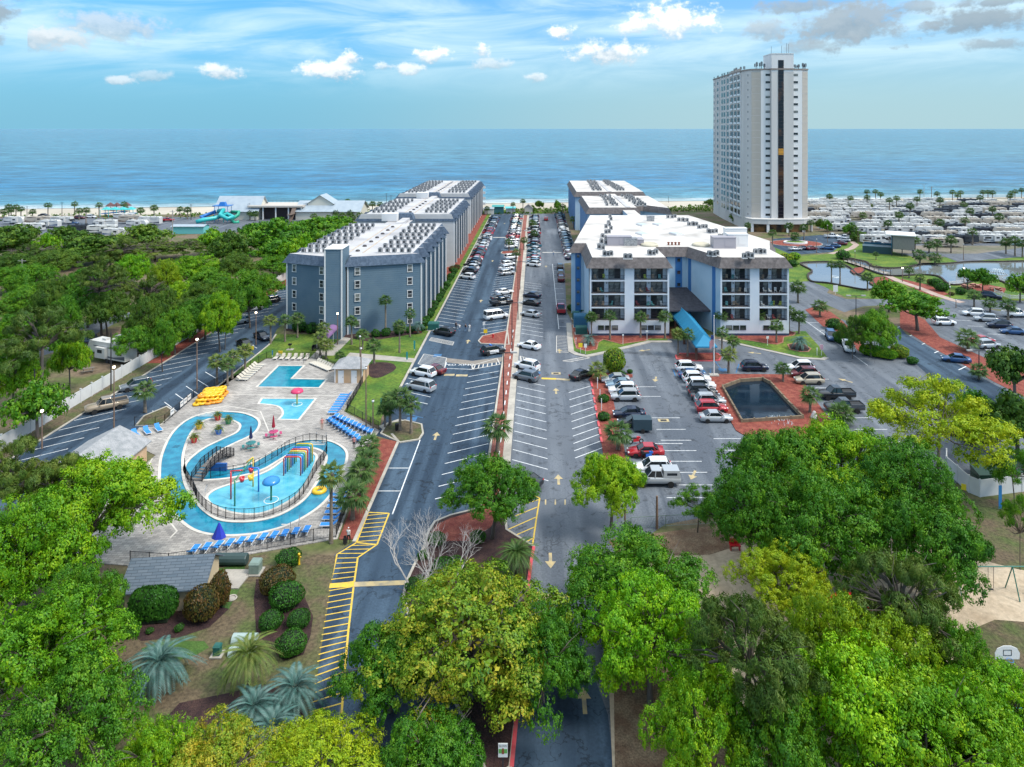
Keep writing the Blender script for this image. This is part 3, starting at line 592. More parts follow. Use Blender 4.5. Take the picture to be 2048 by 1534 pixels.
# drains on the river bed show as darker squares
b = MB()
for x, y in ((265, 780), (228, 990), (300, 1232)):
    p = PC([(x, y)])[0]; b.box((p[0], p[1], .036), (.8, .8, .003))
struct('river_grate', b, mat('river_grate', (.008, .12, .2), .4), river)
for x, y, a in ((490, 545, 0), (1300, 752, 0), (1100, 1362, .4)):     # entry steps
    p = PC([(x, y)])[0]
    k = MB()
    for i in range(3): k.box((p[0], p[1] - i * .45 + .3, .05 - i * .0), (2.2, .16, .03))
    k.build('entry_step', m_cop, river)
b = MB()
for pts in ([(470, 510), (640, 485), (880, 525), (945, 680)], [(640, 400), (1450, 412)], [(20, 990), (90, 870)], [(200, 1310), (270, 1400), (220, 1450)]):
    w = PC(pts); strip(b, w, .16, .08, .086)
struct('drain_channel', b, m_cop, deck)

# fences: one thing per run; pickets too thin to count are one part
m_blk = mat('black_metal', (.012, .012, .016), .45)
def fence(label, pts, h=1.25, step=2.4, gap=.14, z=.08, rails=(.12, 1.0)):
    o = thing('metal_fence', label, 'fence', (pts[0][0], pts[0][1], z)); o0 = Vector((pts[0][0], pts[0][1]))
    q = [Vector(p[:2]) - o0 for p in pts]; rb = MB(); pk = MB()
    for a, c in zip(q, q[1:]):
        L_ = (c - a).length; n = max(1, round(L_ / step))
        for i in range(n + 1):
            p = a.lerp(c, i / n); b = MB(); b.box((0, 0, h / 2 + .03), (.065, .065, h + .06)); b.build('post', m_blk, o, (p.x, p.y, 0))
        for r_ in rails: rb.bar((a.x, a.y, h * r_), (c.x, c.y, h * r_), .035)
        m_ = int(L_ / gap)
        for i in range(1, m_): p = a.lerp(c, i / m_); pk.add([(p.x - .012, p.y, .1), (p.x + .012, p.y, .1), (p.x + .012, p.y, h), (p.x - .012, p.y, h), (p.x, p.y - .012, .1), (p.x, p.y + .012, .1), (p.x, p.y + .012, h), (p.x, p.y - .012, h)], [(0, 1, 2, 3), (4, 5, 6, 7)])
    rb.build('rail', m_blk, o); pk.build('pickets', m_blk, o, kind='stuff'); return o
fence('black metal picket fence along the foot of the pool terrace behind blue loungers', [(-21.0, 73.5), (-36, 68.6), (-40, 69)])
fence('black metal fence between pool palms and the blue loungers above the yellow walkway', [(-21.0, 73.5), (-21.5, 80), (-23.0, 90)])
fence('black metal fence between pool and lawn, bent round the blue loungers', [(-22.3, 99.4), (-28.7, 106.2), (-29.2, 117.9)])
fence('black metal fence along the top of the pool terrace behind cream loungers', [(-34.3, 123), (-41.2, 130.5), (-50.2, 130.5)])
fence('black metal fence between swimming pool and the side car park', [(-50.2, 130.5), (-54.5, 111.5), (-54.1, 102), (-55, 101.1), (-58, 101.1)])
fr_ = PC([(325, 940), (335, 1010), (390, 1110), (430, 1195), (520, 1275), (690, 1318), (905, 1300), (1090, 1225), (1195, 1130), (1290, 960), (1360, 850), (1362, 765)])
fence('curved black fence around the splash pool inside the lazy river', smooth_loop(fr_, 3, False), 1.2, 3.2)
fence('low black fence along the inner bank of the lazy river above the splash pool', smooth_loop(PC([(1362, 765), (1240, 742), (1090, 790), (1005, 850), (870, 925), (760, 965), (515, 1010)]), 3, False), 1.0, 2.6)

# footbridge over the river
a, c = Vector(PC([(650, 850)])[0]), Vector(PC([(415, 1035)])[0]); u = (c - a).normalized(); L_ = (c - a).length; rz = math.atan2(u.y, u.x)
br = thing('footbridge', 'dark footbridge with steps and railings crossing the lazy river', 'bridge', (a.x, a.y, .08), rz)
prof = [(0, 0), (1.6, .85), (L_ - 1.9, .85), (L_, 0)]
for i in range(16):
    x = (i + .5) / 16 * L_; z = np.interp(x, [q[0] for q in prof], [q[1] for q in prof]); b = MB(); b.box((x, 0, z + .05), (L_ / 16 - .03, 1.3, .08)); b.build('plank', mat('bridge_planks', (.13, .12, .12), .8, (.2, .18, .16), 3), br)
for s in (-1, 1):
    b = MB()
    for hz in (.25, .6, 1.05): b.tube([(x, s * .7, z + hz) for x, z in prof], .03, 4)
    n = 40
    for i in range(n + 1):
        x = L_ * i / n; z = np.interp(x, [q[0] for q in prof], [q[1] for q in prof]); b.box((x, s * .7, z + .55), (.03, .03, 1.05) if i % 5 else (.08, .08, 1.1))
    b.build('railing', m_blk, br)
b = MB(); p = PC([(570, 955)])[0]; b.box((p[0], p[1], .5), (2.2, .35, .9)); o = b.build('water_wall', mat('blue_wall', (.02, .09, .30), .4)); tag(o, 'low dark blue wall where the river passes beside the footbridge', 'wall')

# water play: arches, mushrooms, bucket frame
PAINT = {'red': (.55, .02, .03), 'blue': (.03, .16, .60), 'green': (.02, .22, .10), 'yellow': (.75, .48, .02)}
for k_, v_ in PAINT.items(): mat('gloss_' + k_, v_, .3, coat=.3)
arc = ['red', 'blue', 'green', 'yellow', 'red', 'blue', 'green', 'yellow']
A0, A1 = Vector(PC([(1112, 992)])[0]), Vector(PC([(1200, 890)])[0])
for i, cn in enumerate(arc):
    p = A0.lerp(A1, i / 7); w = 1.05; hh = 2.3
    pts = [(-w, 0, 0), (-w, 0, hh - .25), (-w + .08, 0, hh - .07), (-w + .25, 0, hh), (w - .25, 0, hh), (w - .08, 0, hh - .07), (w, 0, hh - .25), (w, 0, 0)]
    b = MB(); b.tube(pts, .085, 8); o = b.build('spray_arch', MATS['gloss_' + cn], None, (p.x, p.y, .05), smooth=True)
    tag(o, f'{cn} spray arch, {nth(i)} from the front in the row of arches over the splash pool', 'spray arch', 'coloured spray arches')
def mushroom(p, r, hz, col, post, label):
    o = thing('water_mushroom', label, 'water feature', (p[0], p[1], .05)); mat('mush_' + col, {'blue': (.02, .22, .55), 'red': (.62, .03, .12)}[col], .35, coat=.3)
    b = MB(); b.lathe([(r, hz - .28), (r * 1.02, hz - .2), (r * .9, hz + .02), (r * .6, hz + .2), (r * .25, hz + .3), (.01, hz + .32)], 20); b.lathe([(.12, hz - .2), (r, hz - .28)], 20); b.build('cap', MATS['mush_' + col], o, smooth=True)
    b = MB(); b.lathe([(.11, 0), (.11, hz)], 10); b.build('post', MATS['gloss_' + post], o, smooth=True)
    b = MB(); b.torus((0, 0, .0), r * .8, .05, 20, 5); b.build('spray_ring', mat('white_water', (.75, .82, .85), .5), o)
mushroom(PC([(958, 1172)])[0], .98, 2.35, 'blue', 'green', 'blue water mushroom standing in the splash pool'); mushroom(PC([(1147, 472)])[0], .95, 2.2, 'red', 'yellow', 'red water mushroom standing in the wading pool')
q = [PC([(x, y)])[0] for x, y in ((664, 1165), (692, 1215), (866, 1110), (826, 1072))]; o0 = q[0]
fr = thing('bucket_frame', 'coloured pipe frame with tipping buckets in the splash pool', 'water feature', (o0[0], o0[1], .05)); q = [Vector((x - o0[0], y - o0[1], 0)) for x, y in q]
for p, h_, cn in zip(q, (3.3, 3.0, 2.8, 1.8), ('red', 'green', 'blue', 'yellow')):
    b = MB(); b.tube([p, p + Vector((0, 0, h_))], .09, 8); b.build('pole', MATS['gloss_' + cn], fr, smooth=True)
for a_, c_, cn in ((q[0] + Vector((0, 0, 3.25)), q[0] + Vector((1.3, .2, 3.25)), 'red'), (q[2] + Vector((0, 0, 2.75)), q[2] + Vector((-1.2, .3, 2.75)), 'blue'), (q[1] + Vector((0, 0, 2.9)), q[3] + Vector((0, 0, 3.4)), 'green'), (q[3] + Vector((0, 0, 1.8)), q[3] + Vector((0, 0, 3.5)), 'yellow'), (q[3] + Vector((0, 0, 3.5)), q[3] + Vector((-.7, -.3, 3.0)), 'yellow')):
    b = MB(); b.tube([a_, c_], .08, 8); b.build('cross_pipe', MATS['gloss_' + cn], fr, smooth=True)
for p, z_, cn in ((q[0] + Vector((1.2, .2, 0)), 1.9, 'red'), (q[2] + Vector((-1.0, .3, 0)), 2.1, 'red'), (q[1] + Vector((1.4, 1.0, 0)), 2.4, 'yellow')):
    b = MB(); b.lathe([(.2, 0), (.32, .55), (.27, .5), (.16, .08)], 12, (p.x, p.y, z_)); b.build('bucket', MATS['gloss_' + cn], fr, smooth=True)

# yellow swim rings in a pile, one on the river
m_ring = mat('yellow_ring', (.82, .47, .015), .4, coat=.2); m_ring2 = mat('orange_ring', (.80, .30, .02), .4, coat=.2)
tb = MB(); tb.torus((0, 0, 0), .48, .2, 18, 8); tube_a = tb.mesh('swim_ring', m_ring, True); tube_b = tb.mesh('swim_ring', m_ring2, True)
r0 = Vector(PC([(420, 478)])[0]); rx = Vector(PC([(575, 462)])[0]) - r0; ry = Vector(PC([(480, 395)])[0]) - Vector(PC([(420, 470)])[0]); k_ = 0
for lv in range(3):
    nx, ny = ((5, 4), (4, 4), (4, 3))[lv]
    for i in range(nx):
        for j in range(ny):
            p = r0 + rx * ((i + .5 * lv * .6) / 4.2) + ry * ((j + .45 * lv) / 3.4) + Vector((rnd.uniform(-.12, .12), rnd.uniform(-.12, .12)))
            o = ob('swim_ring', tube_a if (yl := rnd.random() < .75) else tube_b, None, (p.x, p.y, .3 + lv * .37 + rnd.uniform(-.03, .03))); o.rotation_euler = (rnd.uniform(-.1, .1), rnd.uniform(-.1, .1), 0)
            tag(o, f'{("orange", "yellow")[yl]} inflatable swim ring in the {("bottom", "middle", "top")[lv]} layer of the pile by the river', 'swim ring', f'swim rings, {("bottom", "middle", "top")[lv]} layer')
p = PC([(1310, 1108)])[0]; o = ob('swim_ring', tube_a, None, (p[0], p[1], .15), sc=1.3); tag(o, 'single yellow swim ring floating on the lazy river', 'swim ring')

# loungers
def lounger_meshes(cname, cf):
    mf = mat('lounger_frame', (.68, .68, .66), .5); ms = mat('lounger_' + cname, cf, .6)
    s = MB(); s.box((0, -.28, .34), (.62, 1.25, .05)); bk = MB(); bk.add([(-.31, .36, .32), (.31, .36, .32), (.31, .98, .80), (-.31, .98, .80), (-.31, .39, .28), (.31, .39, .28), (.31, 1.01, .76), (-.31, 1.01, .76)], [(0, 1, 2, 3), (7, 6, 5, 4), (0, 4, 5, 1), (2, 6, 7, 3), (1, 5, 6, 2), (0, 3, 7, 4)])
    f = MB()
    for x in (-.34, .34): f.bar((x, -.92, .31), (x, .98, .31), .06); f.bar((x, -.7, 0), (x, -.6, .31), .06); f.bar((x, .55, 0), (x, .45, .31), .06)
    f.bar((-.34, -.92, .31), (.34, -.92, .31), .06); f.bar((-.3, .8, .3), (-.3, .92, .72), .04); f.bar((.3, .8, .3), (.3, .92, .72), .04)
    return s.mesh('seat', ms), bk.mesh('backrest', ms), f.mesh('frame', mf)
LB, LC = lounger_meshes('blue', (.02, .22, .62)), lounger_meshes('cream', (.55, .50, .42))
def lounger(ms, p, rz, label, group):
    o = thing('sun_lounger', label, 'sun lounger', (p[0], p[1], .08), rz, group)
    for n_, me in zip(('seat', 'backrest', 'frame'), ms): ob(n_, me, o)
def lrow(ms, a, c, n, face, what, group):
    a, c = Vector(a), Vector(c)
    for i in range(n): p = a.lerp(c, i / max(1, n - 1)); lounger(ms, p, face + rnd.uniform(-.05, .05), f'{what.format(nth(i))}', group)
lrow(LB, (-24.4, 74.2), (-34.6, 70.8), 11, math.pi, 'blue sun lounger by the bottom fence, {} from the gate', 'blue loungers by the bottom fence')
lrow(LB, (-22.3, 75.4), (-22.9, 81.5), 6, -math.pi / 2, 'blue sun lounger under the pool palms, {} from the gate', 'blue loungers under the pool palms')
a, c = PC([(1385, 600)])[0], PC([(1600, 745)])[0]
lrow(LB, a, c, 10, 2.35 - math.pi / 2 - .8 + math.pi, 'blue sun lounger in the front row by the bent fence, {} from the bend', 'front row of blue loungers')
a, c = PC([(1430, 575)])[0], PC([(1680, 690)])[0]
lrow(LB, a, c, 10, 2.35 - math.pi / 2 - .8 + math.pi, 'blue sun lounger in the back row by the bent fence, {} from the bend', 'back row of blue loungers')
a, c = PC([(1418, 545)])[0], PC([(1500, 418)])[0]
lrow(LB, a, c, 8, -math.pi / 2, 'blue sun lounger by the fence beside the wading pool, {} from the bend', 'blue loungers beside the wading pool')
lrow(LB, (-55.8, 97.6), (-53.6, 99.4), 3, .8, 'blue sun lounger beside the pool shed, {} from its roof', 'blue loungers beside the shed')
lrow(LC, PC([(995, 140)])[0], PC([(1215, 143)])[0], 6, 0, 'cream sun lounger at the head of the swimming pool, {} along the fence', 'cream loungers at the head')
lrow(LC, PC([(750, 300)])[0], PC([(870, 195)])[0], 8, math.pi / 2 - .15, 'cream sun lounger beside the car park fence, {} from the swim rings', 'cream loungers by the car park fence')
lrow(LC, PC([(1275, 175)])[0], PC([(1395, 225)])[0], 8, -math.pi / 2 + .75, 'cream sun lounger beside the pool hut, {} from the top fence', 'cream loungers by the pool hut')

# tables with furled umbrellas, pots, blue lift cover
def table(p, tcol, ucol, label):
    o = thing('picnic_table', label, 'table', (p[0], p[1], .08)); mt_ = mat('table_' + label[:4], tcol, .5); mu = mat('umb_' + label[:4], ucol, .8)
    b = MB(); b.lathe([(.62, .72), (.65, .74), (.65, .77), (.01, .78)], 16); b.build('table_top', mt_, o)
    for i in range(4):
        a = i * math.pi / 2 + .4; b = MB(); b.box((math.cos(a) * .95, math.sin(a) * .95, .44), (.32, .9, .05), a); b.build('bench', mt_, o)
        b = MB(); b.tube([(math.cos(a) * .2, math.sin(a) * .2, .7), (math.cos(a) * .5, math.sin(a) * .5, .05), (math.cos(a) * .95, math.sin(a) * .95, .05), (math.cos(a) * .95, math.sin(a) * .95, .42)], .03, 5); b.build('leg', mt_, o)
    b = MB(); b.lathe([(.035, 0), (.035, 2.9)], 8); b.build('umbrella_pole', mat('umb_pole', (.3, .3, .3), .5), o)
    b = MB(); b.lathe([(.22, 1.35), (.24, 1.5), (.17, 2.0), (.11, 2.6), (.04, 2.95), (.01, 3.0)], 9); b.build('furled_umbrella', mu, o)
table(PC([(810, 795)])[0], (.02, .17, .17), (.012, .02, .08), 'teal picnic table with a furled navy umbrella by the lazy river'); table(PC([(975, 712)])[0], (.45, .04, .14), (.30, .01, .03), 'pink picnic table with a furled red umbrella by the wading pool')
o = MB(); o.lathe([(.75, 0), (.7, .12), (.42, .75), (.2, 1.25), (.08, 1.5), (.01, 1.55)], 7, sy=.8); p = PC([(578, 1445)])[0]; o = o.build('lift_cover', mat('blue_cover', (.02, .04, .42), .5), None, (p[0], p[1], .08)); tag(o, 'peaked royal blue fabric cover standing by the lower river bank', 'cover')
m_frond_s = None
POTS = [((395, 752), 'red'), ((432, 652), 'yellow'), ((568, 588), 'red'), ((646, 615), 'green'), ((575, 690), 'blue')]
# handrails at the steps
for i, (x, y) in enumerate(((1290, 715), (1360, 720), (1100, 1390), (1165, 1340), (490, 1110), (445, 530))):
    p = PC([(x, y)])[0]; b = MB(); b.tube([(0, 0, 0), (0, 0, .85), (.1, -.4, .9), (.2, -.9, .5), (.2, -.9, 0)], .025, 5); o = b.build('hand_rail', mat('steel', (.5, .5, .52), .25, metal=1), None, (p[0], p[1], .06))
    tag(o, ('steel handrail on the near side of the upper right river steps', 'steel handrail on the far side of the upper right river steps', 'steel handrail at the left of the lower river steps', 'steel handrail at the right of the lower river steps', 'steel handrail at the narrow end of the splash pool', 'steel handrail at the upper left river steps')[i], 'handrail')

for i, (x, y, w) in enumerate(((-54.25, 104.2, 1.0), (-54.35, 107.2, .9), (-54.4, 108.4, .9), (-54.5, 109.8, 1.1))):
    b = MB(); b.box((0, 0, .75), (.05, w, .8)); b.box((.03, 0, .85), (.02, w * .7, .2), mi=1); o = b.build('notice_board', [m_trim0 := mat('notice_white', (.72, .70, .68), .6), mat('notice_ink', (.25, .3, .33), .6)], None, (x + .1, y, .1)); tag(o, f'white notice hung on the car park fence, {nth(i)} from its corner', 'notice', 'notices on the car park fence')
# ------------------------------------------------------------ building materials
def siding(name, c1, c2, pitch=.45):
    m = mat(name, c1, .75, c2, .35, .4, .65, det=6); t = m.node_tree; L = t.links; b = t.nodes['Principled BSDF']
    tc = t.nodes.new('ShaderNodeTexCoord'); sp = t.nodes.new('ShaderNodeSeparateXYZ'); L.new(tc.outputs['Object'], sp.inputs[0])
    a = t.nodes.new('ShaderNodeMath'); a.operation = 'MULTIPLY'; a.inputs[1].default_value = 1 / pitch; L.new(sp.outputs[2], a.inputs[0])
    f = t.nodes.new('ShaderNodeMath'); f.operation = 'FRACT'; L.new(a.outputs[0], f.inputs[0])
    bp = t.nodes.new('ShaderNodeBump'); bp.inputs['Strength'].default_value = .8; bp.inputs['Distance'].default_value = .05; bp.invert = True; L.new(f.outputs[0], bp.inputs['Height']); L.new(bp.outputs[0], b.inputs['Normal']); return m
m_bl = siding('blue_grey_siding', (.105, .165, .215), (.085, .145, .20)); m_bd = siding('slate_siding', (.085, .125, .17), (.105, .15, .195)); m_ws = siding('pale_siding', (.55, .54, .53), (.48, .48, .48))
m_trim = mat('white_trim', (.72, .71, .70), .6); m_sh = mat('blue_shingle', (.055, .085, .13), .85, (.10, .14, .20), 1.6, .35, .65, fine=.3, bump=.4, bscale=8)
m_brsh = mat('brown_shingle', (.085, .074, .074), .85, (.15, .132, .13), 1.5, .35, .65, fine=.3, bump=.4, bscale=8)
m_roof = mat('white_membrane', (.64, .60, .565), .7, (.38, .35, .325), .14, .44, .70, det=8); m_roofg = mat('grey_membrane', (.52, .505, .51), .7, (.33, .32, .33), .14, .4, .7, det=8); m_rtan = mat('tan_walkway', (.42, .33, .24), .8, (.52, .45, .38), .5)
m_glass = mat('window_glass', (.02, .025, .03), .08, (.06, .065, .07), .45, .45, .6); m_glassc = mat('curtained_glass', (.22, .23, .22), .12, (.08, .09, .09), .8, .45, .55)
m_ac = mat('condenser_case', (.40, .40, .41), .5, (.22, .23, .24), 3, metal=.2); m_acd = mat('condenser_dark', (.035, .04, .045), .6)
m_hot = mat('pale_blue_stucco', (.40, .53, .64), .8, (.34, .48, .60), .3, .4, .65, det=6); m_hotw = mat('white_blue_stucco', (.66, .70, .75), .8, (.58, .63, .70), .3, .4, .65, det=6); m_hotb = mat('strong_blue_panel', (.03, .14, .36), .7, (.04, .17, .40), .5)
m_cream = mat('cream_concrete', (.60, .58, .56), .8, (.50, .485, .47), .12, .4, .65, stretch=(1, 1, .15), det=6); m_beige = mat('beige_panel', (.50, .455, .40), .8, (.45, .41, .365), .3, det=6); m_tw = mat('tower_white', (.74, .74, .74), .8, (.64, .64, .65), .2, .4, .65, stretch=(1, 1, .15), det=6)

b = MB(); b.box((0, 0, .62), (.85, .85, .95), mi=0); b.box((0, 0, .62), (.87, .42, .55), mi=1); b.box((0, -.01, .62), (.42, .87, .55), mi=1); b.lathe([(.33, 1.10), (.33, 1.14), (.2, 1.16), (.01, 1.16)], 10, mi=1); b.box((0, 0, .08), (1.0, 1.0, .12), mi=2)
AC = b.mesh('condenser_unit', [m_ac, m_acd, m_trim])
b = MB(); b.lathe([(.5, 0), (.5, .15), (.35, .35), (.01, .42)], 10); VENT = b.mesh('roof_vent', mat('vent_dark', (.05, .045, .05), .7))
def window(parent, p, w, h, nrm=-math.pi / 2, glass=None, frame=.12, trim=None, bar=True, curtain=False):
    """window on a wall; p = centre, nrm = direction the wall faces"""
    rz = nrm + math.pi / 2
    f = MB(); d_ = .07
    for x, z, sx, sz in ((0, h / 2, w + 2 * frame, frame), (0, -h / 2, w + 2 * frame, frame), (-w / 2, 0, frame, h), (w / 2, 0, frame, h)): f.box((x, -d_ / 2, z), (sx, d_, sz))
    if bar: f.box((0, -.03, 0), (w, .05, .06))
    o = f.build('window', trim or m_trim, parent, p, rz)
    g = MB(); g.box((0, -.012, 0), (w, .02, h)); g.build('pane', glass or (m_glassc if curtain else m_glass), o); return o
def block(label, front, x0, x1, y0, y1, bays, wall, side, z1=14.5, zr=16.2, chev=None, acs=(), whitefront=False):
    o = thing('apartment_block', label, 'building', ((x0 + x1) / 2, y0, 0)); ox, oy = (x0 + x1) / 2, y0
    Wd = x1 - x0; D = y1 - y0; hw = Wd / 2; pts = []
    if chev: pts += [(-hw, chev), (-3.8, 0), (-3.8, 2.2), (-.2, 2.2), (-.2, 0), (hw, chev)]
    else: pts += [(-hw, 0), (hw, 0)]
    s0 = chev or 0; bd = (D - s0) / bays
    for i in range(bays):                                   # saw-tooth flank
        ya = s0 + i * bd
        if i: pts.append((hw, ya))
        pts += [(hw - 1.7, ya + 1.0), (hw - 1.7, ya + bd)] if i < bays - 1 else [(hw - 1.7, ya + 1.0), (hw - 1.7, D)]
    for i in reversed(range(bays)):
        ya = s0 + i * bd; pts += [(-hw + 1.7, ya + bd), (-hw + 1.7, ya + 1.0)]
        if i: pts.append((-hw, ya))
    b = MB(); b.walls(ccw(pts), 0, z1 + .3); b.poly(pts, z1 + .3); b.build('wall', side if not whitefront else side, o)
    c_ = ccw(pts); b = MB(); b.walls(offset(c_, .55), z1 - .25, zr, 0, offset(c_, -.25)); b.poly(offset(c_, .55), z1 - .25, 0); b.poly(offset(c_, -.25), zr, 1); rf = b.build('roof', [m_sh, m_roofg], o)
    for s in (-1, 1):                                        # white corner trims
        for i in range(bays): b = MB(); b.box((s * hw, s0 + i * bd, z1 / 2 - .1), (.28, .28, z1 - .25)); b.build('corner_trim', m_trim, o)
    for x in (-1.5, 1.7): b = MB(); b.box((x, D * .5 + 1, zr + .03), (.35, D - 8, .06)); b.build('roof_walkway', m_rtan, rf)
    n = int((D - 10) / 6)
    for i in range(n): ob('roof_vent', VENT, rf, (.1, 7 + i * 6.2, zr))
    rows = int((D - 7) / 5.6)
    for i in range(rows):
        for s in (-1, 1):
            for j in range(5): ob('condenser_unit', AC, rf, (s * (5.2 + j * 1.55) + rnd.uniform(-.1, .1) + (1 - i % 2) * .3, 5.0 + i * 5.6 + rnd.uniform(-.15, .15), zr), rnd.choice((0, .06, -.05)))
    return o, rf
A, rf = block('blue-grey apartment block with chevron front and stair tower beside the lawn', None, -53.4, -24.6, 145.8, 198, 7, m_bl, m_bl, chev=4.4)
# front walls carry the windows: two facets
for s, x0, x1 in ((-1, -14.4, -3.8), (1, -.2, 14.4)):
    for fx in ((.17, .80) if s < 0 else (.13, .84)):
        x = x0 + (x1 - x0) * fx; y = 4.4 * (abs(x) - (3.8 if s < 0 else .2)) / ((14.4 - 3.8) if s < 0 else 14.2); a = math.atan2(4.4, 10.6 if s < 0 else 14.2) * (1 if s > 0 else -1)
        for fl in range(5): window(A, (x, y - .02, 2.2 + fl * 2.75), 1.0, 1.55, -math.pi / 2 + a, curtain=rnd.random() < .45)
b = MB(); b.prism([(-4.0, -3.2), (-.6, -3.2), (-.6, 2.6), (-4.0, 2.6)], 0, 18.4, 0, 1); b.box((-2.3, -.3, 18.42), (3.7, 6.1, .1), mi=2); b.build('stair_tower', [m_bl, m_roofg, m_trim], A)
for x in (-4.0, -.6): b = MB(); b.box((x, -3.2, 9.1), (.24, .24, 18.2)); b.build('corner_trim', m_trim, A)
for x, y in ((-14.4, 4.35), (-.2, -.05)): b = MB(); b.box((x, y, 7.1), (.26, .26, 14.2)); b.build('corner_trim', m_trim, A)
for fl in range(5): window(A, (-.35, 1.2, 2.2 + fl * 2.75), .8, .9, 0, trim=m_acd)
bk = MB(); bk.box((-7.5, -1.0, 15.1), (.1, .1, .1)); 
B, rfB = block('long pale-ended apartment block behind the chevron-fronted block, rows of condensers on its roof', None, -55.2, -25.4, 217, 268, 7, m_ws, m_bd)
C, rfC = block('farthest apartment block of the sawtooth row, nearest the sea', None, -56.6, -26.8, 286, 360, 9, m_ws, m_bd)
for o, hw in ((B, 14.9), (C, 14.9)):
    b = MB(); b.add([(-hw - .3, -.12, 0), (hw + .3, -.12, 0), (hw + .3, -.12, 14.2), (hw - 1.0, -.12, 16.5), (-hw + 1.0, -.12, 16.5), (-hw - .3, -.12, 14.2), (-hw - .3, .25, 0), (hw + .3, .25, 0), (hw + .3, .25, 14.2), (hw - 1.0, .25, 16.5), (-hw + 1.0, .25, 16.5), (-hw - .3, .25, 14.2)], [(0, 1, 2, 3, 4, 5), (1, 7, 8, 2), (2, 8, 9, 3), (3, 9, 10, 4), (4, 10, 11, 5), (5, 11, 6, 0), (11, 10, 9, 8, 7, 6)]); b.build('end_wall', m_ws, o)
for o, y0, D in ((B, -19, 19), (C, -18, 18)):
    b = MB(); b.prism([(-4, y0 + .1), (3, y0 + .1), (3, D + y0 - .3), (-4, D + y0 - .3)], 0, 15.2, 0, 1); b.box((-.5, y0 + D - 3, 16.2), (7.4, 4, 1.9), mi=2, top=.8); b.box((1.0, y0 + D * .5, 15.6), (2.2, 13, .7), mi=1); b.box((-3.6, y0 + D - 6, 16.4), (4.5, 3.4, 2.2), mi=3); b.build('link_block', [m_bd, m_roofg, m_sh, m_trim], o)
b = MB()
for fl in range(5):
    b.box((14.5, 73.8, 1.6 + fl * 2.8), (2.4, .3, 1.2))
b.build('sea_balcony', m_trim, C)
# awning at the stair door
aw = thing('entrance_awning', 'small purple barrel awning over the door of the blue-grey block', 'awning', (-41.3, 137.0, .1))
b = MB(); n = 9; pr = [(math.cos(math.pi * i / n) * 1.15, math.sin(math.pi * i / n) * .8 + 2.3) for i in range(n + 1)]
b.add([(x, -1.6, z) for x, z in pr] + [(x, 5.2, z) for x, z in pr], [(i, i + 1, n + 2 + i, n + 1 + i) for i in range(n)] + [tuple(range(n + 1))]); b.build('canopy', mat('purple_canvas', (.22, .12, .27), .8), aw)
for x in (-1.1, 1.1):
    for y in (-1.5, 1.8): b = MB(); b.bar((x, y, 0), (x, y, 2.3), .07); b.build('post', m_trim, aw)
for x in (-1.2, 1.2):
    b = MB(); b.tube([(x, -9, .9), (x, 3, 1.0)], .03, 5)
    for i in range(9): b.bar((x, -9 + i * 1.45, 0), (x, -9 + i * 1.45, .9), .04)
    b.build('railing', m_blk, aw)
b = MB(); b.box((0, -4, .02), (2.0, 12, .04)); b.build('ramp', m_conc, aw)

# ------------------------------------------------------------ hotel block with balconies
ZE, ZR = 14.5, 16.2
Hb = thing('hotel_block', 'pale blue five-storey block with balconies, brown mansard and white roof', 'building', (31.8, 145, 0)); hx, hy = 31.8, 145
def rp(px, py): k_ = (H - ZR) / (py - VY); return ((px - VX) * k_ - hx, F * k_ - hy)
foot = [(-20.7, 0), (-4.2, 0), (-4.2, 12.5), (4.2, 12.5), (8.3, 0), (20.6, 0), (20.6, 9), (24.5, 22), (15.8, 72), (-15.6, 72), (-23.4, 20), (-20.7, 10.5)]
foot = [(-20.7, 0), (-4.2, 0), (-4.2, 13), (2.2, 13), (6.4, 0), (20.6, 0), (20.6, 10), (24.6, 22), (15.8, 72), (-15.6, 72), (-23.6, 18), (-20.7, 18)]
c_ = ccw(foot)
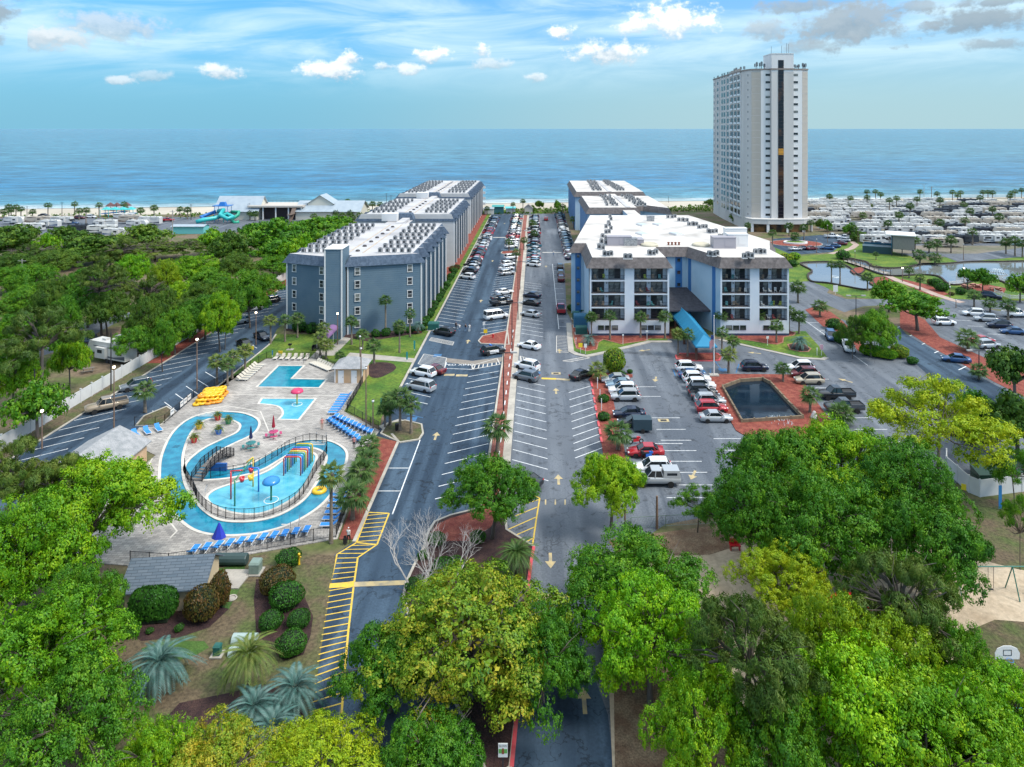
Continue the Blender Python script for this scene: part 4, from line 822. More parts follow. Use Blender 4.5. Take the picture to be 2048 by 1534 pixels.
# walls leave the balcony bays open: the two front faces are built from piers and slabs
b = MB(); n = len(c_); 
for i in range(n):
    p, q_ = c_[i], c_[(i + 1) % n]
    if abs(p[1]) < .1 and abs(q_[1]) < .1: continue
    b.add([(*p, 0), (*q_, 0), (*q_, ZE + .3), (*p, ZE + .3)], [(0, 1, 2, 3)])
b.build('wall', m_hot, Hb)
b = MB(); b.walls(offset(c_, .7), ZE - .35, ZR, 0, offset(c_, -.6)); b.poly(offset(c_, .7), ZE - .35, 0); b.poly(offset(c_, -.6), ZR, 1); rfH = b.build('roof', [m_brsh, m_roof], Hb)
FLH = 2.78; G0 = 2.95
def wing(x0, x1):
    w = x1 - x0; pier = .35; mid = 1.95; bw = (w - 2 * pier - mid) / 2; bays = [(x0 + pier, x0 + pier + bw), (x1 - pier - bw, x1 - pier)]
    g = MB(); g.box(((x0 + x1) / 2, .1, G0 / 2), (w, .2, G0)); g.box(((x0 + x1) / 2, .12, ZE - .2), (w, .24, .5)); g.build('ground_wall', m_hotw, Hb)
    for a_, c2 in ((x0, x0 + pier), (bays[0][1], bays[1][0]), (x1 - pier, x1)):
        g = MB(); g.box(((a_ + c2) / 2, .85, G0 + (ZE - G0) / 2 - .1), (c2 - a_, 1.7, ZE - G0 - .2)); g.build('pier', m_hotw, Hb)
    g = MB(); g.box(((x0 + x1) / 2, -.02, .28), (w, .1, .56)); g.build('plinth', mat('dark_plinth', (.03, .05, .10), .7), Hb)
    for ws in range(2):
        cx = (bays[ws][0] + bays[ws][1]) / 2
        for k2 in (-1.45, 0, 1.45): window(Hb, (cx + k2, -.01, 1.75), 1.15, .9, trim=m_acd, frame=.07, bar=False, curtain=rnd.random() < .4)
    for a_, c2 in bays:
        for fl in range(4):
            z = G0 + fl * FLH + .02; bl = MB(); m_ = (a_ + c2) / 2; wd = c2 - a_
            bl.box((0, 0.8, .12), (wd, 1.6, .24)); o = bl.build('balcony', m_hotw, Hb, (m_, 0, z + .0))
            bb = MB(); bb.add([(-wd / 2, 1.75, .24), (wd / 2, 1.75, .24), (wd / 2, 1.75, FLH), (-wd / 2, 1.75, FLH)], [(0, 1, 2, 3)]); bb.build('back_wall', m_hotw, o)
            for sx in (-.27, .22):
                d1 = MB(); d1.box((0, 0, 1.05), (wd * .36, .06, 2.1)); dd = d1.build('sliding_door', m_acd, o, (sx * wd, 1.70, .25))
                for h_ in (-1, 1): d2 = MB(); d2.box((0, 0, 1.05), (wd * .16, .03, 1.95)); d2.build('pane', m_glassc if rnd.random() < .5 else m_glass, dd, (h_ * wd * .085, -.04, 0))
            lf = MB(); lf.box((0, 0, 0), (.16, .12, .22)); lf.build('wall_lamp', m_acd, o, (-.02 * wd, 1.68, 2.1))
            rl = MB(); rl.tube([(-wd / 2, .06, 1.25), (wd / 2, .06, 1.25)], .03, 4); rl.tube([(-wd / 2, .06, .42), (wd / 2, .06, .42)], .03, 4)
            for i in range(int(wd / .13)): x = -wd / 2 + .06 + i * .13; rl.add([(x - .01, .06, .3), (x + .01, .06, .3), (x + .01, .06, 1.25), (x - .01, .06, 1.25)], [(0, 1, 2, 3)])
            rl.build('railing', m_blk, o)
            if fl % 2 == 0 or rnd.random() < .6:
                fm = MB(); fm.box((0, 0.0, 0.02), (wd - .1, 1.4, .02)); fm.build('deck', mat('balcony_deck', (.10, .12, .16), .8, (.24, .18, .15), 1), o, (0, .85, .245))
    return bays
W1 = wing(-20.7, -4.2); W2 = wing(6.4, 20.6)
for x, nr in ((-3.0, 0), (0.4, 0)):
    b = MB(); b.box((x, 12.95, 8.9), (1.5, .12, 10.4)); pn = b.build('blue_panel', m_hotb, Hb)
    for fl in range(4): window(pn, (x, 12.86, 5.0 + fl * FLH), .85, .9, trim=m_hotb, bar=False)
u = Vector((4.2, -13)).normalized(); nrm = math.atan2(-u.x, u.y) + math.pi
for k2 in (.1, .82):
    p = Vector((2.2, 13)).lerp(Vector((6.4, 0)), k2); b = MB(); b.box((0, 0, 7.1), (1.2, .14, 13.9)); pn = b.build('blue_panel', m_hotb, Hb, (p.x, p.y, 0), math.atan2(u.y, u.x))
b = MB(); b.box((-22.0, 17.95, 7.3), (1.3, .12, 14.0)); pn = b.build('blue_panel', m_hotb, Hb)
for fl in range(5): window(pn, (-22.0, 17.86, 2.2 + fl * FLH), .8, .85, trim=m_hotb, bar=False, curtain=True)
for i in range(7):
    p = Vector((-23.6, 18)).lerp(Vector((-15.6, 72)), (i + .5) / 7); b = MB(); b.box((0, 0, 7.1), (1.4, .14, 13.9)); b.build('blue_panel', m_hotb, Hb, (p.x - .03, p.y, 0), math.atan2(54, 8))
# things on the roof
for px, py in [(1220, 436), (1222, 441), (1217, 449), (1219, 453), (1212, 457), (1222, 460), (1212, 468), (1218, 467), (1205, 476), (1212, 480), (1203, 487), (1212, 489), (1198, 498), (1206, 500), (1209, 512), (1216, 513), (1222, 512), (1251, 518), (1260, 518), (1299, 510), (1307, 511), (1312, 508), (1336, 437), (1344, 437), (1350, 436), (1358, 443), (1366, 443), (1374, 444), (1378, 452), (1386, 451), (1393, 452), (1398, 458), (1406, 457), (1412, 457), (1417, 466), (1425, 467), (1432, 466), (1440, 477), (1448, 476), (1457, 476), (1419, 512), (1428, 513), (1434, 511), (1489, 517), (1496, 514), (1503, 516), (1511, 508), (1520, 507), (1528, 508)]:
    x, y = rp(px, py); 
    ob('condenser_unit', AC, rfH, (x, y, ZR), rnd.uniform(-.05, .05))
for px, py in ((1285, 451), (1318, 450), (1285, 469), (1353, 469)):
    x, y = rp(px, py); b = MB(); b.box((0, 0, .2), (2.2, 3.6, .4), mi=0); b.box((0, 0, .42), (1.9, 3.3, .08), mi=1); b.build('skylight', [m_trim, mat('skylight_dome', (.55, .60, .62), .2)], rfH, (x, y, ZR), .35)
for px, py in ((1299, 491), (1402, 491)):
    x, y = rp(px, py); b = MB(); b.lathe([(2.0, 0), (2.0, .35), (1.7, .55), (1.2, .4), (.01, .35)], 20, sy=1.2); b.build('tank_cover', mat('cover_beige', (.52, .47, .36), .7), rfH, (x, y, ZR))
for px, py, w, d_, h_ in ((1238, 490, 5.5, 2.2, 2.0), (1260, 490, 3.0, 2.5, 1.6), (1276, 488, 2.2, 3.5, 1.2), (1446, 495, 5, 3, 2.4), (1473, 492, 4.5, 3, 2.8), (1470, 487, 5, 2, 3.6), (1301, 442, 2, 1.6, 1.4)):
    x, y = rp(px, py); b = MB(); b.box((0, 0, h_ / 2), (w, d_, h_)); b.box((0, 0, h_ + .06), (w + .15, d_ + .15, .12)); b.box((w * .2, -d_ / 2 - .02, h_ * .5), (w * .4, .06, h_ * .6)); b.build('air_handler', rnd.choice([m_ac, m_trim, mat('duct_grey', (.33, .31, .34), .5)]), rfH, (x, y, ZR))
for i in range(4):
    x, y = rp(1337 + i * 7, 490); b = MB(); b.lathe([(.22, 0), (.22, .5), (.34, .55), (.3, .7), (.01, .75)], 8); b.build('exhaust_vent', mat('rusty_vent', (.22, .08, .05), .7), rfH, (x, y, ZR))
# canopy and porch
Cn = thing('entrance_canopy', 'long bright blue canopy on brown posts reaching from the hotel porch to the drive', 'canopy', (31.0, 139, 0))
m_can = mat('blue_canvas', (.010, .19, .35), .7, (.013, .21, .38), .6)
pa = P(1395, 692, 3.2); pc = (30.4 , 156.0)
b = MB(); y0, y1 = -10.6, 13.0; x0, x1 = .3, .1; hw0 = 2.0
b.add([(x0 - hw0, y0, 3.0), (x0, y0 + 2.2, 4.6), (x0 + hw0, y0, 3.0), (x1 - hw0, y1, 3.2), (x1, y1, 4.8), (x1 + hw0, y1, 3.2)], [(0, 3, 4, 1), (1, 4, 5, 2), (0, 1, 2)])
b.walls([(x0 - hw0, y0), (x0 + hw0, y0), (x1 + hw0, y1), (x1 - hw0, y1)], 2.75, 3.0); b.build('awning_roof', m_can, Cn)
for i in range(14):
    k2 = (i + .5) / 14; xx = x0 + (x1 - x0) * k2; yy = y0 + 2.2 + (y1 - y0 - 2.2) * k2
    for s in (-1, 1): b = MB(); b.bar((xx, yy, 4.64), (xx + s * hw0, yy - 1.0 * (1 - k2), 3.05 + .2 * k2), .05); b.build('seam', m_can, Cn)
for s in (-1, 1):
    for k2 in (.02, .45, .8): b = MB(); b.box((x0 + (x1 - x0) * k2 + s * (hw0 - .35), y0 + .6 + (y1 - y0) * k2, 1.5), (.4, .4, 3.0)); b.build('post', mat('brown_post', (.12, .05, .035), .8), Cn)
b = MB(); b.add([(-6.5, 3.5, 4.4), (5.5, 3.5, 4.4), (2.5, 12.9, 7.2), (-4.1, 12.9, 7.2), (-6.5, 3.5, 4.1), (5.5, 3.5, 4.1), (5.5, 12.9, 4.1), (-4.1, 12.9, 4.1)], [(0, 1, 2, 3), (4, 5, 1, 0), (5, 6, 2, 1), (7, 4, 0, 3)]); b.build('porch_roof', mat('dark_shingle', (.035, .035, .045), .85, (.065, .065, .08), 1.5, fine=.3), Hb)
b = MB(); b.box((-.9, 12.7, 1.9), (6.2, .2, 3.8)); b.build('lobby_door', mat('lobby_dark', (.05, .02, .02), .6), Hb)
def hblock(label, x0, x1, y0, y1, notch=None):
    o = thing('hotel_block', label, 'building', ((x0 + x1) / 2, y0, 0)); hw = (x1 - x0) / 2; D = y1 - y0
    pts = [(-hw, 0), (hw, 0), (hw, D), (-hw, D)]
    if notch: pts = [(-hw, 0), (hw * .25, 0), (hw * .25, 8), (hw * .45, 8), (hw, -2), (hw, D), (-hw, D)]
    c2 = ccw(pts); b = MB(); b.walls(c2, 0, ZE + .3); b.build('wall', m_hot, o)
    b = MB(); b.walls(offset(c2, .7), ZE - .35, ZR, 0, offset(c2, -.6)); b.poly(offset(c2, .7), ZE - .35, 0); b.poly(offset(c2, -.6), ZR, 1); r_ = b.build('roof', [m_brsh, m_roof], o)
    for i in range(int(D / 5)): b = MB(); b.box((-hw - .03, 2.5 + i * 5, 7.1), (.14, 2.0, 14)); b.build('blue_panel', m_hotb, o)
    for s in (-1, 1):
        for i in range(int(D / 5.2)):
            for j in range(3): ob('condenser_unit', AC, r_, (s * 5.0 + rnd.uniform(-.4, .4) + (j - 1) * 1.5 - i * .12 * s, 5 + i * 4.6 + (j % 2), ZR))
    b = MB(); b.box((0, D / 2, ZR + .1), (1.6, D - 2, .2)); b.build('roof_walkway', m_roofg, r_)
    b = MB(); b.prism([(-2, -18), (2, -18), (2, -.05), (-2, -.05)], 0, 15.4, 0, 1); b.build('link_block', [m_hot, m_roof], o)
    return o
hblock('pale blue hotel block with notched roof behind the balcony block', 17.5, 45.2, 237, 279, True); hblock('pale blue hotel block at the sea end behind the notched one', 16.6, 46, 296, 360)

# ------------------------------------------------------------ tower
T = thing('apartment_tower', 'tall cream apartment tower with dark glass stair strip and antennas on top', 'building', (102, 294, 0))
FH = 3.09; Z0 = 5.2; ZT = 67.6
fw = [(-12.2, 3.0), (-9.6, 0), (-4.2, 0), (-4.2, .6), (8.6, .6), (8.6, 0), (9.4, 0), (12.2, 2.5)]
fp = [(-13.2, 6.0), (-11.3, .8), (-7.6, 0), (-3.6, 0), (-3.6, -1.6), (5.6, -1.6), (5.6, 0), (9.8, 0), (12.4, .8), (12.8, 62), (-11.8, 62), (-12.9, 40)]
b = MB(); b.walls(ccw(fp), 0, ZT); b.poly(fp, ZT); b.build('wall', m_cream, T)
b = MB(); strip(b, offset(ccw(fp), .02), .5, ZT - .05, ZT + .55, True); b.build('parapet', mat('parapet_dark', (.26, .22, .20), .8), T)
b = MB(); b.prism([(-3.62, -1.62), (5.62, -1.62), (5.62, 9), (-3.62, 9)], ZT - 1, ZT + 6.6); b.box((1.0, 3.7, ZT + 6.7), (9.5, 10.9, .25)); b.build('lift_core', m_tw, T)
b = MB(); b.box((.3, -1.66, 3 + (ZT + 1.0) / 2), (2.3, .12, ZT + 1.0)); st_ = b.build('stair_glass', mat('stair_glass', (.012, .010, .016), .12, (.10, .045, .025), .12, .52, .62, stretch=(1, 1, 1.2)), T)
for fl in range(44): b = MB(); b.box((.3, -1.75, 4 + fl * 1.5), (2.3, .06, .09)); b.build('mullion', mat('brown_mullion', (.07, .05, .05), .5), st_)
b = MB(); b.box((.3, -1.74, Z0 + 9.1 * FH), (2.2, .05, 2.6)); b.build('lit_landing', mat('amber_pane', (.55, .26, .03), .4), st_)
for s, x0, x1 in ((-1, -7.6, -3.6), (1, 5.6, 9.8)):
    b = MB(); b.box(((x0 + x1) / 2 , -.06, ZT / 2 + 2.6), (x1 - x0 - .1, .14, ZT - 5.3)); b.build('pale_strip', m_tw, T)
    for fl in range(20): window(T, (x0 + 2.9 if s < 0 else x0 + 1.4, -.14, Z0 + 1.6 + fl * FH), 2.0, 1.05, trim=m_tw, frame=.08, bar=False, curtain=rnd.random() < .25)
for a_, c2, m_ in (((-11.3, .8), (-7.6, 0), m_beige), ((9.8, 0), (12.4, .8), m_beige), ((-13.0, 5.5), (-11.35, .95), m_cream)):
    a_, c2 = Vector(a_), Vector(c2); b = MB(); strip(b, [a_.lerp(c2, .01), a_.lerp(c2, .99)], .14, .07, FH - .07); pm = b.mesh('panel', m_)
    for fl in range(20): ob('panel', pm, T, (0, 0, Z0 + fl * FH))
for fl in range(20):
    p = Vector((-13.2, 6)).lerp(Vector((-11.3, .8)), .62); window(T, (p.x - .10, p.y - .03, Z0 + 1.6 + fl * FH), .5, .95, math.atan2(-1.9, -5.2), trim=m_tw, frame=.05, bar=False)
# balcony side, facing west
bal = MB(); bal.box((0, 0, 0), (1.4, 5.6, .22), mi=0); bal.box((-.66, 0, .55), (.08, 5.6, .9), mi=0)
bdoor = MB(); bdoor.box((0, 0, 0), (.08, 4.6, 2.0))
m_bface = mat('balcony_front', (.66, .70, .72), .6); BAL = MB(); BAL.box((0, 0, 0), (.5, 4.2, .2)); BAL.box((-.22, 0, .4), (.07, 4.2, .6)); BAL = BAL.mesh('balcony', m_bface)
RCS = MB(); RCS.box((0, 0, 1.35), (.1, 3.9, 2.2)); RCS = RCS.mesh('balcony_door', m_glass)
SM = MB(); SM.box((0, 0, 1.6), (.1, 1.9, 1.5)); SM = SM.mesh('window', m_glass); TN = MB(); TN.box((0, 0, 1.5), (.1, 1.1, 2.1)); TN = TN.mesh('window', mat('teal_glass', (.02, .10, .12), .1)); FIN = MB(); FIN.box((0, 0, ZT / 2 + 2), (.5, .3, ZT - 5)); FIN = FIN.mesh('fin', m_tw)
def wx(y): return np.interp(y, [6, 40, 62], [-13.2, -12.9, -11.8])
for y in (9.3, 14.2, 20.0, 26.5, 33.5, 47.5, 57): ob('fin', FIN, T, (wx(y) - .2, y, 0))
for fl in range(21):
    z = Z0 + fl * FH - .3
    for y in (11.8, 17.2, 23.5):
        ob('balcony', BAL, T, (wx(y) - .25, y, z)); ob('balcony_door', RCS, T, (wx(y) - .03, y, z))
    for y in (15.0, 20.8, 27.2): ob('window', SM, T, (wx(y) - .03, y, z))
    for y in (30, 31.6, 36, 37.6, 40.5, 42): ob('window', TN, T, (wx(y) - .03, y, z))
    for y in (51, 60): ob('window', SM, T, (wx(y) - .03, y, z), 0, (1, 1.4 if y == 51 else .6, 1))
b = MB(); pod = [(-13.5, -.5), (-12, -3.2), (-6, -4.8), (2, -5.2), (9, -4.2), (13.2, -1.5), (13.2, 2), (-13.5, 4)]; b.prism(pod, 3.4, 5.4); b.prism(offset(ccw(pod), .1), 5.1, 5.5); o = b.build('podium_band', m_cream, T)
b = MB(); b.walls(offset(ccw(pod), -1.2), 0, 3.4); b.build('lobby_glass', mat('lobby_glass', (.03, .025, .02), .15, (.20, .10, .04), .25, .45, .6), T)
for x, y in pod[1:6]: b = MB(); b.box((x, y + .5, 1.7), (1.0, .7, 3.4)); b.build('column', m_tw, T)
for i, (x, y, h_, w) in enumerate([(-9, 3, 3.5, .15), (-8, 4, 4.5, .3), (-7, 3, 4.0, .2), (-6, 4, 4.8, .3), (-5, 3.5, 3.5, .4), (-2.5, 2, 13, .1), (2.2, 3, 13.5, .12), (4.3, 3, 15, .1), (5.2, 3, 14.5, .1), (7.8, 3, 3.0, .2), (8.4, 3, 2.4, .2), (9.2, 3, 2.6, .2), (9.8, 4, 3.2, .2), (11.2, 3, 3.8, .35), (11.9, 3.4, 3.0, .4), (12.3, 3, 3.6, .2), (-11, 12, 3, .3), (-11.3, 16, 3.2, .3), (-11, 24, 3.6, .4), (-11, 27, 3.4, .3)]):
    h_ *= .75; b = MB(); z = ZT + .4; b.bar((x, y, z), (x, y, z + h_), w * .5 + .06)
    if w >= .15:
        for a_ in range(3): b.box((x + .35 * math.cos(a_ * 2.1), y + .35 * math.sin(a_ * 2.1), z + h_ * .7), (.25, .15, h_ * .5))
    b.build('antenna', mat('antenna_grey', (.12, .14, .16), .5), T)

# ------------------------------------------------------------ small buildings
def hut(name, label, cx, cy, w, d_, hw, hr, wallm, roofm, axis='y', rz=0.0, over=.4, cat='shed', door=None):
    o = thing(name, label, cat, (cx, cy, .04), rz); x, y = w / 2, d_ / 2
    b = MB()
    if axis == 'y': b.add([(-x, -y, 0), (x, -y, 0), (x, y, 0), (-x, y, 0), (-x, -y, hw), (x, -y, hw), (x, y, hw), (-x, y, hw), (0, -y, hr - .05), (0, y, hr - .05)], [(0, 1, 5, 8, 4), (2, 3, 7, 9, 6), (1, 2, 6, 5), (3, 0, 4, 7)])
    else: b.add([(-x, -y, 0), (x, -y, 0), (x, y, 0), (-x, y, 0), (-x, -y, hw), (x, -y, hw), (x, y, hw), (-x, y, hw), (-x, 0, hr - .05), (x, 0, hr - .05)], [(0, 1, 5, 4), (2, 3, 7, 6), (1, 2, 6, 9, 5), (3, 0, 4, 8, 7)])
    b.build('wall', wallm, o); x += over; y += over; e = hw - over * (hr - hw) / (w / 2 if axis == 'y' else d_ / 2)
    for s in (-1, 1):
        b = MB()
        if axis == 'y': q = [(s * x, -y, e), (s * x, y, e), (0, y, hr), (0, -y, hr)]
        else: q = [(-x, s * y, e), (x, s * y, e), (x, 0, hr), (-x, 0, hr)]
        b.add(q + [(a_, b_, c2 + .12) for a_, b_, c2 in q], [(0, 1, 2, 3), (4, 5, 6, 7), (0, 1, 5, 4), (1, 2, 6, 5), (2, 3, 7, 6), (3, 0, 4, 7)]); b.build('roof_slope', roofm, o)
    return o
m_greysh = mat('grey_shingle', (.24, .25, .26), .85, (.34, .34, .35), 1.3, .35, .65, fine=.25); m_tanw = mat('tan_wall', (.52, .33, .19), .8, (.58, .40, .25), .8)
def shingled(name, c1, c2, w=.9, h=.22):
    m = bpy.data.materials.new(name); m.use_nodes = True; t = m.node_tree; b = t.nodes['Principled BSDF']; b.inputs['Roughness'].default_value = .85
    br = t.nodes.new('ShaderNodeTexBrick'); tc = t.nodes.new('ShaderNodeTexCoord'); t.links.new(tc.outputs['Object'], br.inputs[0]); br.inputs['Scale'].default_value = 1; br.inputs['Brick Width'].default_value = w; br.inputs['Row Height'].default_value = h; br.inputs['Mortar Size'].default_value = .02
    br.inputs['Color1'].default_value = (*c1, 1); br.inputs['Color2'].default_value = (*c2, 1); br.inputs['Mortar'].default_value = (*[c * .5 for c in c1], 1); t.links.new(br.outputs[0], b.inputs['Base Color']); return m
hut('pool_shed', 'long low shed with grey shingle roof beside the lazy river', -53.8, 86.4, 7.4, 7.4, 2.7, 4.5, m_tanw, m_greysh)
ph = hut('pump_house', 'tan pump house with slate shingle roof among clipped bushes', -33.3, 64.3, 6.6, 4.2, 2.2, 3.6, mat('pale_tan_wall', (.50, .40, .26), .8), shingled('slate_shingle', (.085, .115, .15), (.12, .15, .185)), 'x', .1)
rh = thing('pool_hut', 'small tan pool hut with hipped grey roof and two white doors', 'hut', (-31.6, 119.9, .08)); 
b = MB(); b.prism([(-2.4, -1.8), (2.4, -1.8), (2.4, 2.4), (-2.4, 2.4)], 0, 2.6); b.build('wall', m_tanw, rh)
b = MB(); b.add([(-2.9, -2.3, 2.5), (2.9, -2.3, 2.5), (2.9, 2.9, 2.5), (-2.9, 2.9, 2.5), (-.8, .3, 3.8), (.8, .3, 3.8)], [(0, 1, 5, 4), (1, 2, 5), (2, 3, 4, 5), (3, 0, 4), (3, 2, 1, 0)]); b.build('roof', m_greysh, rh)
for x in (-1.3, .9): b = MB(); b.box((x, -1.84, 1.05), (.95, .08, 2.1)); d_ = b.build('door', m_trim, rh); b = MB(); b.box((x + .35, -1.9, 1.0), (.08, .06, .12)); b.build('handle', m_blk, d_)
for x in (-2.3, 2.3): b = MB(); b.box((x, -1.83, 1.3), (.16, .08, 2.5)); b.build('corner_trim', m_trim, rh)

# white fence along the side car park
wf = thing('white_fence', 'long white panel fence between the side car park and the wooded camp', 'fence', (-71.4, 88, 0)); m_wf = mat('white_vinyl', (.66, .66, .65), .6, (.58, .58, .58), .8)
pn = MB(); pn.box((0, 0, 1.0), (.07, 2.52, 1.85)); pn.box((.0, 0, 1.95), (.11, 2.52, .08)); pn = pn.mesh('panel', m_wf); ps = MB(); ps.box((0, 0, 1.08), (.17, .17, 2.16)); ps.box((0, 0, 2.2), (.24, .24, .08)); ps = ps.mesh('post', m_wf)
for i in range(42):
    ob('panel', pn, wf, (0, 1.36 + i * 2.72, 0)); ob('post', ps, wf, (0, i * 2.72, 0))
# vinyl enclosure with green bins at the right edge
en = thing('bin_enclosure', 'white vinyl enclosure around green bins near the playground', 'enclosure', (*P(1958, 990).xy, 0))
e0 = P(1958, 990); pts = [P(1893, 930) - e0, P(1893, 945) - e0, P(1938, 985) - e0, P(1960, 994) - e0, P(2085, 978) - e0, P(2110, 940) - e0]
for i, (a_, c2) in enumerate(zip(pts, pts[1:])):
    n = max(1, int((c2 - a_).length / 2.4))
    for j in range(n):
        p, q_ = a_.lerp(c2, j / n), a_.lerp(c2, (j + 1) / n); b = MB(); mid = (p + q_) / 2; b.box((mid.x, mid.y, 1.0), ((q_ - p).length - .1, .06, 2.0), math.atan2(q_.y - p.y, q_.x - p.x)); b.build('panel', m_wf, en); b = MB(); b.box((p.x, p.y, 1.06), (.15, .15, 2.12)); b.build('post', m_wf, en)
p = (pts[2] + pts[3]) / 2 - Vector((1.6, .5, 0)); b = MB(); b.box((p.x, p.y - .06, 1.2), (.5, .03, .7), -.6); b.build('notice', mat('notice_yellow', (.75, .60, .03), .6), en)
m_gbin = mat('dark_green_bin', (.008, .045, .032), .5)
for i, (px, py, s) in enumerate(((1968, 968, 1.0), (1990, 962, 1.15), (2015, 964, 1.1), (1978, 952, 1.1), (2040, 958, 1.2))):
    p = P(px, py); b = MB(); b.prism([(-1.1 * s, -.9 * s), (1.1 * s, -.9 * s), (1.1 * s, .9 * s), (-1.1 * s, .9 * s)], .1, 1.5 * s); b.add([(-1.15 * s, -.95 * s, 1.5 * s), (1.15 * s, -.95 * s, 1.5 * s), (1.15 * s, .95 * s, 1.95 * s), (-1.15 * s, .95 * s, 1.95 * s), (-1.15 * s, .95 * s, 1.5 * s), (1.15 * s, .95 * s, 1.5 * s)], [(0, 1, 2, 3), (1, 5, 2), (0, 3, 4), (2, 5, 4, 3)])
    for x in (-1.15 * s, 1.15 * s): b.box((x, 0, 1.0), (.12, 1.4 * s, .16))
    o = b.build('refuse_bin', m_gbin, None, (p.x, p.y, .02)); tag(o, f'dark green refuse bin in the white enclosure, {nth(i)} of five counting from the notice', 'bin', 'green bins in the enclosure')
# ------------------------------------------------------------ vehicles
m_cg = mat('car_glass', (.012, .018, .024), .05, spec=.8); m_ty = mat('tyre', (.012, .012, .013), .8); m_rim = mat('alloy_rim', (.42, .43, .45), .35, metal=.6)
m_tl = mat('tail_lamp', (.45, .01, .012), .25); m_hl = mat('head_lamp', (.70, .72, .74), .15); m_dk = mat('dark_plastic', (.018, .018, .02), .6)
PAINTS = {'white': (.76, .77, .78), 'black': (.008, .009, .012), 'silver': (.44, .46, .48), 'grey': (.15, .17, .19), 'red': (.38, .012, .020), 'maroon': (.13, .012, .02), 'blue': (.03, .09, .22), 'navy': (.008, .016, .045), 'teal': (.02, .13, .18), 'beige': (.46, .40, .30), 'tan': (.34, .27, .19), 'dark grey': (.045, .05, .06), 'pale blue': (.22, .33, .42)}
for k_, c in PAINTS.items(): mat('paint_' + k_, c, .28, metal=.25 if k_ not in ('white', 'black', 'red') else 0, coat=.6)
SPEC = {  # length, half width, stations (x, zbot, ztop, hw), belt z, glass base x0 x1, roof x0 x1, roof z
 'sedan': (4.8, [(-2.40, .38, .80, .74), (-2.28, .26, .98, .86), (-1.5, .2, 1.0, .91), (0, .19, .96, .91), (1.0, .19, .93, .91), (2.0, .22, .78, .87), (2.33, .28, .66, .78), (2.42, .36, .56, .66)], .93, -1.85, 1.15, -1.0, .25, 1.46),
 'coupe': (4.7, [(-2.36, .38, .80, .76), (-2.25, .26, .97, .88), (-1.5, .2, .98, .93), (0, .19, .92, .92), (.9, .19, .90, .92), (2.0, .22, .78, .88), (2.3, .28, .66, .80), (2.38, .36, .56, .66)], .90, -1.9, .85, -.95, -.05, 1.38),
 'suv': (4.75, [(-2.38, .42, .98, .80), (-2.28, .30, 1.06, .89), (-1.5, .24, 1.08, .94), (0, .23, 1.05, .94), (1.0, .23, 1.03, .94), (2.0, .26, .93, .90), (2.3, .32, .80, .80), (2.38, .42, .66, .68)], 1.03, -2.28, 1.3, -1.72, .35, 1.70),
 'minivan': (5.1, [(-2.55, .38, .98, .84), (-2.45, .26, 1.06, .93), (-1.5, .2, 1.08, .98), (0, .19, 1.05, .98), (1.2, .19, 1.02, .97), (2.15, .22, .88, .91), (2.48, .28, .72, .80), (2.56, .36, .6, .68)], 1.02, -2.45, 1.85, -2.0, .6, 1.76),
 'van': (5.6, [(-2.8, .45, 1.15, .95), (-2.72, .35, 1.2, 1.0), (-1.5, .28, 1.22, 1.02), (0, .28, 1.22, 1.02), (1.6, .28, 1.2, 1.0), (2.3, .3, 1.1, .95), (2.7, .34, .98, .86), (2.8, .42, .7, .76)], 1.18, -2.74, 2.0, -2.62, 1.05, 2.12),
 'pickup': (5.7, [(-2.85, .55, 1.13, .92), (-2.78, .46, 1.18, .98), (-.55, .42, 1.18, 1.0), (0, .42, 1.18, 1.0), (1.2, .42, 1.2, 1.0), (2.3, .44, 1.16, .97), (2.72, .46, 1.05, .9), (2.84, .52, .8, .8)], 1.16, -.75, 1.35, -.5, .6, 1.93)}
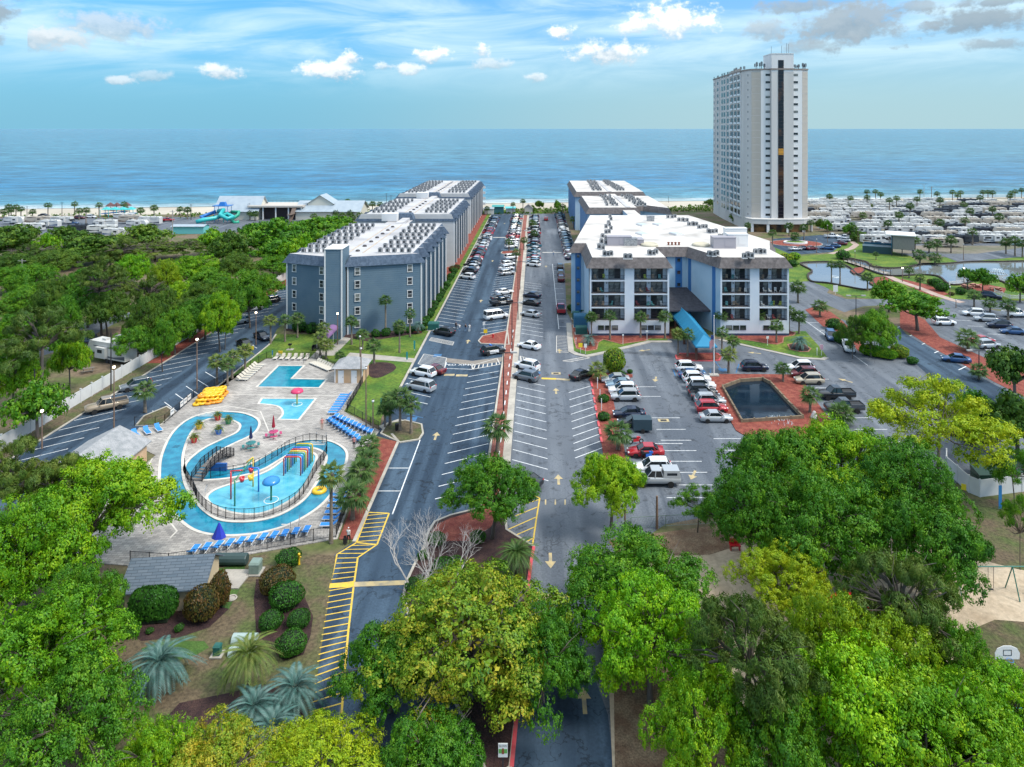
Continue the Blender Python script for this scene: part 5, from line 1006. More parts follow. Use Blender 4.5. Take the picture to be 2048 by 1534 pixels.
def car_parts(kind, cap=False):
    L_, sts, zb, g0, g1, r0, r1, zr = SPEC[kind]; hw = max(s[3] for s in sts); B = MB(); G = MB(); n = 10
    vs = []
    for x, a, c, w in sts:
        for y, z in ((-.85, a), (-.98, a + .12), (-1, a + (c - a) * .55), (-.97, c - .07), (-.86, c), (.86, c), (.97, c - .07), (1, a + (c - a) * .55), (.98, a + .12), (.85, a)): vs.append((x, y * w, z))
    fs = []
    for i in range(len(sts) - 1):
        for k in range(n): fs.append((i * n + k, i * n + (k + 1) % n, (i + 1) * n + (k + 1) % n, (i + 1) * n + k))
    fs += [tuple(range(n))[::-1], tuple(range((len(sts) - 1) * n, len(sts) * n))]; B.add(vs, [f[::-1] for f in fs]); NL = len(fs) - 2
    wb, wt = hw * .90, hw * (.72 if kind != 'van' else .84)
    bot = [(g0, -wb), (g1, -wb * .92), (g1, wb * .92), (g0, wb)]; top = [(r0, -wt), (r1, -wt * .95), (r1, wt * .95), (r0, wt)]
    G.walls(bot, zb - .04, zr - .03, 0, top); G.poly(top, zr - .03)
    e = .012; rt = [(r0 - .04, -wt - e), (r0 + .1, -wt - .03), (r1 - .1, -wt - .02), (r1 + .06, -wt * .9), (r1 + .06, wt * .9), (r1 - .1, wt + .02), (r0 + .1, wt + .03), (r0 - .04, wt + e)]
    B.prism(rt, zr - .05, zr + .03, pts2=[(x * .96 + .0, y * .93) for x, y in rt])
    def pillar(fx0, fx1, w=.045):
        for s in (-1, 1): B.bar((fx0, s * (wb + .0), zb - .02), (fx1, s * (wt + .012), zr - .02), w)
    pillar(g0 + .02, r0); pillar(g1 - .03, r1, .055)
    mids = {'sedan': [(-1.2, -.9)], 'coupe': [(-.75, -.65)], 'suv': [(-1.7, -1.5)], 'minivan': [(-1.5, -1.4)], 'van': [(.9, .8), (-.1, -.1), (-1.3, -1.28)], 'pickup': [(.25, .15)]}[kind]
    for a, c in mids: pillar(a, c, .10 if kind != 'van' else .06)
    if kind == 'van':
        for s in (-1, 1): B.box((-2.0, s * (wb + wt) / 2, (zb + zr) / 2), (1.35, .05 + wb - wt, zr - zb - .1)) if s > 0 else None
    if kind == 'pickup':
        D = MB()
        if cap: B.prism([(-2.82, -.96), (-.8, -.96), (-.8, .96), (-2.82, .96)], 1.16, 1.95, pts2=[(-2.7, -.82), (-.82, -.82), (-.82, .82), (-2.7, .82)]); G.box((-1.8, 0, 1.52), (1.2, 1.83, .36))
        else: D.box((-1.8, 0, 1.19), (1.95, 1.66, .01)); B.box((-1.8, -.92, 1.25), (2.0, .12, .16)); B.box((-1.8, .92, 1.25), (2.0, .12, .16)); B.box((-2.78, 0, 1.25), (.1, 1.9, .16))
    else: D = None
    if kind in ('suv', 'minivan'):
        for s in (-1, 1): B.bar((r0 + .25, s * wt * .88, zr + .08), (r1 - .3, s * wt * .88, zr + .08), .04)
    for s in (-1, 1): B.box((g1 - .35, s * (hw + .06), zb + .05), (.2, .16, .13))
    wr = .33 if kind in ('sedan', 'coupe', 'minivan') else .38; wx_ = L_ * .29
    wh = MB(); wh.lathe([(wr * .55, -.1), (wr, -.1), (wr * 1.0, .1), (wr * .6, .1)], 14, mi=0); wh.lathe([(.01, .085), (wr * .6, .1), (wr * .62, .085)], 14, mi=1); wh.lathe([(wr * .62, -.085), (wr * .6, -.1), (.01, -.085)], 14, mi=1)
    wh.v = [(x, z, y + wr) for x, y, z in wh.v]; wh.f = [f[::-1] for f in wh.f]
    wpos = [(wx_, hw - .06, 0), (wx_, -hw + .06, 0), (-wx_ * .98, hw - .06, 0), (-wx_ * .98, -hw + .06, 0)]
    xb, xf = sts[0][0], sts[-1][0]; T_ = MB(); T_.box((0, 0, 0), (.12, .30, .17)); F_ = MB(); F_.box((0, 0, 0), (.22, .34, .13))
    zt = .84 if kind in ('sedan', 'coupe') else .98; tp = [(xb + .08, hw * .74, zt), (xb + .08, -hw * .74, zt)]; fpz = [(xf - .14, hw * .62, .64 if kind in ('sedan', 'coupe') else .78), (xf - .14, -hw * .62, .64 if kind in ('sedan', 'coupe') else .78)]
    return dict(NL=NL, B=B, G=G, D=D, wh=wh, wpos=wpos, T=T_, tp=tp, F=F_, fp=fpz, xb=xb)
CAR = {}
for kd in list(SPEC) + ['capped pickup']:
    q = car_parts('pickup' if kd == 'capped pickup' else kd, kd == 'capped pickup'); blank = MATS['paint_white']
    d_ = {'body': q['B'].mesh('body', blank), 'windows': q['G'].mesh('windows', m_cg), 'wheel': q['wh'].mesh('wheel', [m_ty, m_rim]), 'tail': q['T'].mesh('tail_light', m_tl), 'head': q['F'].mesh('headlight', m_hl), 'q': q}
    if q['D'] and q['D'].v: d_['bed'] = q['D'].mesh('load_bed', m_dk)
    J = MB(); J.add(q['B'].v, q['B'].f, 0); J.add(q['G'].v, q['G'].f, 1)
    for p in q['wpos']:
        for f, m_ in zip(q['wh'].f, q['wh'].m): pass
        o_ = len(J.v); J.v.extend([(x + p[0], y + p[1], z) for x, y, z in q['wh'].v]); J.f.extend([[o_ + i for i in f] for f in q['wh'].f]); J.m.extend([2 + m_ for m_ in q['wh'].m])
    for p in q['tp']: J.box(p, (.12, .30, .17), mi=4)
    for p in q['fp']: J.box(p, (.22, .34, .13), mi=5)
    if q['D'] and q['D'].v: J.add(q['D'].v, q['D'].f, 6)
    d_['all'] = J.mesh('car_whole', [blank, m_cg, m_ty, m_rim, m_tl, m_hl, m_dk]); CAR[kd] = d_
    for me in (d_['body'], d_['all']): me.polygons.foreach_set('use_smooth', [i < q['NL'] for i in range(len(me.polygons))])
def paint(o, col):
    o.material_slots[0].link = 'OBJECT'; o.material_slots[0].material = MATS['paint_' + col]; return o
NAMES = {'sedan': 'parked_car', 'coupe': 'parked_car', 'suv': 'parked_car', 'minivan': 'parked_minivan', 'van': 'parked_van', 'pickup': 'pickup_truck', 'capped pickup': 'pickup_truck'}
CATS = {'sedan': 'car', 'coupe': 'car', 'suv': 'car', 'minivan': 'minivan', 'van': 'van', 'pickup': 'pickup truck', 'capped pickup': 'pickup truck'}
def car(kind, col, p, deg, label, group=None, full=True, z=ZM):
    d_ = CAR[kind]; rz = R(deg)
    if not full:
        o = ob(NAMES[kind], d_['all'], None, (p[0], p[1], z), rz); paint(o, col); return tag(o, label, CATS[kind], group)
    o = thing(NAMES[kind], label, CATS[kind], (p[0], p[1], z), rz, group); q = d_['q']
    paint(ob('body', d_['body'], o), col); ob('windows', d_['windows'], o)
    for w in q['wpos']: ob('wheel', d_['wheel'], o, w)
    for w in q['tp']: ob('tail_light', d_['tail'], o, w)
    for w in q['fp']: ob('headlight', d_['head'], o, w)
    if 'bed' in d_: ob('load_bed', d_['bed'], o)
    return o
KN = {'suv': 'SUV', 'capped pickup': 'pickup with a white cap', 'pickup': 'pickup truck'}
kn = lambda k: KN.get(k, k)
G1 = 'cars parked along the street'
# singles near the crossing and in the street
for k, c, px, py, a, lb in [
    ('suv', 'white', 846, 752, 152, 'white SUV at the lawn kerb beside the maroon sedan'), ('sedan', 'maroon', 866, 746, 152, 'maroon sedan at the lawn kerb half hidden by a white SUV'), ('minivan', 'silver', 842, 780, 152, 'silver minivan at the lawn kerb near the pool palms'),
    ('suv', 'black', 888, 670, 152, 'long black SUV at the kerb beside the blue-grey block, close to walking people'), ('van', 'white', 992, 638, 28, 'white full-size van nosed to the median'),
    ('pickup', 'black', 1003, 610, 28, 'black pickup nosed to the median, between white van and white sedan'), ('sedan', 'dark grey', 1000, 600, 28, 'dark grey sedan tucked behind the black pickup at the median'), ('sedan', 'white', 1009, 588, 28, 'white sedan at the median, next beyond the black pickup'),
    ('coupe', 'black', 1048, 968, 148, 'black coupe nosed to the median beside the big tree'), ('suv', 'grey', 1052, 760, 148, 'grey SUV at the median just below the path across it'), ('suv', 'white', 1054, 738, 148, 'white SUV at the median just above the grey SUV'),
    ('sedan', 'white', 1058, 697, 148, 'white sedan alone at the median, across from the entrance lawn'), ('sedan', 'silver', 1061, 633, 148, 'silver sedan at the median, nearest of three'), ('sedan', 'black', 1062, 610, 148, 'black sedan at the median, middle of three'), ('sedan', 'navy', 1064, 595, 148, 'navy sedan at the median, farthest of three'),
    ('sedan', 'black', 1163, 756, 43, 'black sedan nosed to the planted strip beside the round bush'), ('pickup', 'red', 1122, 624, 90, 'red vehicle in the parallel bay beside the hotel block'), ('suv', 'maroon', 1122, 562, 90, 'maroon SUV parked parallel behind the dark ones by the hotel block'), ('suv', 'grey', 1121, 551, 90, 'grey SUV parked parallel between maroon and black SUVs'), ('suv', 'black', 1120, 538, 90, 'black SUV at the far end of the parallel bay'), ('suv', 'red', 1092, 441, 90, 'red SUV driving away up the far end of the lane')]:
    car(k, c, P(px, py), a, lb, G1, py > 520)
pc = car('suv', 'black', P(986, 708), 28, 'black and white patrol SUV nosed to the median by the crossing', G1)
b = MB()
for s in (-1, 1): b.box((-.15, s * .945, .68), (1.9, .03, .62))
b.build('white_doors', MATS['paint_white'], pc); b = MB(); b.box((-.5, 0, 1.8), (.25, 1.0, .1)); b.build('light_bar', MATS['gloss_blue'], pc)
# front car park
for k, c, px, py, a, lb in [
    ('sedan', 'silver', 1231, 765, 180, 'silver sedan, first in the left-hand row of the front car park'), ('sedan', 'pale blue', 1240, 775, 180, 'pale blue sedan, second in the left-hand row of the front car park'), ('suv', 'white', 1246, 787, 180, 'white SUV beside the silver SUV in the left-hand row'), ('suv', 'silver', 1251, 800, 180, 'silver SUV by the small round bush in the planted strip'),
    ('sedan', 'navy', 1258, 834, 180, 'navy sedan, upper of the dark pair in the left-hand row'), ('sedan', 'black', 1268, 852, 180, 'black sedan, lower of the dark pair in the left-hand row'), ('sedan', 'red', 1291, 911, 180, 'red sedan beyond the motorcycle, half under a tree'), ('suv', 'white', 1306, 945, 180, 'white SUV behind the grey capped pickup'), ('capped pickup', 'silver', 1312, 968, 180, 'silver pickup with white cap under the green tree'),
    ('suv', 'white', 1378, 742, 0, 'white SUV at the head of the row, near the flagpole'), ('sedan', 'blue', 1384, 756, 0, 'blue sedan, second in the row beside the pond'), ('suv', 'white', 1393, 764, 0, 'white SUV, third in the row beside the pond'), ('suv', 'white', 1402, 777, 0, 'white SUV, fourth in the row beside the pond'), ('suv', 'black', 1404, 790, 0, 'black SUV, fifth in the row beside the pond'), ('sedan', 'dark grey', 1411, 799, 0, 'dark grey sedan, sixth in the row beside the pond'), ('suv', 'silver', 1420, 809, 0, 'silver SUV, seventh in the row beside the pond'), ('suv', 'red', 1423, 824, 0, 'red SUV next to last in the row beside the pond'), ('sedan', 'silver', 1431, 842, 0, 'silver sedan, last in the row beside the pond'),
    ('suv', 'navy', 1509, 741, 0, 'dark navy SUV alone above the pond'), ('suv', 'white', 1600, 741, 180, 'white SUV at the top of the row right of the pond'), ('suv', 'maroon', 1608, 754, 180, 'maroon SUV below the white one right of the pond'), ('suv', 'beige', 1618, 767, 180, 'beige SUV below the maroon one right of the pond'), ('pickup', 'black', 1672, 797, 180, 'black pickup in the row right of the pond'), ('pickup', 'dark grey', 1688, 823, 180, 'dark grey pickup below the black pickup right of the pond'),
    ('suv', 'blue', 1662, 678, -105, 'blue SUV parked on the road right of the hotel block'), ('pickup', 'white', 1697, 700, -108, 'white pickup parked on the road behind the blue SUV'),
    ('sedan', 'black', 1960, 884, 180, 'black sedan by the lawn near the bin enclosure, under a yellow-green tree'), ('sedan', 'maroon', 1925, 868, 180, 'maroon sedan behind the black sedan under a yellow-green tree')]:
    car(k, c, P(px, py), a, lb, 'cars in the front car park')
# side car park
for k, c, px, py, a, lb in [('pickup', 'tan', 213, 820, -142, 'tan and grey pickup parked against the white fence'), ('suv', 'grey', 272, 778, -142, 'grey SUV by the white fence behind a palm'), ('minivan', 'silver', 474, 648, -142, 'silver minivan in the side car park by the red mulch'), ('suv', 'white', 506, 621, -142, 'white SUV in the side car park beyond the silver minivan'), ('suv', 'black', 540, 606, -142, 'black SUV farthest along the side car park'), ('sedan', 'black', 490, 694, -43, 'black sedan in the side car park beside the palms'), ('sedan', 'navy', 524, 678, -43, 'navy sedan in the side car park close to the blue-grey block'), ('pickup', 'navy', 183, 690, 170, 'navy pickup among the trees of the camp'), ('sedan', 'white', 268, 638, 30, 'white sedan on the lane through the wooded camp'), ('sedan', 'dark grey', 326, 684, 10, 'dark grey car behind the white fence under trees'), ('suv', 'black', 168, 708, 20, 'black SUV coupled to the travel trailer in the camp')]:
    car(k, c, P(px, py), a, lb, 'cars in the side car park and camp')
# long rows
POOL = ['white', 'black', 'silver', 'grey', 'dark grey', 'blue', 'navy', 'white', 'red', 'dark grey', 'black', 'teal', 'maroon', 'white', 'grey', 'beige']
KP = ['suv', 'sedan', 'suv', 'sedan', 'pickup', 'suv', 'minivan']
def rowcars(pts, deg, rowname, group, first=None, cols=None):
    for i, p in enumerate(pts):
        k, c = (first[i] if first and i < len(first) else (rnd.choice(KP), rnd.choice(POOL)))
        car(k, c, p, deg + rnd.uniform(-2, 2), f'{c} {kn(k)}, {nth(i)} back in {rowname}', group, p[1] < 216)
ys = [201.5] + [209 + i * 2.86 for i in range(44)]
rowcars([(-22.1 + 2.75 * .88, y - 1.3) for y in ys], 152, 'the row beside the sawtooth blocks', 'cars beside the sawtooth blocks', [('suv', 'white'), ('suv', 'black'), ('sedan', 'dark grey'), ('suv', 'white'), ('pickup', 'black'), ('sedan', 'white'), ('suv', 'black'), ('suv', 'dark grey'), ('sedan', 'white'), ('sedan', 'red')])
rowcars([P(x, y) for x, y in ((1014, 550), (1013, 540), (1017, 532), (1018, 526), (1022, 518))], 28, 'the short row left of the median', 'cars left of the median', [('suv', 'silver'), ('sedan', 'white'), ('suv', 'white'), ('sedan', 'dark grey'), ('suv', 'white')])
rowcars([(-6.5 - 2.75 * .88, y) for y in [252 + i * 2.86 for i in range(4)] + [265.5 + i * 2.9 for i in range(26)]], 28, 'the far row left of the median', 'far cars left of the median', [('suv', 'white'), ('suv', 'silver'), ('sedan', 'white'), ('suv', 'white'), ('pickup', 'white'), ('sedan', 'black'), ('suv', 'red'), ('pickup', 'red'), ('sedan', 'dark grey'), ('suv', 'navy')])
rowcars([(-3.1 + 2.6 * .87, y) for y in [218.5, 222.5, 226, 229.5, 233, 237] + [243 + i * 3.0 for i in range(9)] + [274 + i * 2.9 for i in range(23)]], 148, 'the far row right of the median', 'far cars right of the median', [('suv', 'white'), ('suv', 'pale blue'), ('suv', 'white'), ('sedan', 'red'), ('sedan', 'teal'), ('sedan', 'silver'), ('sedan', 'teal'), ('suv', 'white'), ('sedan', 'black'), ('pickup', 'teal'), ('sedan', 'white')])
rowcars([(14.0 - 2.4, y) for y in [230 + i * 3.0 for i in range(39)]], 43, 'the row beside the pale blue blocks', 'cars beside the pale blue blocks', [('sedan', 'navy'), ('sedan', 'white'), ('suv', 'maroon'), ('suv', 'white'), ('suv', 'black'), ('sedan', 'navy')])
# east side
for i, (k, c, px, py, a, lb) in enumerate([('suv', 'white', 1948, 632, 165, 'white SUV at the top of the far car park'), ('suv', 'silver', 1972, 643, 165, 'silver SUV second down in the far car park'), ('suv', 'navy', 1998, 656, 165, 'navy SUV third down in the far car park'), ('sedan', 'blue', 2026, 668, 165, 'blue sedan fourth down in the far car park'), ('suv', 'white', 1888, 650, 0, 'white SUV across the lane in the far car park near the two round trees'), ('sedan', 'white', 1870, 634, 0, 'white sedan behind the two round trees'), ('sedan', 'blue', 1912, 724, 160, 'blue sedan in the angled bays of the east lane'), ('suv', 'silver', 1975, 696, 10, 'silver SUV beside the bushy palm in the far car park'), ('sedan', 'red', 1965, 686, 10, 'red car behind the bushy palm in the far car park'), ('pickup', 'white', 2032, 634, 0, 'white pickup at the right edge beyond the mulch'), ('suv', 'navy', 1982, 597, -35, 'navy SUV beside the white picket fence near the fountain pond'),
    ('pickup', 'white', 1664, 476, 0, 'white pickup by the tower drive'), ('sedan', 'silver', 1688, 483, 150, 'silver car by the path in the tower drive'), ('sedan', 'blue', 1654, 499, 160, 'blue car nearest the lawn in the tower drive'), ('sedan', 'maroon', 1681, 490, 150, 'maroon car between silver and blue ones in the tower drive'), ('sedan', 'blue', 1668, 495, 155, 'mid-blue car second from the lawn in the tower drive'), ('sedan', 'maroon', 1623, 500, 20, 'maroon car beside the round red bed'), ('sedan', 'navy', 1607, 500, 15, 'navy car beside the round red bed'), ('sedan', 'silver', 1590, 501, 10, 'silver car beside the round red bed'), ('pickup', 'white', 1690, 479, 140, 'white pickup at the back of the tower drive'),
    ('suv', 'navy', 1683, 443, 20, 'navy SUV at the corner of the camp road'), ('pickup', 'red', 1742, 455, 0, 'red pickup in the front of the camp'), ('pickup', 'white', 1976, 482, -40, 'white pickup towing on the camp road'), ('sedan', 'pale blue', 2040, 492, 150, 'pale blue car on the camp road at the right edge')]):
    car(k, c, P(px, py), a, lb, 'cars east of the hotel', py > 590, .04)
for i, (k, c, px, py, a, lb) in enumerate([('pickup', 'red', 335, 443, 10, 'bright red pickup near the sea beside the slides'), ('suv', 'white', 182, 436, 0, 'white SUV on the sea road'), ('suv', 'maroon', 160, 438, 0, 'maroon SUV on the sea road'), ('sedan', 'navy', 88, 433, 0, 'navy car on the sea road'), ('sedan', 'blue', 146, 448, 0, 'blue car between trailers by the sea road')]):
    car(k, c, P(px, py), a, lb, 'cars on the sea road', False, .04)

# ------------------------------------------------------------ trailers and motorhomes
m_rvw = mat('trailer_white', (.60, .60, .58), .5, (.50, .50, .49), .6); m_rvb = mat('trailer_beige', (.42, .37, .31), .5); m_rvs = mat('trailer_stripe', (.09, .10, .13), .5); m_rvsb = mat('trailer_blue_stripe', (.06, .10, .2), .5); m_rvbr = mat('trailer_brown', (.13, .09, .07), .5); m_rvd = mat('trailer_dark', (.03, .035, .045), .4)
def rv(kind, body, stripe):
    b = MB(); L_ = {'trailer': 8.6, 'fifth': 10.0, 'home': 9.6, 'bus': 11.0}[kind]; w = 1.25; zt = 3.25 if kind != 'fifth' else 3.75; x0, x1 = -L_ / 2, L_ / 2
    if kind == 'trailer': pr = [(x0, .65), (x1 - .2, .65), (x1, 1.3), (x1 - .1, 2.3), (x1 - .8, zt), (x0 + .3, zt), (x0, zt - .3)]
    elif kind == 'fifth': pr = [(x0, .75), (x1 - 2.6, .75), (x1 - 2.4, 1.7), (x1 - .3, 1.7), (x1, 2.3), (x1 - .7, zt), (x0 + .3, zt), (x0, zt - .3)]
    elif kind == 'home': pr = [(x0, .6), (x1 - .2, .6), (x1, 1.2), (x1 - 1.0, 1.5), (x1 - 1.5, 2.2), (x1 - .5, 2.3), (x1 - .6, zt), (x0 + .2, zt), (x0, zt - .3)]
    else: pr = [(x0, .5), (x1, .5), (x1, 1.5), (x1 - .3, zt - .1), (x1 - .6, zt), (x0 + .2, zt), (x0, zt - .3)]
    n = len(pr); b.add([(x, -w, z) for x, z in pr] + [(x, w, z) for x, z in pr], [tuple(range(n)), tuple(range(n, 2 * n))[::-1]] + [(i, n + i, n + (i + 1) % n, (i + 1) % n) for i in range(n)], 0)
    for s in (-1, 1):
        b.add([(x0 + .1, s * (w + .012), 1.0), (x1 - 2.7, s * (w + .012), 1.0), (x1 - 2.7, s * (w + .012), 1.45), (x0 + 3, s * (w + .012), 1.25), (x0 + .1, s * (w + .012), 1.7)], [(0, 1, 2, 3, 4)], 1)
        b.add([(x0 + 1.2, s * (w + .014), 2.75), (x1 - 2.2, s * (w + .014), 2.75), (x1 - 1.5, s * (w + .014), 2.95), (x0 + 1.2, s * (w + .014), 2.9)], [(0, 1, 2, 3)], 1)
        b.box((.8, s * (w + .3), 1.9), (2.6, .6, 1.9), mi=0); b.box((.8, s * (w + .61), 2.2), (1.2, .04, .6), mi=2)
    if kind in ('home', 'bus'): b.box((x1 - .35, 0, 2.0 if kind == 'bus' else 1.75), (.8, 2.2, .95), mi=2)
    for x in (-2.2, 1.6): b.box((x, 0, zt + .15), (.9, .8, .32), mi=0)
    for x in (-.6, -3.2): b.lathe([(.2, 0), (.2, .15), (.01, .18)], 6, (x, .5, zt), mi=3)
    for x in (-1.2, -.3) if kind not in ('home', 'bus') else (-3, 3.2):
        for s in (-1, 1): b.box((x, s * 1.1, .36), (.7, .22, .7), mi=3)
    b.box((-3.2, -w - .05, 3.0), (2.2, .12, .14), mi=1)
    me = b.mesh('trailer_whole', [body, stripe, m_glass, m_rvd]); wn = MB(); wn.box((0, 0, 0), (1.15, .05, .72)); return me, [(-L_ * .36, -w - .02, 2.1), (-L_ * .22, -w - .02, 2.1), (L_ * .30, -w - .02, 2.25), (-L_ * .36, w + .02, 2.1)], wn.mesh('window', m_glass), L_
RVK = {}
for nm, a in {'white travel trailer with grey stripe': ('trailer', m_rvw, m_rvs), 'white travel trailer with blue stripe': ('trailer', m_rvw, m_rvsb), 'white fifth-wheel trailer': ('fifth', m_rvw, m_rvs), 'white motorhome': ('home', m_rvw, m_rvbr), 'beige fifth-wheel trailer': ('fifth', m_rvb, m_rvbr), 'dark motorcoach': ('bus', m_rvd, m_rvs), 'beige motorcoach': ('bus', m_rvb, m_rvbr), 'white motorcoach with dark stripe': ('bus', m_rvw, m_rvd)}.items(): RVK[nm] = rv(*a)
RN = list(RVK); RNW = [0, 0, 1, 1, 2, 2, 3, 3, 4, 4, 5, 5, 6, 7, 7]
def camper(nm, p, rz, label, group, near):
    me, wp, wm, L_ = RVK[nm]
    o = ob('camper', me, None, (p[0], p[1], .02), rz); tag(o, label, 'camper', group)
    if near:
        for w in wp: ob('window', wm, o, w)
rows = [(262, 118), (271, 126), (283, 122), (293, 120), (306, 124), (316, 120), (329, 124), (338, 122), (351, 128), (361, 126), (374, 132), (384, 136), (396, 140)]
rows_front = [(249, 140)]
rv_pos = []
for ri, (y, xs0) in enumerate(rows):
    x = xs0 + rnd.uniform(0, 4); lim = (2060 - VX) * y / F; i = 0
    while x < lim:
        nm = RN[rnd.choice(RNW)]; L_ = RVK[nm][3]
        if rnd.random() < .10: x += 6; continue
        rz = rnd.choice((0, math.pi)) + rnd.uniform(-.07, .07)
        camper(nm, (x + L_ / 2, y + rnd.uniform(-1.3, 1.3)), rz, f'{nm}, {nth(i)} from the tower, {nth(ri)} camp row', f'campers in the {nth(ri)} row of the big camp', y < 345)
        if rnd.random() < .5:
            k, c = rnd.choice(KP), rnd.choice(POOL); car(k, c, (x + L_ / 2 + rnd.uniform(-2, 2), y - 4.4), rnd.choice((0, 180)) + rnd.uniform(-8, 8), f'{c} {kn(k)} before {nth(i)} camper of {nth(ri)} camp row', 'vehicles among the campers', False, .03)
        x += L_ + rnd.uniform(.6, 2.6); i += 1
for i, (nm, px, py, a) in enumerate([('beige motorcoach', 1893, 494, 0), ('white fifth-wheel trailer', 1858, 472, 3.1), ('white travel trailer with grey stripe', 1940, 481, 3.1), ('beige fifth-wheel trailer', 2015, 474, 3.0), ('white travel trailer with blue stripe', 1810, 462, .05)]):
    camper(nm, P(px, py), a, f'{nm}, {nth(i)} of five nearest the ponds', 'campers on the front edge of the camp', True)
for i, (nm, px, py, a) in enumerate([('beige motorcoach', 78, 447, .1), ('white motorhome', 125, 448, 0), ('white motorcoach with dark stripe', 60, 462, .1), ('white travel trailer with blue stripe', 100, 455, 3.1), ('beige fifth-wheel trailer', 262, 447, 0), ('white fifth-wheel trailer', 300, 450, 3.1), ('white travel trailer with grey stripe', 275, 455, 0), ('white motorcoach with dark stripe', 205, 466, .15), ('dark motorcoach', 165, 464, 0), ('white motorhome', 210, 455, 3.2), ('white travel trailer with blue stripe', 230, 473, .1), ('white travel trailer with grey stripe', 30, 448, 0), ('white motorhome', 250, 441, 0)]):
    camper(nm, P(px, py), a, f'{nm} in the seaside camp, {nth(i)} of thirteen', 'campers in the seaside camp', False)
for nm, px, py, a, lb in (('white fifth-wheel trailer', 224, 722, 2.75, 'white fifth-wheel trailer beside the white fence, nose to a dark truck'), ('white travel trailer with grey stripe', 268, 706, 2.75, 'white travel trailer behind the fifth-wheel, half hidden by a round tree'), ('white travel trailer with grey stripe', 385, 640, .3, 'white trailer under trees beyond the white fence'), ('white motorhome', 60, 690, .5, 'white motorhome almost hidden by trees in the camp'), ('white travel trailer with blue stripe', 430, 600, .4, 'white trailer glimpsed through trees near the block'), ('white fifth-wheel trailer', 120, 600, .2, 'white fifth-wheel glimpsed in the middle of the woods')):
    camper(nm, P(px, py), a, lb, 'campers in the woods', True)
# ------------------------------------------------------------ vegetation
def leafmat(name, c1, c2, c3, trans=.2, sc=3.0):
    m = bpy.data.materials.new(name); MATS[name] = m; m.use_nodes = True; t = m.node_tree; t.nodes.clear(); L = t.links
    g = t.nodes.new('ShaderNodeNewGeometry'); tc = t.nodes.new('ShaderNodeTexCoord'); n = t.nodes.new('ShaderNodeTexNoise'); n.inputs['Scale'].default_value = sc; n.inputs['Detail'].default_value = 3; L.new(tc.outputs['Object'], n.inputs[0])
    oi = t.nodes.new('ShaderNodeObjectInfo')
    a = t.nodes.new('ShaderNodeMath'); a.operation = 'MULTIPLY_ADD'; a.inputs[1].default_value = .35; L.new(g.outputs['Random Per Island'], a.inputs[0])
    b = t.nodes.new('ShaderNodeMath'); b.operation = 'MULTIPLY_ADD'; b.inputs[1].default_value = 1.3; b.inputs[2].default_value = -.40; L.new(n.outputs[0], b.inputs[0]); L.new(b.outputs[0], a.inputs[2])
    c = t.nodes.new('ShaderNodeMath'); c.operation = 'MULTIPLY_ADD'; c.inputs[1].default_value = .22; L.new(oi.outputs['Random'], c.inputs[0]); L.new(a.outputs[0], c.inputs[2])
    r = t.nodes.new('ShaderNodeValToRGB'); e = r.color_ramp.elements; e[0].position = .1; e[0].color = (*c1, 1); e[1].position = .95; e[1].color = (*c3, 1); q = e.new(.5); q.color = (*c2, 1); L.new(c.outputs[0], r.inputs[0])
    d1 = t.nodes.new('ShaderNodeBsdfDiffuse'); d2 = t.nodes.new('ShaderNodeBsdfTranslucent'); mx = t.nodes.new('ShaderNodeMixShader'); mx.inputs[0].default_value = trans
    gl = t.nodes.new('ShaderNodeBsdfGlossy'); gl.inputs['Roughness'].default_value = .5; gl.inputs['Color'].default_value = (.8, .85, .9, 1); m2 = t.nodes.new('ShaderNodeMixShader'); m2.inputs[0].default_value = .02
    L.new(r.outputs[0], d1.inputs[0]); L.new(r.outputs[0], d2.inputs[0]); L.new(d1.outputs[0], mx.inputs[1]); L.new(d2.outputs[0], mx.inputs[2]); L.new(mx.outputs[0], m2.inputs[1]); L.new(gl.outputs[0], m2.inputs[2])
    o = t.nodes.new('ShaderNodeOutputMaterial'); L.new(m2.outputs[0], o.inputs[0]); return m
LM = {'bright': leafmat('leaf_bright', (.03, .13, .005), (.12, .31, .006), (.38, .53, .010)), 'mid': leafmat('leaf_mid', (.018, .085, .008), (.065, .21, .010), (.21, .38, .014)), 'dark': leafmat('leaf_dark', (.02, .07, .010), (.065, .15, .014), (.19, .28, .024)),
      'olive': leafmat('leaf_olive', (.03, .12, .010), (.17, .29, .014), (.52, .40, .03)), 'yellow': leafmat('leaf_yellow', (.06, .17, .006), (.23, .36, .008), (.48, .52, .012)), 'pine': leafmat('leaf_pine', (.03, .09, .012), (.09, .165, .022), (.24, .29, .05)), 'lime': leafmat('leaf_lime', (.03, .16, .005), (.14, .37, .006), (.38, .57, .008)),
      'shrub': leafmat('leaf_shrub', (.014, .065, .010), (.035, .13, .012), (.07, .21, .02), .2), 'bronze': leafmat('leaf_bronze', (.03, .06, .012), (.09, .075, .015), (.18, .075, .03), .2), 'palm': leafmat('leaf_palm', (.028, .075, .020), (.06, .13, .028), (.13, .19, .05), .25, 1.0), 'palmy': leafmat('leaf_palm_yellow', (.05, .10, .02), (.11, .17, .03), (.22, .24, .06), .25, 1.0), 'pindo': leafmat('leaf_pindo', (.035, .10, .085), (.075, .17, .15), (.17, .26, .24), .2, 1.0)}
m_bark = mat('bark', (.095, .075, .06), .9, (.17, .145, .125), 6, .35, .65, bump=.6, bscale=14, stretch=(1, 1, .25)); m_pbark = mat('palm_bark', (.16, .125, .095), .9, (.26, .215, .17), 5, .35, .65, bump=.7, bscale=10, stretch=(.3, .3, 2)); m_bare = mat('bare_bark', (.52, .49, .47), .9, (.38, .35, .33), 4)
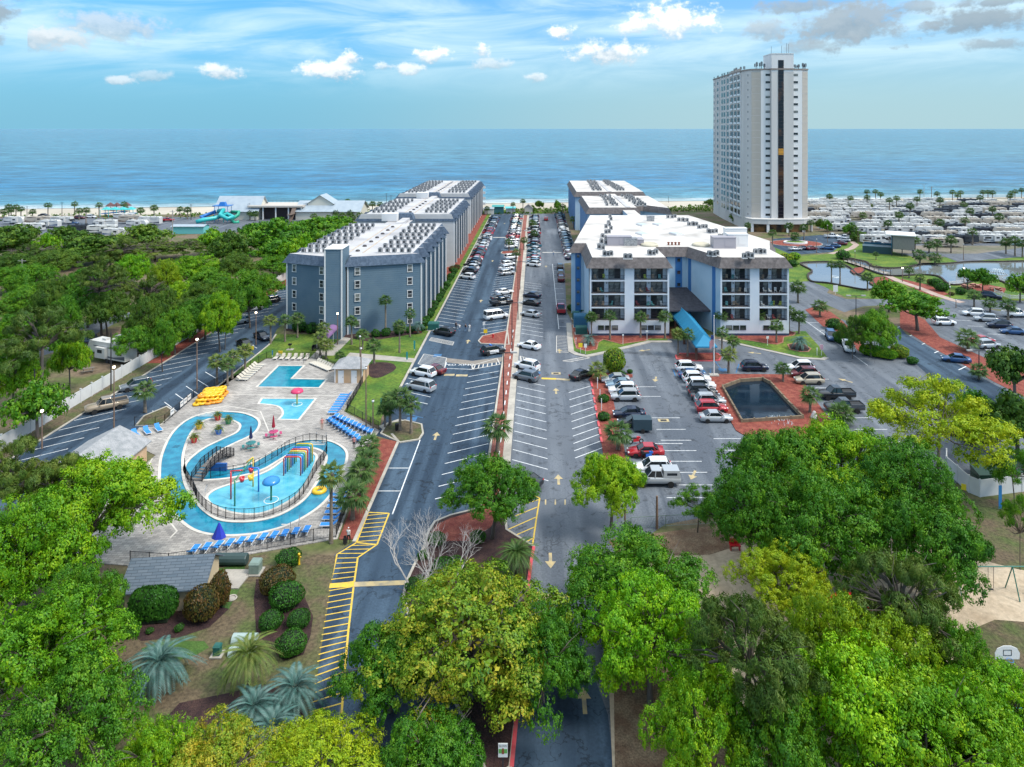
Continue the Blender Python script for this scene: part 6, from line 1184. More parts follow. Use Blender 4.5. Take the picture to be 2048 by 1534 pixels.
def leafmesh(name, C, Nn, U, size, m, w=.55):
    """rhombus leaves: centres, normals, long directions, sizes"""
    n = len(C); Nn /= np.linalg.norm(Nn, axis=1)[:, None] + 1e-9; U = U - Nn * (U * Nn).sum(1)[:, None]; U /= np.linalg.norm(U, axis=1)[:, None] + 1e-9; Vv = np.cross(Nn, U); s = size[:, None]
    V_ = np.empty((n, 4, 3), np.float32); V_[:, 0] = C - U * s; V_[:, 1] = C - Vv * s * w + Nn * s * .12; V_[:, 2] = C + U * s; V_[:, 3] = C + Vv * s * w + Nn * s * .12
    me = bpy.data.meshes.new(name); me.vertices.add(n * 4); me.vertices.foreach_set('co', V_.ravel()); me.loops.add(n * 4); me.loops.foreach_set('vertex_index', np.arange(n * 4, dtype=np.int32)); me.polygons.add(n); me.polygons.foreach_set('loop_start', np.arange(0, n * 4, 4, dtype=np.int32)); me.polygons.foreach_set('loop_total', np.full(n, 4, np.int32))
    me.materials.append(m); me.update(); me.validate(); return me
def rdir(g, n): v = g.normal(size=(n, 3)); return v / np.linalg.norm(v, axis=1)[:, None]
def crown_mesh(seed, nl, lobe, ncl, nlf, leaf, crad=.10, flat=1.0, needle=False, open_=.26):
    """crown inside radius 1 and z 0..1 : lobes -> clumps on the lobes -> leaves"""
    g = np.random.default_rng(seed); lc = []
    for i in range(nl):
        a = i * 2.39996 + g.uniform(-.5, .5); r = math.sqrt((i + .5) / nl) * (1 - lobe * .75) * g.uniform(.8, 1.22); z = .12 + .76 * (1 - min(1, r) ** 1.8) * g.uniform(.5, 1.0)
        lc.append((r * math.cos(a), r * math.sin(a), z, lobe * g.uniform(.5, 1.2)))
    for i in range(nl // 2):
        a = g.uniform(0, 6.28); r = g.uniform(.45, .85) * (1 - lobe * .6); lc.append((r * math.cos(a), r * math.sin(a), g.uniform(.12, .45), lobe * g.uniform(.6, .95)))
    lc = np.array(lc); Cs, Ns, Us, Ss = [], [], [], []; per = max(4, int(ncl / len(lc)))
    for x, y, z, r in lc:
        d_ = rdir(g, per * 2); d_ = d_[d_[:, 2] > -.55][:per]; p = np.stack([x + d_[:, 0] * r, y + d_[:, 1] * r, z + d_[:, 2] * r * .62 * flat], 1) * 1.0
        dd = np.sqrt((((p[:, None, :] - lc[None, :, :3]) / np.array([1, 1, .62 * flat])) ** 2).sum(2)) / lc[None, :, 3]
        keep = (np.sort(dd, 1)[:, 0] > .72) & (g.random(len(p)) > open_); p, d2 = p[keep], d_[keep]
        for c, dn in zip(p, d2):
            cr = crad * g.uniform(.6, 1.3); k = max(3, int(nlf * g.uniform(.6, 1.3))); e = rdir(g, k) * (g.random((k, 1)) ** .45) * cr; e[:, 2] *= .75
            Cs.append(c + e); nn = e / cr * .9 + dn * .75 + rdir(g, k) * .55; nn[:, 2] += .25; Ns.append(nn); Us.append(rdir(g, k) + (e / cr if needle else 0)); Ss.append(leaf * g.uniform(.6, 1.35, k))
        k = per * 2; e = rdir(g, k) * (g.random((k, 1)) ** .5) * r * .62; e[:, 2] *= .6 * flat        # leaves inside the lobe close it against the light
        if not needle: Cs.append(np.array([x, y, z]) + e); Ns.append(rdir(g, k) + np.array([0, 0, .5])); Us.append(rdir(g, k)); Ss.append(leaf * g.uniform(1.6, 2.6, k))
    Cc = np.concatenate(Cs); Cc[:, 2] = np.clip(Cc[:, 2], 0, 1.15)
    return leafmesh('crown', Cc, np.concatenate(Ns), np.concatenate(Us), np.concatenate(Ss), LM['mid'], .16 if needle else .55), lc
def trunk_mesh(lc, seed, m, fork=.35, tr=.05, top=1.0, zc0=.35, every=1):
    g = random.Random(seed); b = MB(); lean = (g.uniform(-.08, .08), g.uniform(-.08, .08)); f = (lean[0], lean[1], fork)
    b.tube([(0, 0, 0), (lean[0] * .3, lean[1] * .3, fork * .4), f], [tr * 1.25, tr, tr * .85], 8)
    for i, (x, y, z, r) in enumerate(lc[::every]):
        zz = zc0 + z * (1 - zc0); mid = (f[0] * .5 + x * .45 + g.uniform(-.06, .06), f[1] * .5 + y * .45 + g.uniform(-.06, .06), fork + (zz - fork) * .55 + g.uniform(-.03, .05)); b.tube([f, mid, (x, y, zz)], [tr * .55, tr * .3, tr * .08], 5, cap=False)
        for k in range(2):
            e = (x + g.uniform(-.25, .25), y + g.uniform(-.25, .25), zz + g.uniform(-.05, .08)); b.tube([mid, ((mid[0] + e[0]) / 2, (mid[1] + e[1]) / 2, (mid[2] + e[2]) / 2 + .02), e], [tr * .22, tr * .12, tr * .04], 4, cap=False)
    return b.mesh('trunk', m, True)
PRO = {}
for i in range(4):
    cm, lc = crown_mesh(11 + i, 24 + i * 3, .27, 2300, 42, .0135, .062); PRO['big%d' % i] = (cm, trunk_mesh(lc, i, m_bark, .36, .038, every=2))
for i in range(4):
    cm, lc = crown_mesh(31 + i, 13 + i * 2, .36, 520, 20, .042, .11); PRO['low%d' % i] = (cm, trunk_mesh(lc, 10 + i, m_bark, .38, .05, every=2))
for i in range(3):
    cm, lc = crown_mesh(51 + i, 18 + i * 3, .22, 800, 60, .030, .07, .6, True, .12); PRO['pine%d' % i] = (cm, trunk_mesh(lc, 20 + i, m_bark, .55, .04, zc0=.5, every=1))
for i in range(2):
    cm, lc = crown_mesh(71 + i, 26, .20, 1700, 24, .0125, .055, .9, False, .25); PRO['thin%d' % i] = (cm, trunk_mesh(lc, 30 + i, m_bark, .45, .02, every=2))
def tree(px, py, h, wpx, pro, leaf, label, cb=.35, group=None, name='broadleaf_tree', rz=None, zsq=1.0):
    """px, py: where the top of the crown shows; h: height; wpx: crown width in photo pixels; cb: bare share of the height"""
    Y = F * (H - h * .97) / (py - VY); X = (px - VX) * Y / F; Rr = wpx * Y / F / 2; cm, tm = PRO[pro]; o = thing(name, label, 'tree', (X, Y, .02), rnd.uniform(0, 6.28) if rz is None else rz, group)
    u = rnd.uniform(.88, 1.12); c = ob('crown', cm, o, (0, 0, h * cb), 0, (Rr * u, Rr / u, h * (1 - cb))); c.material_slots[0].link = 'OBJECT'; c.material_slots[0].material = LM[leaf]
    ob('trunk', tm, o, (0, 0, 0), 0, (Rr * u, Rr / u, h)); return o
TG = 'trees around the car parks and pool'
for a in [
    (190, 905, 12.5, 330, 'big0', 'bright', 'big bright green tree covering the lower edge of the pool terrace', .25), (70, 1185, 9.5, 330, 'big1', 'bright', 'big yellow-tipped green tree at the lower border of the garden, beside the hedge', .2), (130, 1340, 7.5, 330, 'big2', 'mid', 'broad green tree in front of the blue-green palm in the garden', .15), (55, 985, 11.5, 270, 'big3', 'bright', 'bright green tree at the left border above the garden hedge', .22), (160, 1120, 9, 190, 'big1', 'mid', 'green tree between the garden hedge and the big bright tree', .25), (860, 1425, 6.5, 270, 'big0', 'mid', 'low green tree below the yellow-olive tree between the carriageways', .15), (20, 870, 14, 190, 'pine0', 'pine', 'olive pine over the end of the side car park', .45), (110, 905, 12, 190, 'pine1', 'pine', 'second olive pine behind the big bright tree', .45),
    (940, 1160, 9.2, 440, 'big3', 'olive', 'big yellow-olive tree growing between the two carriageways', .18), (1080, 1215, 8, 230, 'big1', 'mid', 'green tree leaning over the lane beside the yellow-olive tree', .2), (780, 1240, 7.0, 220, 'big0', 'mid', 'green tree beside the lower end of the hatched walkway', .2), (315, 1440, 5.5, 210, 'big1', 'bright', 'bright green tree at the bottom left of the blue-green palm clump', .12), (430, 1470, 5.5, 300, 'big2', 'olive', 'olive bushy tree at the very bottom beside the blue-green palms', .12), (650, 1470, 5.0, 320, 'big3', 'yellow', 'yellowish bushy tree at the bottom of the hatched walkway', .12),
    (985, 905, 9.4, 190, 'big2', 'mid', 'round green tree on the red mulch of the street island', .28), (1222, 893, 9.2, 165, 'big0', 'bright', 'upright bright green tree beside the silver capped pickup', .3), (1275, 1068, 9.0, 330, 'big1', 'mid', 'broad dark green tree below the chain-link fence', .2), (1300, 1160, 9.5, 290, 'big3', 'lime', 'vivid lime green tree beside the lane at the bottom', .2), (1500, 1165, 14, 270, 'pine2', 'pine', 'tall pine with bare grey trunk over the playground', .5), (1400, 1330, 9.5, 230, 'big2', 'bright', 'bright green tree beside the pine straw bed near the bottom', .3),
    (1560, 835, 13, 250, 'big0', 'mid', 'tall green tree below the pond, first of the big clump', .3), (1690, 838, 13, 260, 'big2', 'bright', 'tall brighter green tree beside the pond clump', .3), (1640, 930, 12, 280, 'big1', 'mid', 'broad green tree in the middle of the pond clump', .25), (1800, 880, 12.5, 240, 'big3', 'mid', 'green tree between the pond clump and the white enclosure', .3), (1860, 985, 11, 250, 'big0', 'mid', 'green tree drooping over the swings', .25), (1500, 930, 11, 190, 'big3', 'mid', 'green tree at the fence, left flank of the pond clump', .3),
    (1875, 745, 14, 310, 'thin0', 'yellow', 'tall thin yellow-green tree in front of the far lot', .3), (1565, 1090, 7.5, 185, 'big1', 'yellow', 'flat-topped yellow-green tree over the playground fence', .4), (1800, 1090, 12, 250, 'pine1', 'pine', 'green pine over the sand between swings and play frame', .4), (1660, 1180, 10, 210, 'big3', 'yellow', 'yellow-green tree over the play frame', .25), (1690, 1275, 11, 400, 'big0', 'lime', 'huge lime green tree at the bottom over the playground', .2), (1915, 1245, 8.5, 190, 'big2', 'mid', 'green tree between the sand and the basketball hoop', .25), (1790, 1210, 10, 260, 'big1', 'yellow', 'yellow-green tree over the sand right of the climbing frame', .25), (2032, 1350, 7, 260, 'big3', 'lime', 'lime green tree just below the basketball hoop', .2), (1925, 1330, 9, 200, 'big0', 'bright', 'bright tree left of the basketball hoop', .2), (1860, 1340, 10, 400, 'big2', 'bright', 'huge bright green tree at the bottom by the basketball hoop', .2), (1960, 1420, 8, 300, 'big1', 'bright', 'bright tree in the bottom corner beyond the hoop', .15), (1560, 1390, 9, 260, 'big3', 'mid', 'green tree at the bottom between two pines', .2),
    (2030, 690, 10, 130, 'low0', 'dark', 'dark tree at the edge beside the far lot', .3), (1950, 778, 8, 110, 'low1', 'mid', 'green tree behind the thin yellow-green one', .3), (2035, 790, 9, 140, 'low2', 'dark', 'dark tree by the lamp at the edge', .3), (2030, 880, 8, 110, 'thin1', 'mid', 'slender tree leaning over the white enclosure', .3), (2040, 980, 8, 70, 'thin0', 'mid', 'small tree with pale trunk on the dry lawn', .45), (1395, 965, 5.5, 100, 'thin1', 'mid', 'thin young tree with few leaves by the fence', .35),
    (1778, 558, 8, 78, 'low1', 'mid', 'round-topped tree beside the far pond path', .35), (1835, 584, 8.5, 112, 'low3', 'mid', 'spreading tree on the mulch by the far lot', .4), (1742, 606, 10.5, 108, 'big0', 'mid', 'dense green tree beside the hotel road', .15), (1705, 624, 9, 70, 'thin0', 'dark', 'grey-green mossy tree beside the dense one on the hotel road', .2), (1965, 537, 6.5, 46, 'low2', 'mid', 'small tree by the picnic tables at the fountain', .35), (1935, 536, 6, 40, 'low0', 'mid', 'small tree left of the picnic tables', .35), (2040, 550, 7, 60, 'low3', 'mid', 'tree at the edge beside the fountain pond', .35),
    (270, 648, 7.2, 92, 'big2', 'mid', 'round clipped green tree in front of the travel trailers', .2), (82, 600, 17.5, 175, 'pine0', 'pine', 'tall spreading pine with pale limbs over the camp', .45), (203, 512, 17, 100, 'pine2', 'pine', 'tallest pine with a long bare trunk in the camp', .6), (25, 690, 11, 120, 'big3', 'bright', 'bright tree beside the camp lane near the fence', .3), (75, 765, 8, 110, 'low2', 'mid', 'small tree beside the fence post in the camp', .3)]:
    tree(*a, group=TG, name='pine_tree' if 'pine' in a[4] else 'broadleaf_tree')
# the wood on the west side: each tree placed where its top shows
wood = [(30, 615, 110, 'mid'), (140, 660, 80, 'bright'), (380, 600, 80, 'mid'), (440, 580, 80, 'bright'), (500, 560, 70, 'mid'), (215, 575, 90, 'dark'), (330, 570, 80, 'dark'), (27, 447, 110, 'dark'), (95, 468, 60, 'bright'), (128, 453, 95, 'dark'), (190, 466, 120, 'dark'), (287, 449, 105, 'dark'), (245, 470, 90, 'pine'), (310, 476, 110, 'pine'), (369, 475, 100, 'pine'), (60, 480, 110, 'pine'), (20, 470, 80, 'dark'), (150, 490, 110, 'dark'), (105, 500, 100, 'dark'), (220, 492, 90, 'pine'), (30, 505, 100, 'dark'), (427, 457, 62, 'bright'), (465, 462, 80, 'dark'), (445, 480, 80, 'dark'), (520, 466, 115, 'mid'), (575, 462, 90, 'mid'), (505, 447, 70, 'mid'), (552, 437, 100, 'mid'), (610, 440, 100, 'mid'), (660, 430, 110, 'mid'), (690, 440, 80, 'mid'), (560, 480, 90, 'mid'), (600, 470, 80, 'bright'), (640, 458, 90, 'mid'), (262, 501, 78, 'lime'), (328, 517, 64, 'yellow'), (388, 504, 100, 'bright'), (355, 560, 88, 'bright'), (420, 530, 90, 'mid'), (164, 535, 105, 'mid'), (175, 556, 110, 'mid'), (65, 521, 100, 'mid'), (15, 530, 90, 'mid'), (110, 545, 90, 'dark'), (300, 545, 90, 'pine'), (240, 540, 80, 'pine'), (290, 590, 90, 'dark'), (547, 508, 85, 'mid'), (500, 533, 100, 'mid'), (470, 505, 80, 'dark'), (530, 545, 80, 'mid'), (460, 560, 80, 'mid'), (410, 590, 90, 'mid'), (350, 610, 90, 'mid'), (400, 560, 80, 'dark'), (325, 640, 60, 'mid'), (55, 570, 100, 'mid'), (10, 590, 90, 'dark'), (130, 590, 80, 'mid'), (20, 640, 100, 'bright'), (120, 640, 70, 'mid'), (450, 600, 40, 'mid')]
WN = {'dark': 'dark evergreen tree', 'bright': 'bright green tree', 'pine': 'olive-brown pine', 'mid': 'green live oak', 'lime': 'lime green tree', 'yellow': 'yellow-green tree'}; cnt = {}
for i, (px, py, w, lf) in enumerate(sorted(wood, key=lambda q: q[0])):
    cnt[lf] = cnt.get(lf, 0) + 1
    tree(px, py, rnd.uniform(7, 12.5), w * rnd.uniform(.9, 1.15), ('pine%d' % (i % 3)) if lf == 'pine' else ('low%d' % (i % 4) if py < 500 else 'big%d' % (i % 4)), lf, f'{WN[lf]} in the west wood, {nth(cnt[lf] - 1)} of its kind counted eastward', .28, 'trees of the west wood', 'pine_tree' if lf == 'pine' else 'broadleaf_tree')

# bare tree
def bare(px, py, h, wpx, label, seed):
    p = P(px, py); g = random.Random(seed); o = thing('bare_tree', label, 'tree', (p.x, p.y, .1), 0, TG); b = MB()
    def grow(a, d_, l, r, n):
        e = a + d_ * l; mid = a + d_ * l * .5 + Vector((g.uniform(-1, 1), g.uniform(-1, 1), g.uniform(-.5, 1))) * l * .10; b.tube([a, mid, e], [r, r * .8, r * .58], 5 if n > 2 else 4, cap=False)
        if n == 0: return
        for k in range(g.choice((2, 3, 3))):
            v = (d_ + Vector((g.uniform(-1, 1), g.uniform(-1, 1), g.uniform(-.45, .75))) * .85).normalized(); grow(e if k else mid.lerp(e, .6), v, l * g.uniform(.6, .82), r * .55, n - 1)
    for k in range(3): a = k * 2.1 + seed; grow(Vector((math.cos(a) * .2, math.sin(a) * .2, 0)), Vector((math.cos(a) * .75, math.sin(a) * .75, 1)).normalized(), h * .34, h * .016, 5)
    b.build('branches', m_bare, o)
bare(838, 1190, 7.2, 100, 'leafless grey-white tree at the kerb of the street island', 3); bare(885, 1200, 6.6, 100, 'leafless pale tree in the middle of the street island shrubs', 9)

# ---------------- shrubs
def shrub_mesh(seed, n=2600, leaf=.055, bump=.10, box=False):
    g = np.random.default_rng(seed); d_ = rdir(g, n); d_ = d_[d_[:, 2] > -.75]; k = len(d_); f = rdir(g, 8)
    rr = 1 + bump * np.sin(4 * (d_ @ f[0]) + 1) * np.sin(5 * (d_ @ f[1])) + g.normal(0, .035, k)
    if box: q = np.power((np.abs(d_) ** 4).sum(1), -.25)[:, None]; p = d_ * q * .86 * rr[:, None]
    else: p = d_ * rr[:, None]
    p = p * .97; p[:, 2] = p[:, 2] * .5 + .5; p[:, 2] = np.maximum(p[:, 2], .02); return leafmesh('foliage', p, d_ + rdir(g, k) * .75, rdir(g, k), leaf * g.uniform(.6, 1.3, k), LM['shrub'], .6)
SH = [shrub_mesh(1), shrub_mesh(2), shrub_mesh(3, bump=.2)]; SHB = shrub_mesh(4, 5200, .05, .04, True); SHS = [shrub_mesh(7, 700, .11), shrub_mesh(8, 700, .11, .2)]
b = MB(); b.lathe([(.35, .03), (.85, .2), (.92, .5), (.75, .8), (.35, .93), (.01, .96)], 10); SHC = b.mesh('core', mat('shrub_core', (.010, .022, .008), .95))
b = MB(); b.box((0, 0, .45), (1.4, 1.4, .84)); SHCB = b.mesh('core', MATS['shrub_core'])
def shrub(px, pyb, wpx, hm=None, leaf='shrub', label='', me=None, dpt=1.0, box=False, group='clipped shrubs', rz=0.0):
    p = P(px, pyb); w = wpx * p.y / F / 2 * .92; o = thing('shrub', label, 'shrub', (p.x, p.y + w * .6, .05), rz, group); hm = hm or w * 1.25
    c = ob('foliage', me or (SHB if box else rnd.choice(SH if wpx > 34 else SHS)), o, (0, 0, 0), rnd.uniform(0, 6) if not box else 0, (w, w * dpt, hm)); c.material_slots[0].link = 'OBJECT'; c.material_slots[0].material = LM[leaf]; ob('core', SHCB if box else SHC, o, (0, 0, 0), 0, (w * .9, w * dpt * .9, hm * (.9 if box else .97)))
for a in [(570, 1140, 52, None, 'shrub', 'round green bush nearest the pool fence in the garden'), (548, 1196, 76, None, 'bronze', 'broad bronze-topped bush in the garden row'), (566, 1226, 74, None, 'shrub', 'flattened green bush below the bronze one'), (593, 1262, 50, None, 'shrub', 'round green bush closest to the hatched walkway'), (536, 1266, 52, None, 'shrub', 'small green bush beside the flattened one'), (577, 1318, 66, None, 'shrub', 'loose green bush lowest in the garden row'), (395, 1250, 76, 2.6, 'bronze', 'tall bronze bush at the pump house corner'), (434, 1222, 46, 3.0, 'bronze', 'narrow bronze bush behind the pump house corner'), (257, 1278, 36, None, 'shrub', 'round bush at the end of the long hedge'), (355, 1266, 20, None, 'shrub', 'tiny cone bush by the pump house'), (297, 1270, 16, None, 'shrub', 'tiny round bush under the long hedge'),
          (872, 1095, 38, None, 'shrub', 'dark round bush at the top of the street island'), (845, 1122, 26, None, 'shrub', 'small round bush at the kerb of the street island'), (885, 1165, 60, None, 'shrub', 'large bush behind the leafless trees'), (910, 1150, 44, None, 'shrub', 'bush beside the mulch under the leafless trees'), (955, 1090, 36, None, 'shrub', 'bush under the round tree of the street island'), (830, 1195, 50, None, 'shrub', 'low bush at the lower kerb of the street island'),
          (1230, 750, 48, 4.2, 'olive', 'big round yellow-green bush at the head of the planted strip'), (1243, 756, 20, None, 'shrub', 'small bush beside the big round bush'), (1260, 748, 13, None, 'shrub', 'tiny bush right of the big round bush'), (1208, 807, 25, None, 'shrub', 'round bush by the silver SUV in the planted strip'), (1208, 844, 27, None, 'shrub', 'round bush by the dark sedans in the planted strip'), (1144, 622, 20, None, 'shrub', 'round bush at the corner of the hotel block'), (1162, 626, 18, None, 'shrub', 'second round bush at the corner of the hotel block'),
          (1672, 660, 34, None, 'shrub', 'round bush beside the hotel road, upper'), (1690, 690, 40, None, 'shrub', 'round bush beside the hotel road under the mossy tree'), (1805, 718, 40, None, 'olive', 'brownish bush at the end of the flowering hedge'), (1828, 730, 24, None, 'shrub', 'dark small bush right of the flowering hedge'), (1690, 520, 30, None, 'shrub', 'bush beside the tower drive lawn'), (1592, 520, 24, None, 'bright', 'bright round bush right of the hotel block roof'), (1588, 534, 22, None, 'shrub', 'dark low bush below the bright one by the pond'), (1575, 526, 30, None, 'olive', 'olive bush right of the hotel block roof'), (1925, 590, 22, None, 'shrub', 'round bush by the brick path at the fountain'), (1876, 574, 26, None, 'shrub', 'tall round bush by the fountain pond'), (1888, 584, 30, None, 'shrub', 'wide bush by the fountain pond'), (1865, 570, 18, None, 'bronze', 'dark bronze bush by the fountain pond'), (1905, 592, 12, None, 'bronze', 'tiny bronze bush by the brick path')]:
    shrub(*a)
shrub(290, 1262, 112, 2.9, 'shrub', 'long tall clipped hedge in front of the pump house', box=True, dpt=.45, rz=.1); shrub(1768, 722, 86, 2.0, 'bright', 'flowering clipped hedge beside the hotel road', box=True, dpt=.35, rz=-.7)
i = 0
for y in np.arange(149, 214, 3.4):
    for k in range(2 if rnd.random() < .55 else 1):
        p = (-24.0 - k * 1.25 - rnd.uniform(0, .3), y + rnd.uniform(-.6, .6)); w = rnd.uniform(.65, 1.1); lf = rnd.choice(['shrub', 'shrub', 'shrub', 'bronze']); o = thing('shrub', f'{"bronze" if lf == "bronze" else "green"} rounded shrub, {nth(i)} along the sawtooth wall of the chevron-fronted block', 'shrub', (p[0], p[1], .1), 0, 'shrubs along the sawtooth wall'); i += 1
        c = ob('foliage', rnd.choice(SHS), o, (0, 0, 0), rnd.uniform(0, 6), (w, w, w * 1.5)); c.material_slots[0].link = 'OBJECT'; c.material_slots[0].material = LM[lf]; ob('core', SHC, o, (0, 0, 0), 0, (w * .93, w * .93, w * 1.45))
for j, (x, y, w) in enumerate([(-50, 148.0, 1.5), (-47, 146.8, 1.4), (-44, 145.2, 1.2), (-33, 144.2, 1.0), (-31, 144.8, 1.1), (-36, 143.4, 1.0), (-28.5, 145.8, 1.0), (-26.5, 147, .9)]):
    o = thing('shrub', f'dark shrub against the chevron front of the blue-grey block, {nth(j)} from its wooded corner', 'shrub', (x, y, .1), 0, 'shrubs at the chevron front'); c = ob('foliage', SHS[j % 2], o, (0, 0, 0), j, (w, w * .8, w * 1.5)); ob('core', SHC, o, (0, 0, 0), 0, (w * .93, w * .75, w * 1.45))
# dune scrub along the beach
dn = np.random.default_rng(5); n = 9000; X_ = dn.uniform(-330, 330, n); Yv = 404 + X_ * .112 - dn.uniform(30, 52, n); Z_ = .2 + np.abs(np.sin(X_ * .09) * np.sin(X_ * .037 + 1)) * 1.3 * dn.random(n)
keep = ~((X_ < -90) & (X_ > -330) & (dn.random(n) < .8)); C_ = np.stack([X_, Yv, Z_], 1)[keep]; k = len(C_)
o = ob('dune_scrub', leafmesh('dune_scrub', C_, rdir(dn, k) + np.array([0, 0, .6]), rdir(dn, k), dn.uniform(.4, 1.0, k), LM['dark'], .6)); o['kind'] = 'stuff'; o['label'] = 'low green dune scrub along the back of the beach'
for j, (px, pt, w, h) in enumerate([(1078, 400, 22, 5), (1115, 400, 16, 5), (1065, 410, 16, 4), (1540, 405, 30, 4), (1450, 395, 30, 4), (1480, 398, 30, 4), (1420, 398, 24, 4), (1500, 418, 40, 5), (1475, 425, 40, 5), (1700, 445, 34, 5), (1720, 462, 40, 4), (1655, 440, 24, 5), (1640, 436, 20, 5)]):
    tree(px, pt, h, w, 'low%d' % (j % 4), 'mid' if j % 2 else 'dark', f'low wind-clipped bushy tree behind the dunes and tower, {nth(j)} of thirteen listed by place', .05, 'bushy trees behind the dunes')

# ---------------- palms
def fan_frond(b, d0, el, ln, g, blades=11, pet=.45, droop=.35, bw=.035):
    ca, sa = math.cos(d0), math.sin(d0); h = Vector((ca, sa, 0)); up = Vector((0, 0, 1)); ax = (h * math.cos(el) + up * math.sin(el)).normalized(); c = ax * ln * pet; side = Vector((-sa, ca, 0)); nrm = side.cross(ax)
    b.add([Vector((0, 0, 0)) + side * .02, Vector((0, 0, 0)) - side * .02, c - side * .015, c + side * .015], [(0, 1, 2, 3)])
    for k in range(blades):
        t = (k / (blades - 1) - .5) * 2; an = t * 1.25; v = (ax * math.cos(an) + side * math.sin(an)).normalized(); l2 = ln * (1 - pet) * (1.05 - .35 * abs(t)); w = side * math.cos(an) - ax * math.sin(an); w = w * ln * bw; m_ = c + v * l2 * .55 - up * .04 * ln; e = c + v * l2 - up * droop * ln * (.35 + .5 * abs(t)) + Vector((g.uniform(-.04, .04),) * 3)
        b.add([c, m_ - w, e, m_ + w], [(0, 1, 2, 3)])
def sabal(seed, n=34, ln=1.55, m='palm'):
    g = random.Random(seed); b = MB()
    for i in range(n):
        el = math.asin(max(-.62, min(.95, -.55 + 1.5 * (i + .5) / n))); fan_frond(b, i * 2.39996 + g.uniform(-.2, .2), el, ln * g.uniform(.85, 1.15) * (1 - .12 * max(0, el)), g)
    return b.mesh('crown', LM[m])
PALM = [sabal(1), sabal(2), sabal(3, 28), sabal(4, 40, 1.7)]
b = MB(); b.tube([(0, 0, 0), (.02, .01, .15), (0, .03, .5), (.02, 0, .8), (0, 0, 1)], [.26, .19, .165, .17, .22], 8); PT = b.mesh('trunk', m_pbark, True)
b = MB(); g = random.Random(4)
b.lathe([(.17, -.9), (.24, -.6), (.27, -.2), (.15, .05)], 8)
for i in range(30): a = g.uniform(0, 6.28); z = g.uniform(-.95, -.1); b.bar((math.cos(a) * .18, math.sin(a) * .18, z), (math.cos(a) * .4, math.sin(a) * .4, z + .28), .05)
BOOT = b.mesh('frond_stubs', m_pbark)
def palm(px, py, pyb, label, sc=1.0, leaf='palm', group='palms', pxb=None, v=None, lean=True):
    """px, py: middle of the crown in the photo; pyb: foot of the trunk"""
    p = P(px if pxb is None else pxb, pyb); hz = max(.8, H - (py - VY) * p.y / F); o = thing('palm_tree', label, 'palm tree', (p.x, p.y, .05), rnd.uniform(0, 6.28), group)
    c = ob('crown', PALM[v if v is not None else rnd.randrange(4)], o, (0, 0, hz), rnd.uniform(0, 6), sc); c.material_slots[0].link = 'OBJECT'; c.material_slots[0].material = LM[leaf]
    ob('trunk', PT, o, (0, 0, 0), 0, (sc * .9, sc * .9, hz)); ob('frond_stubs', BOOT, o, (0, 0, hz), 0, sc)
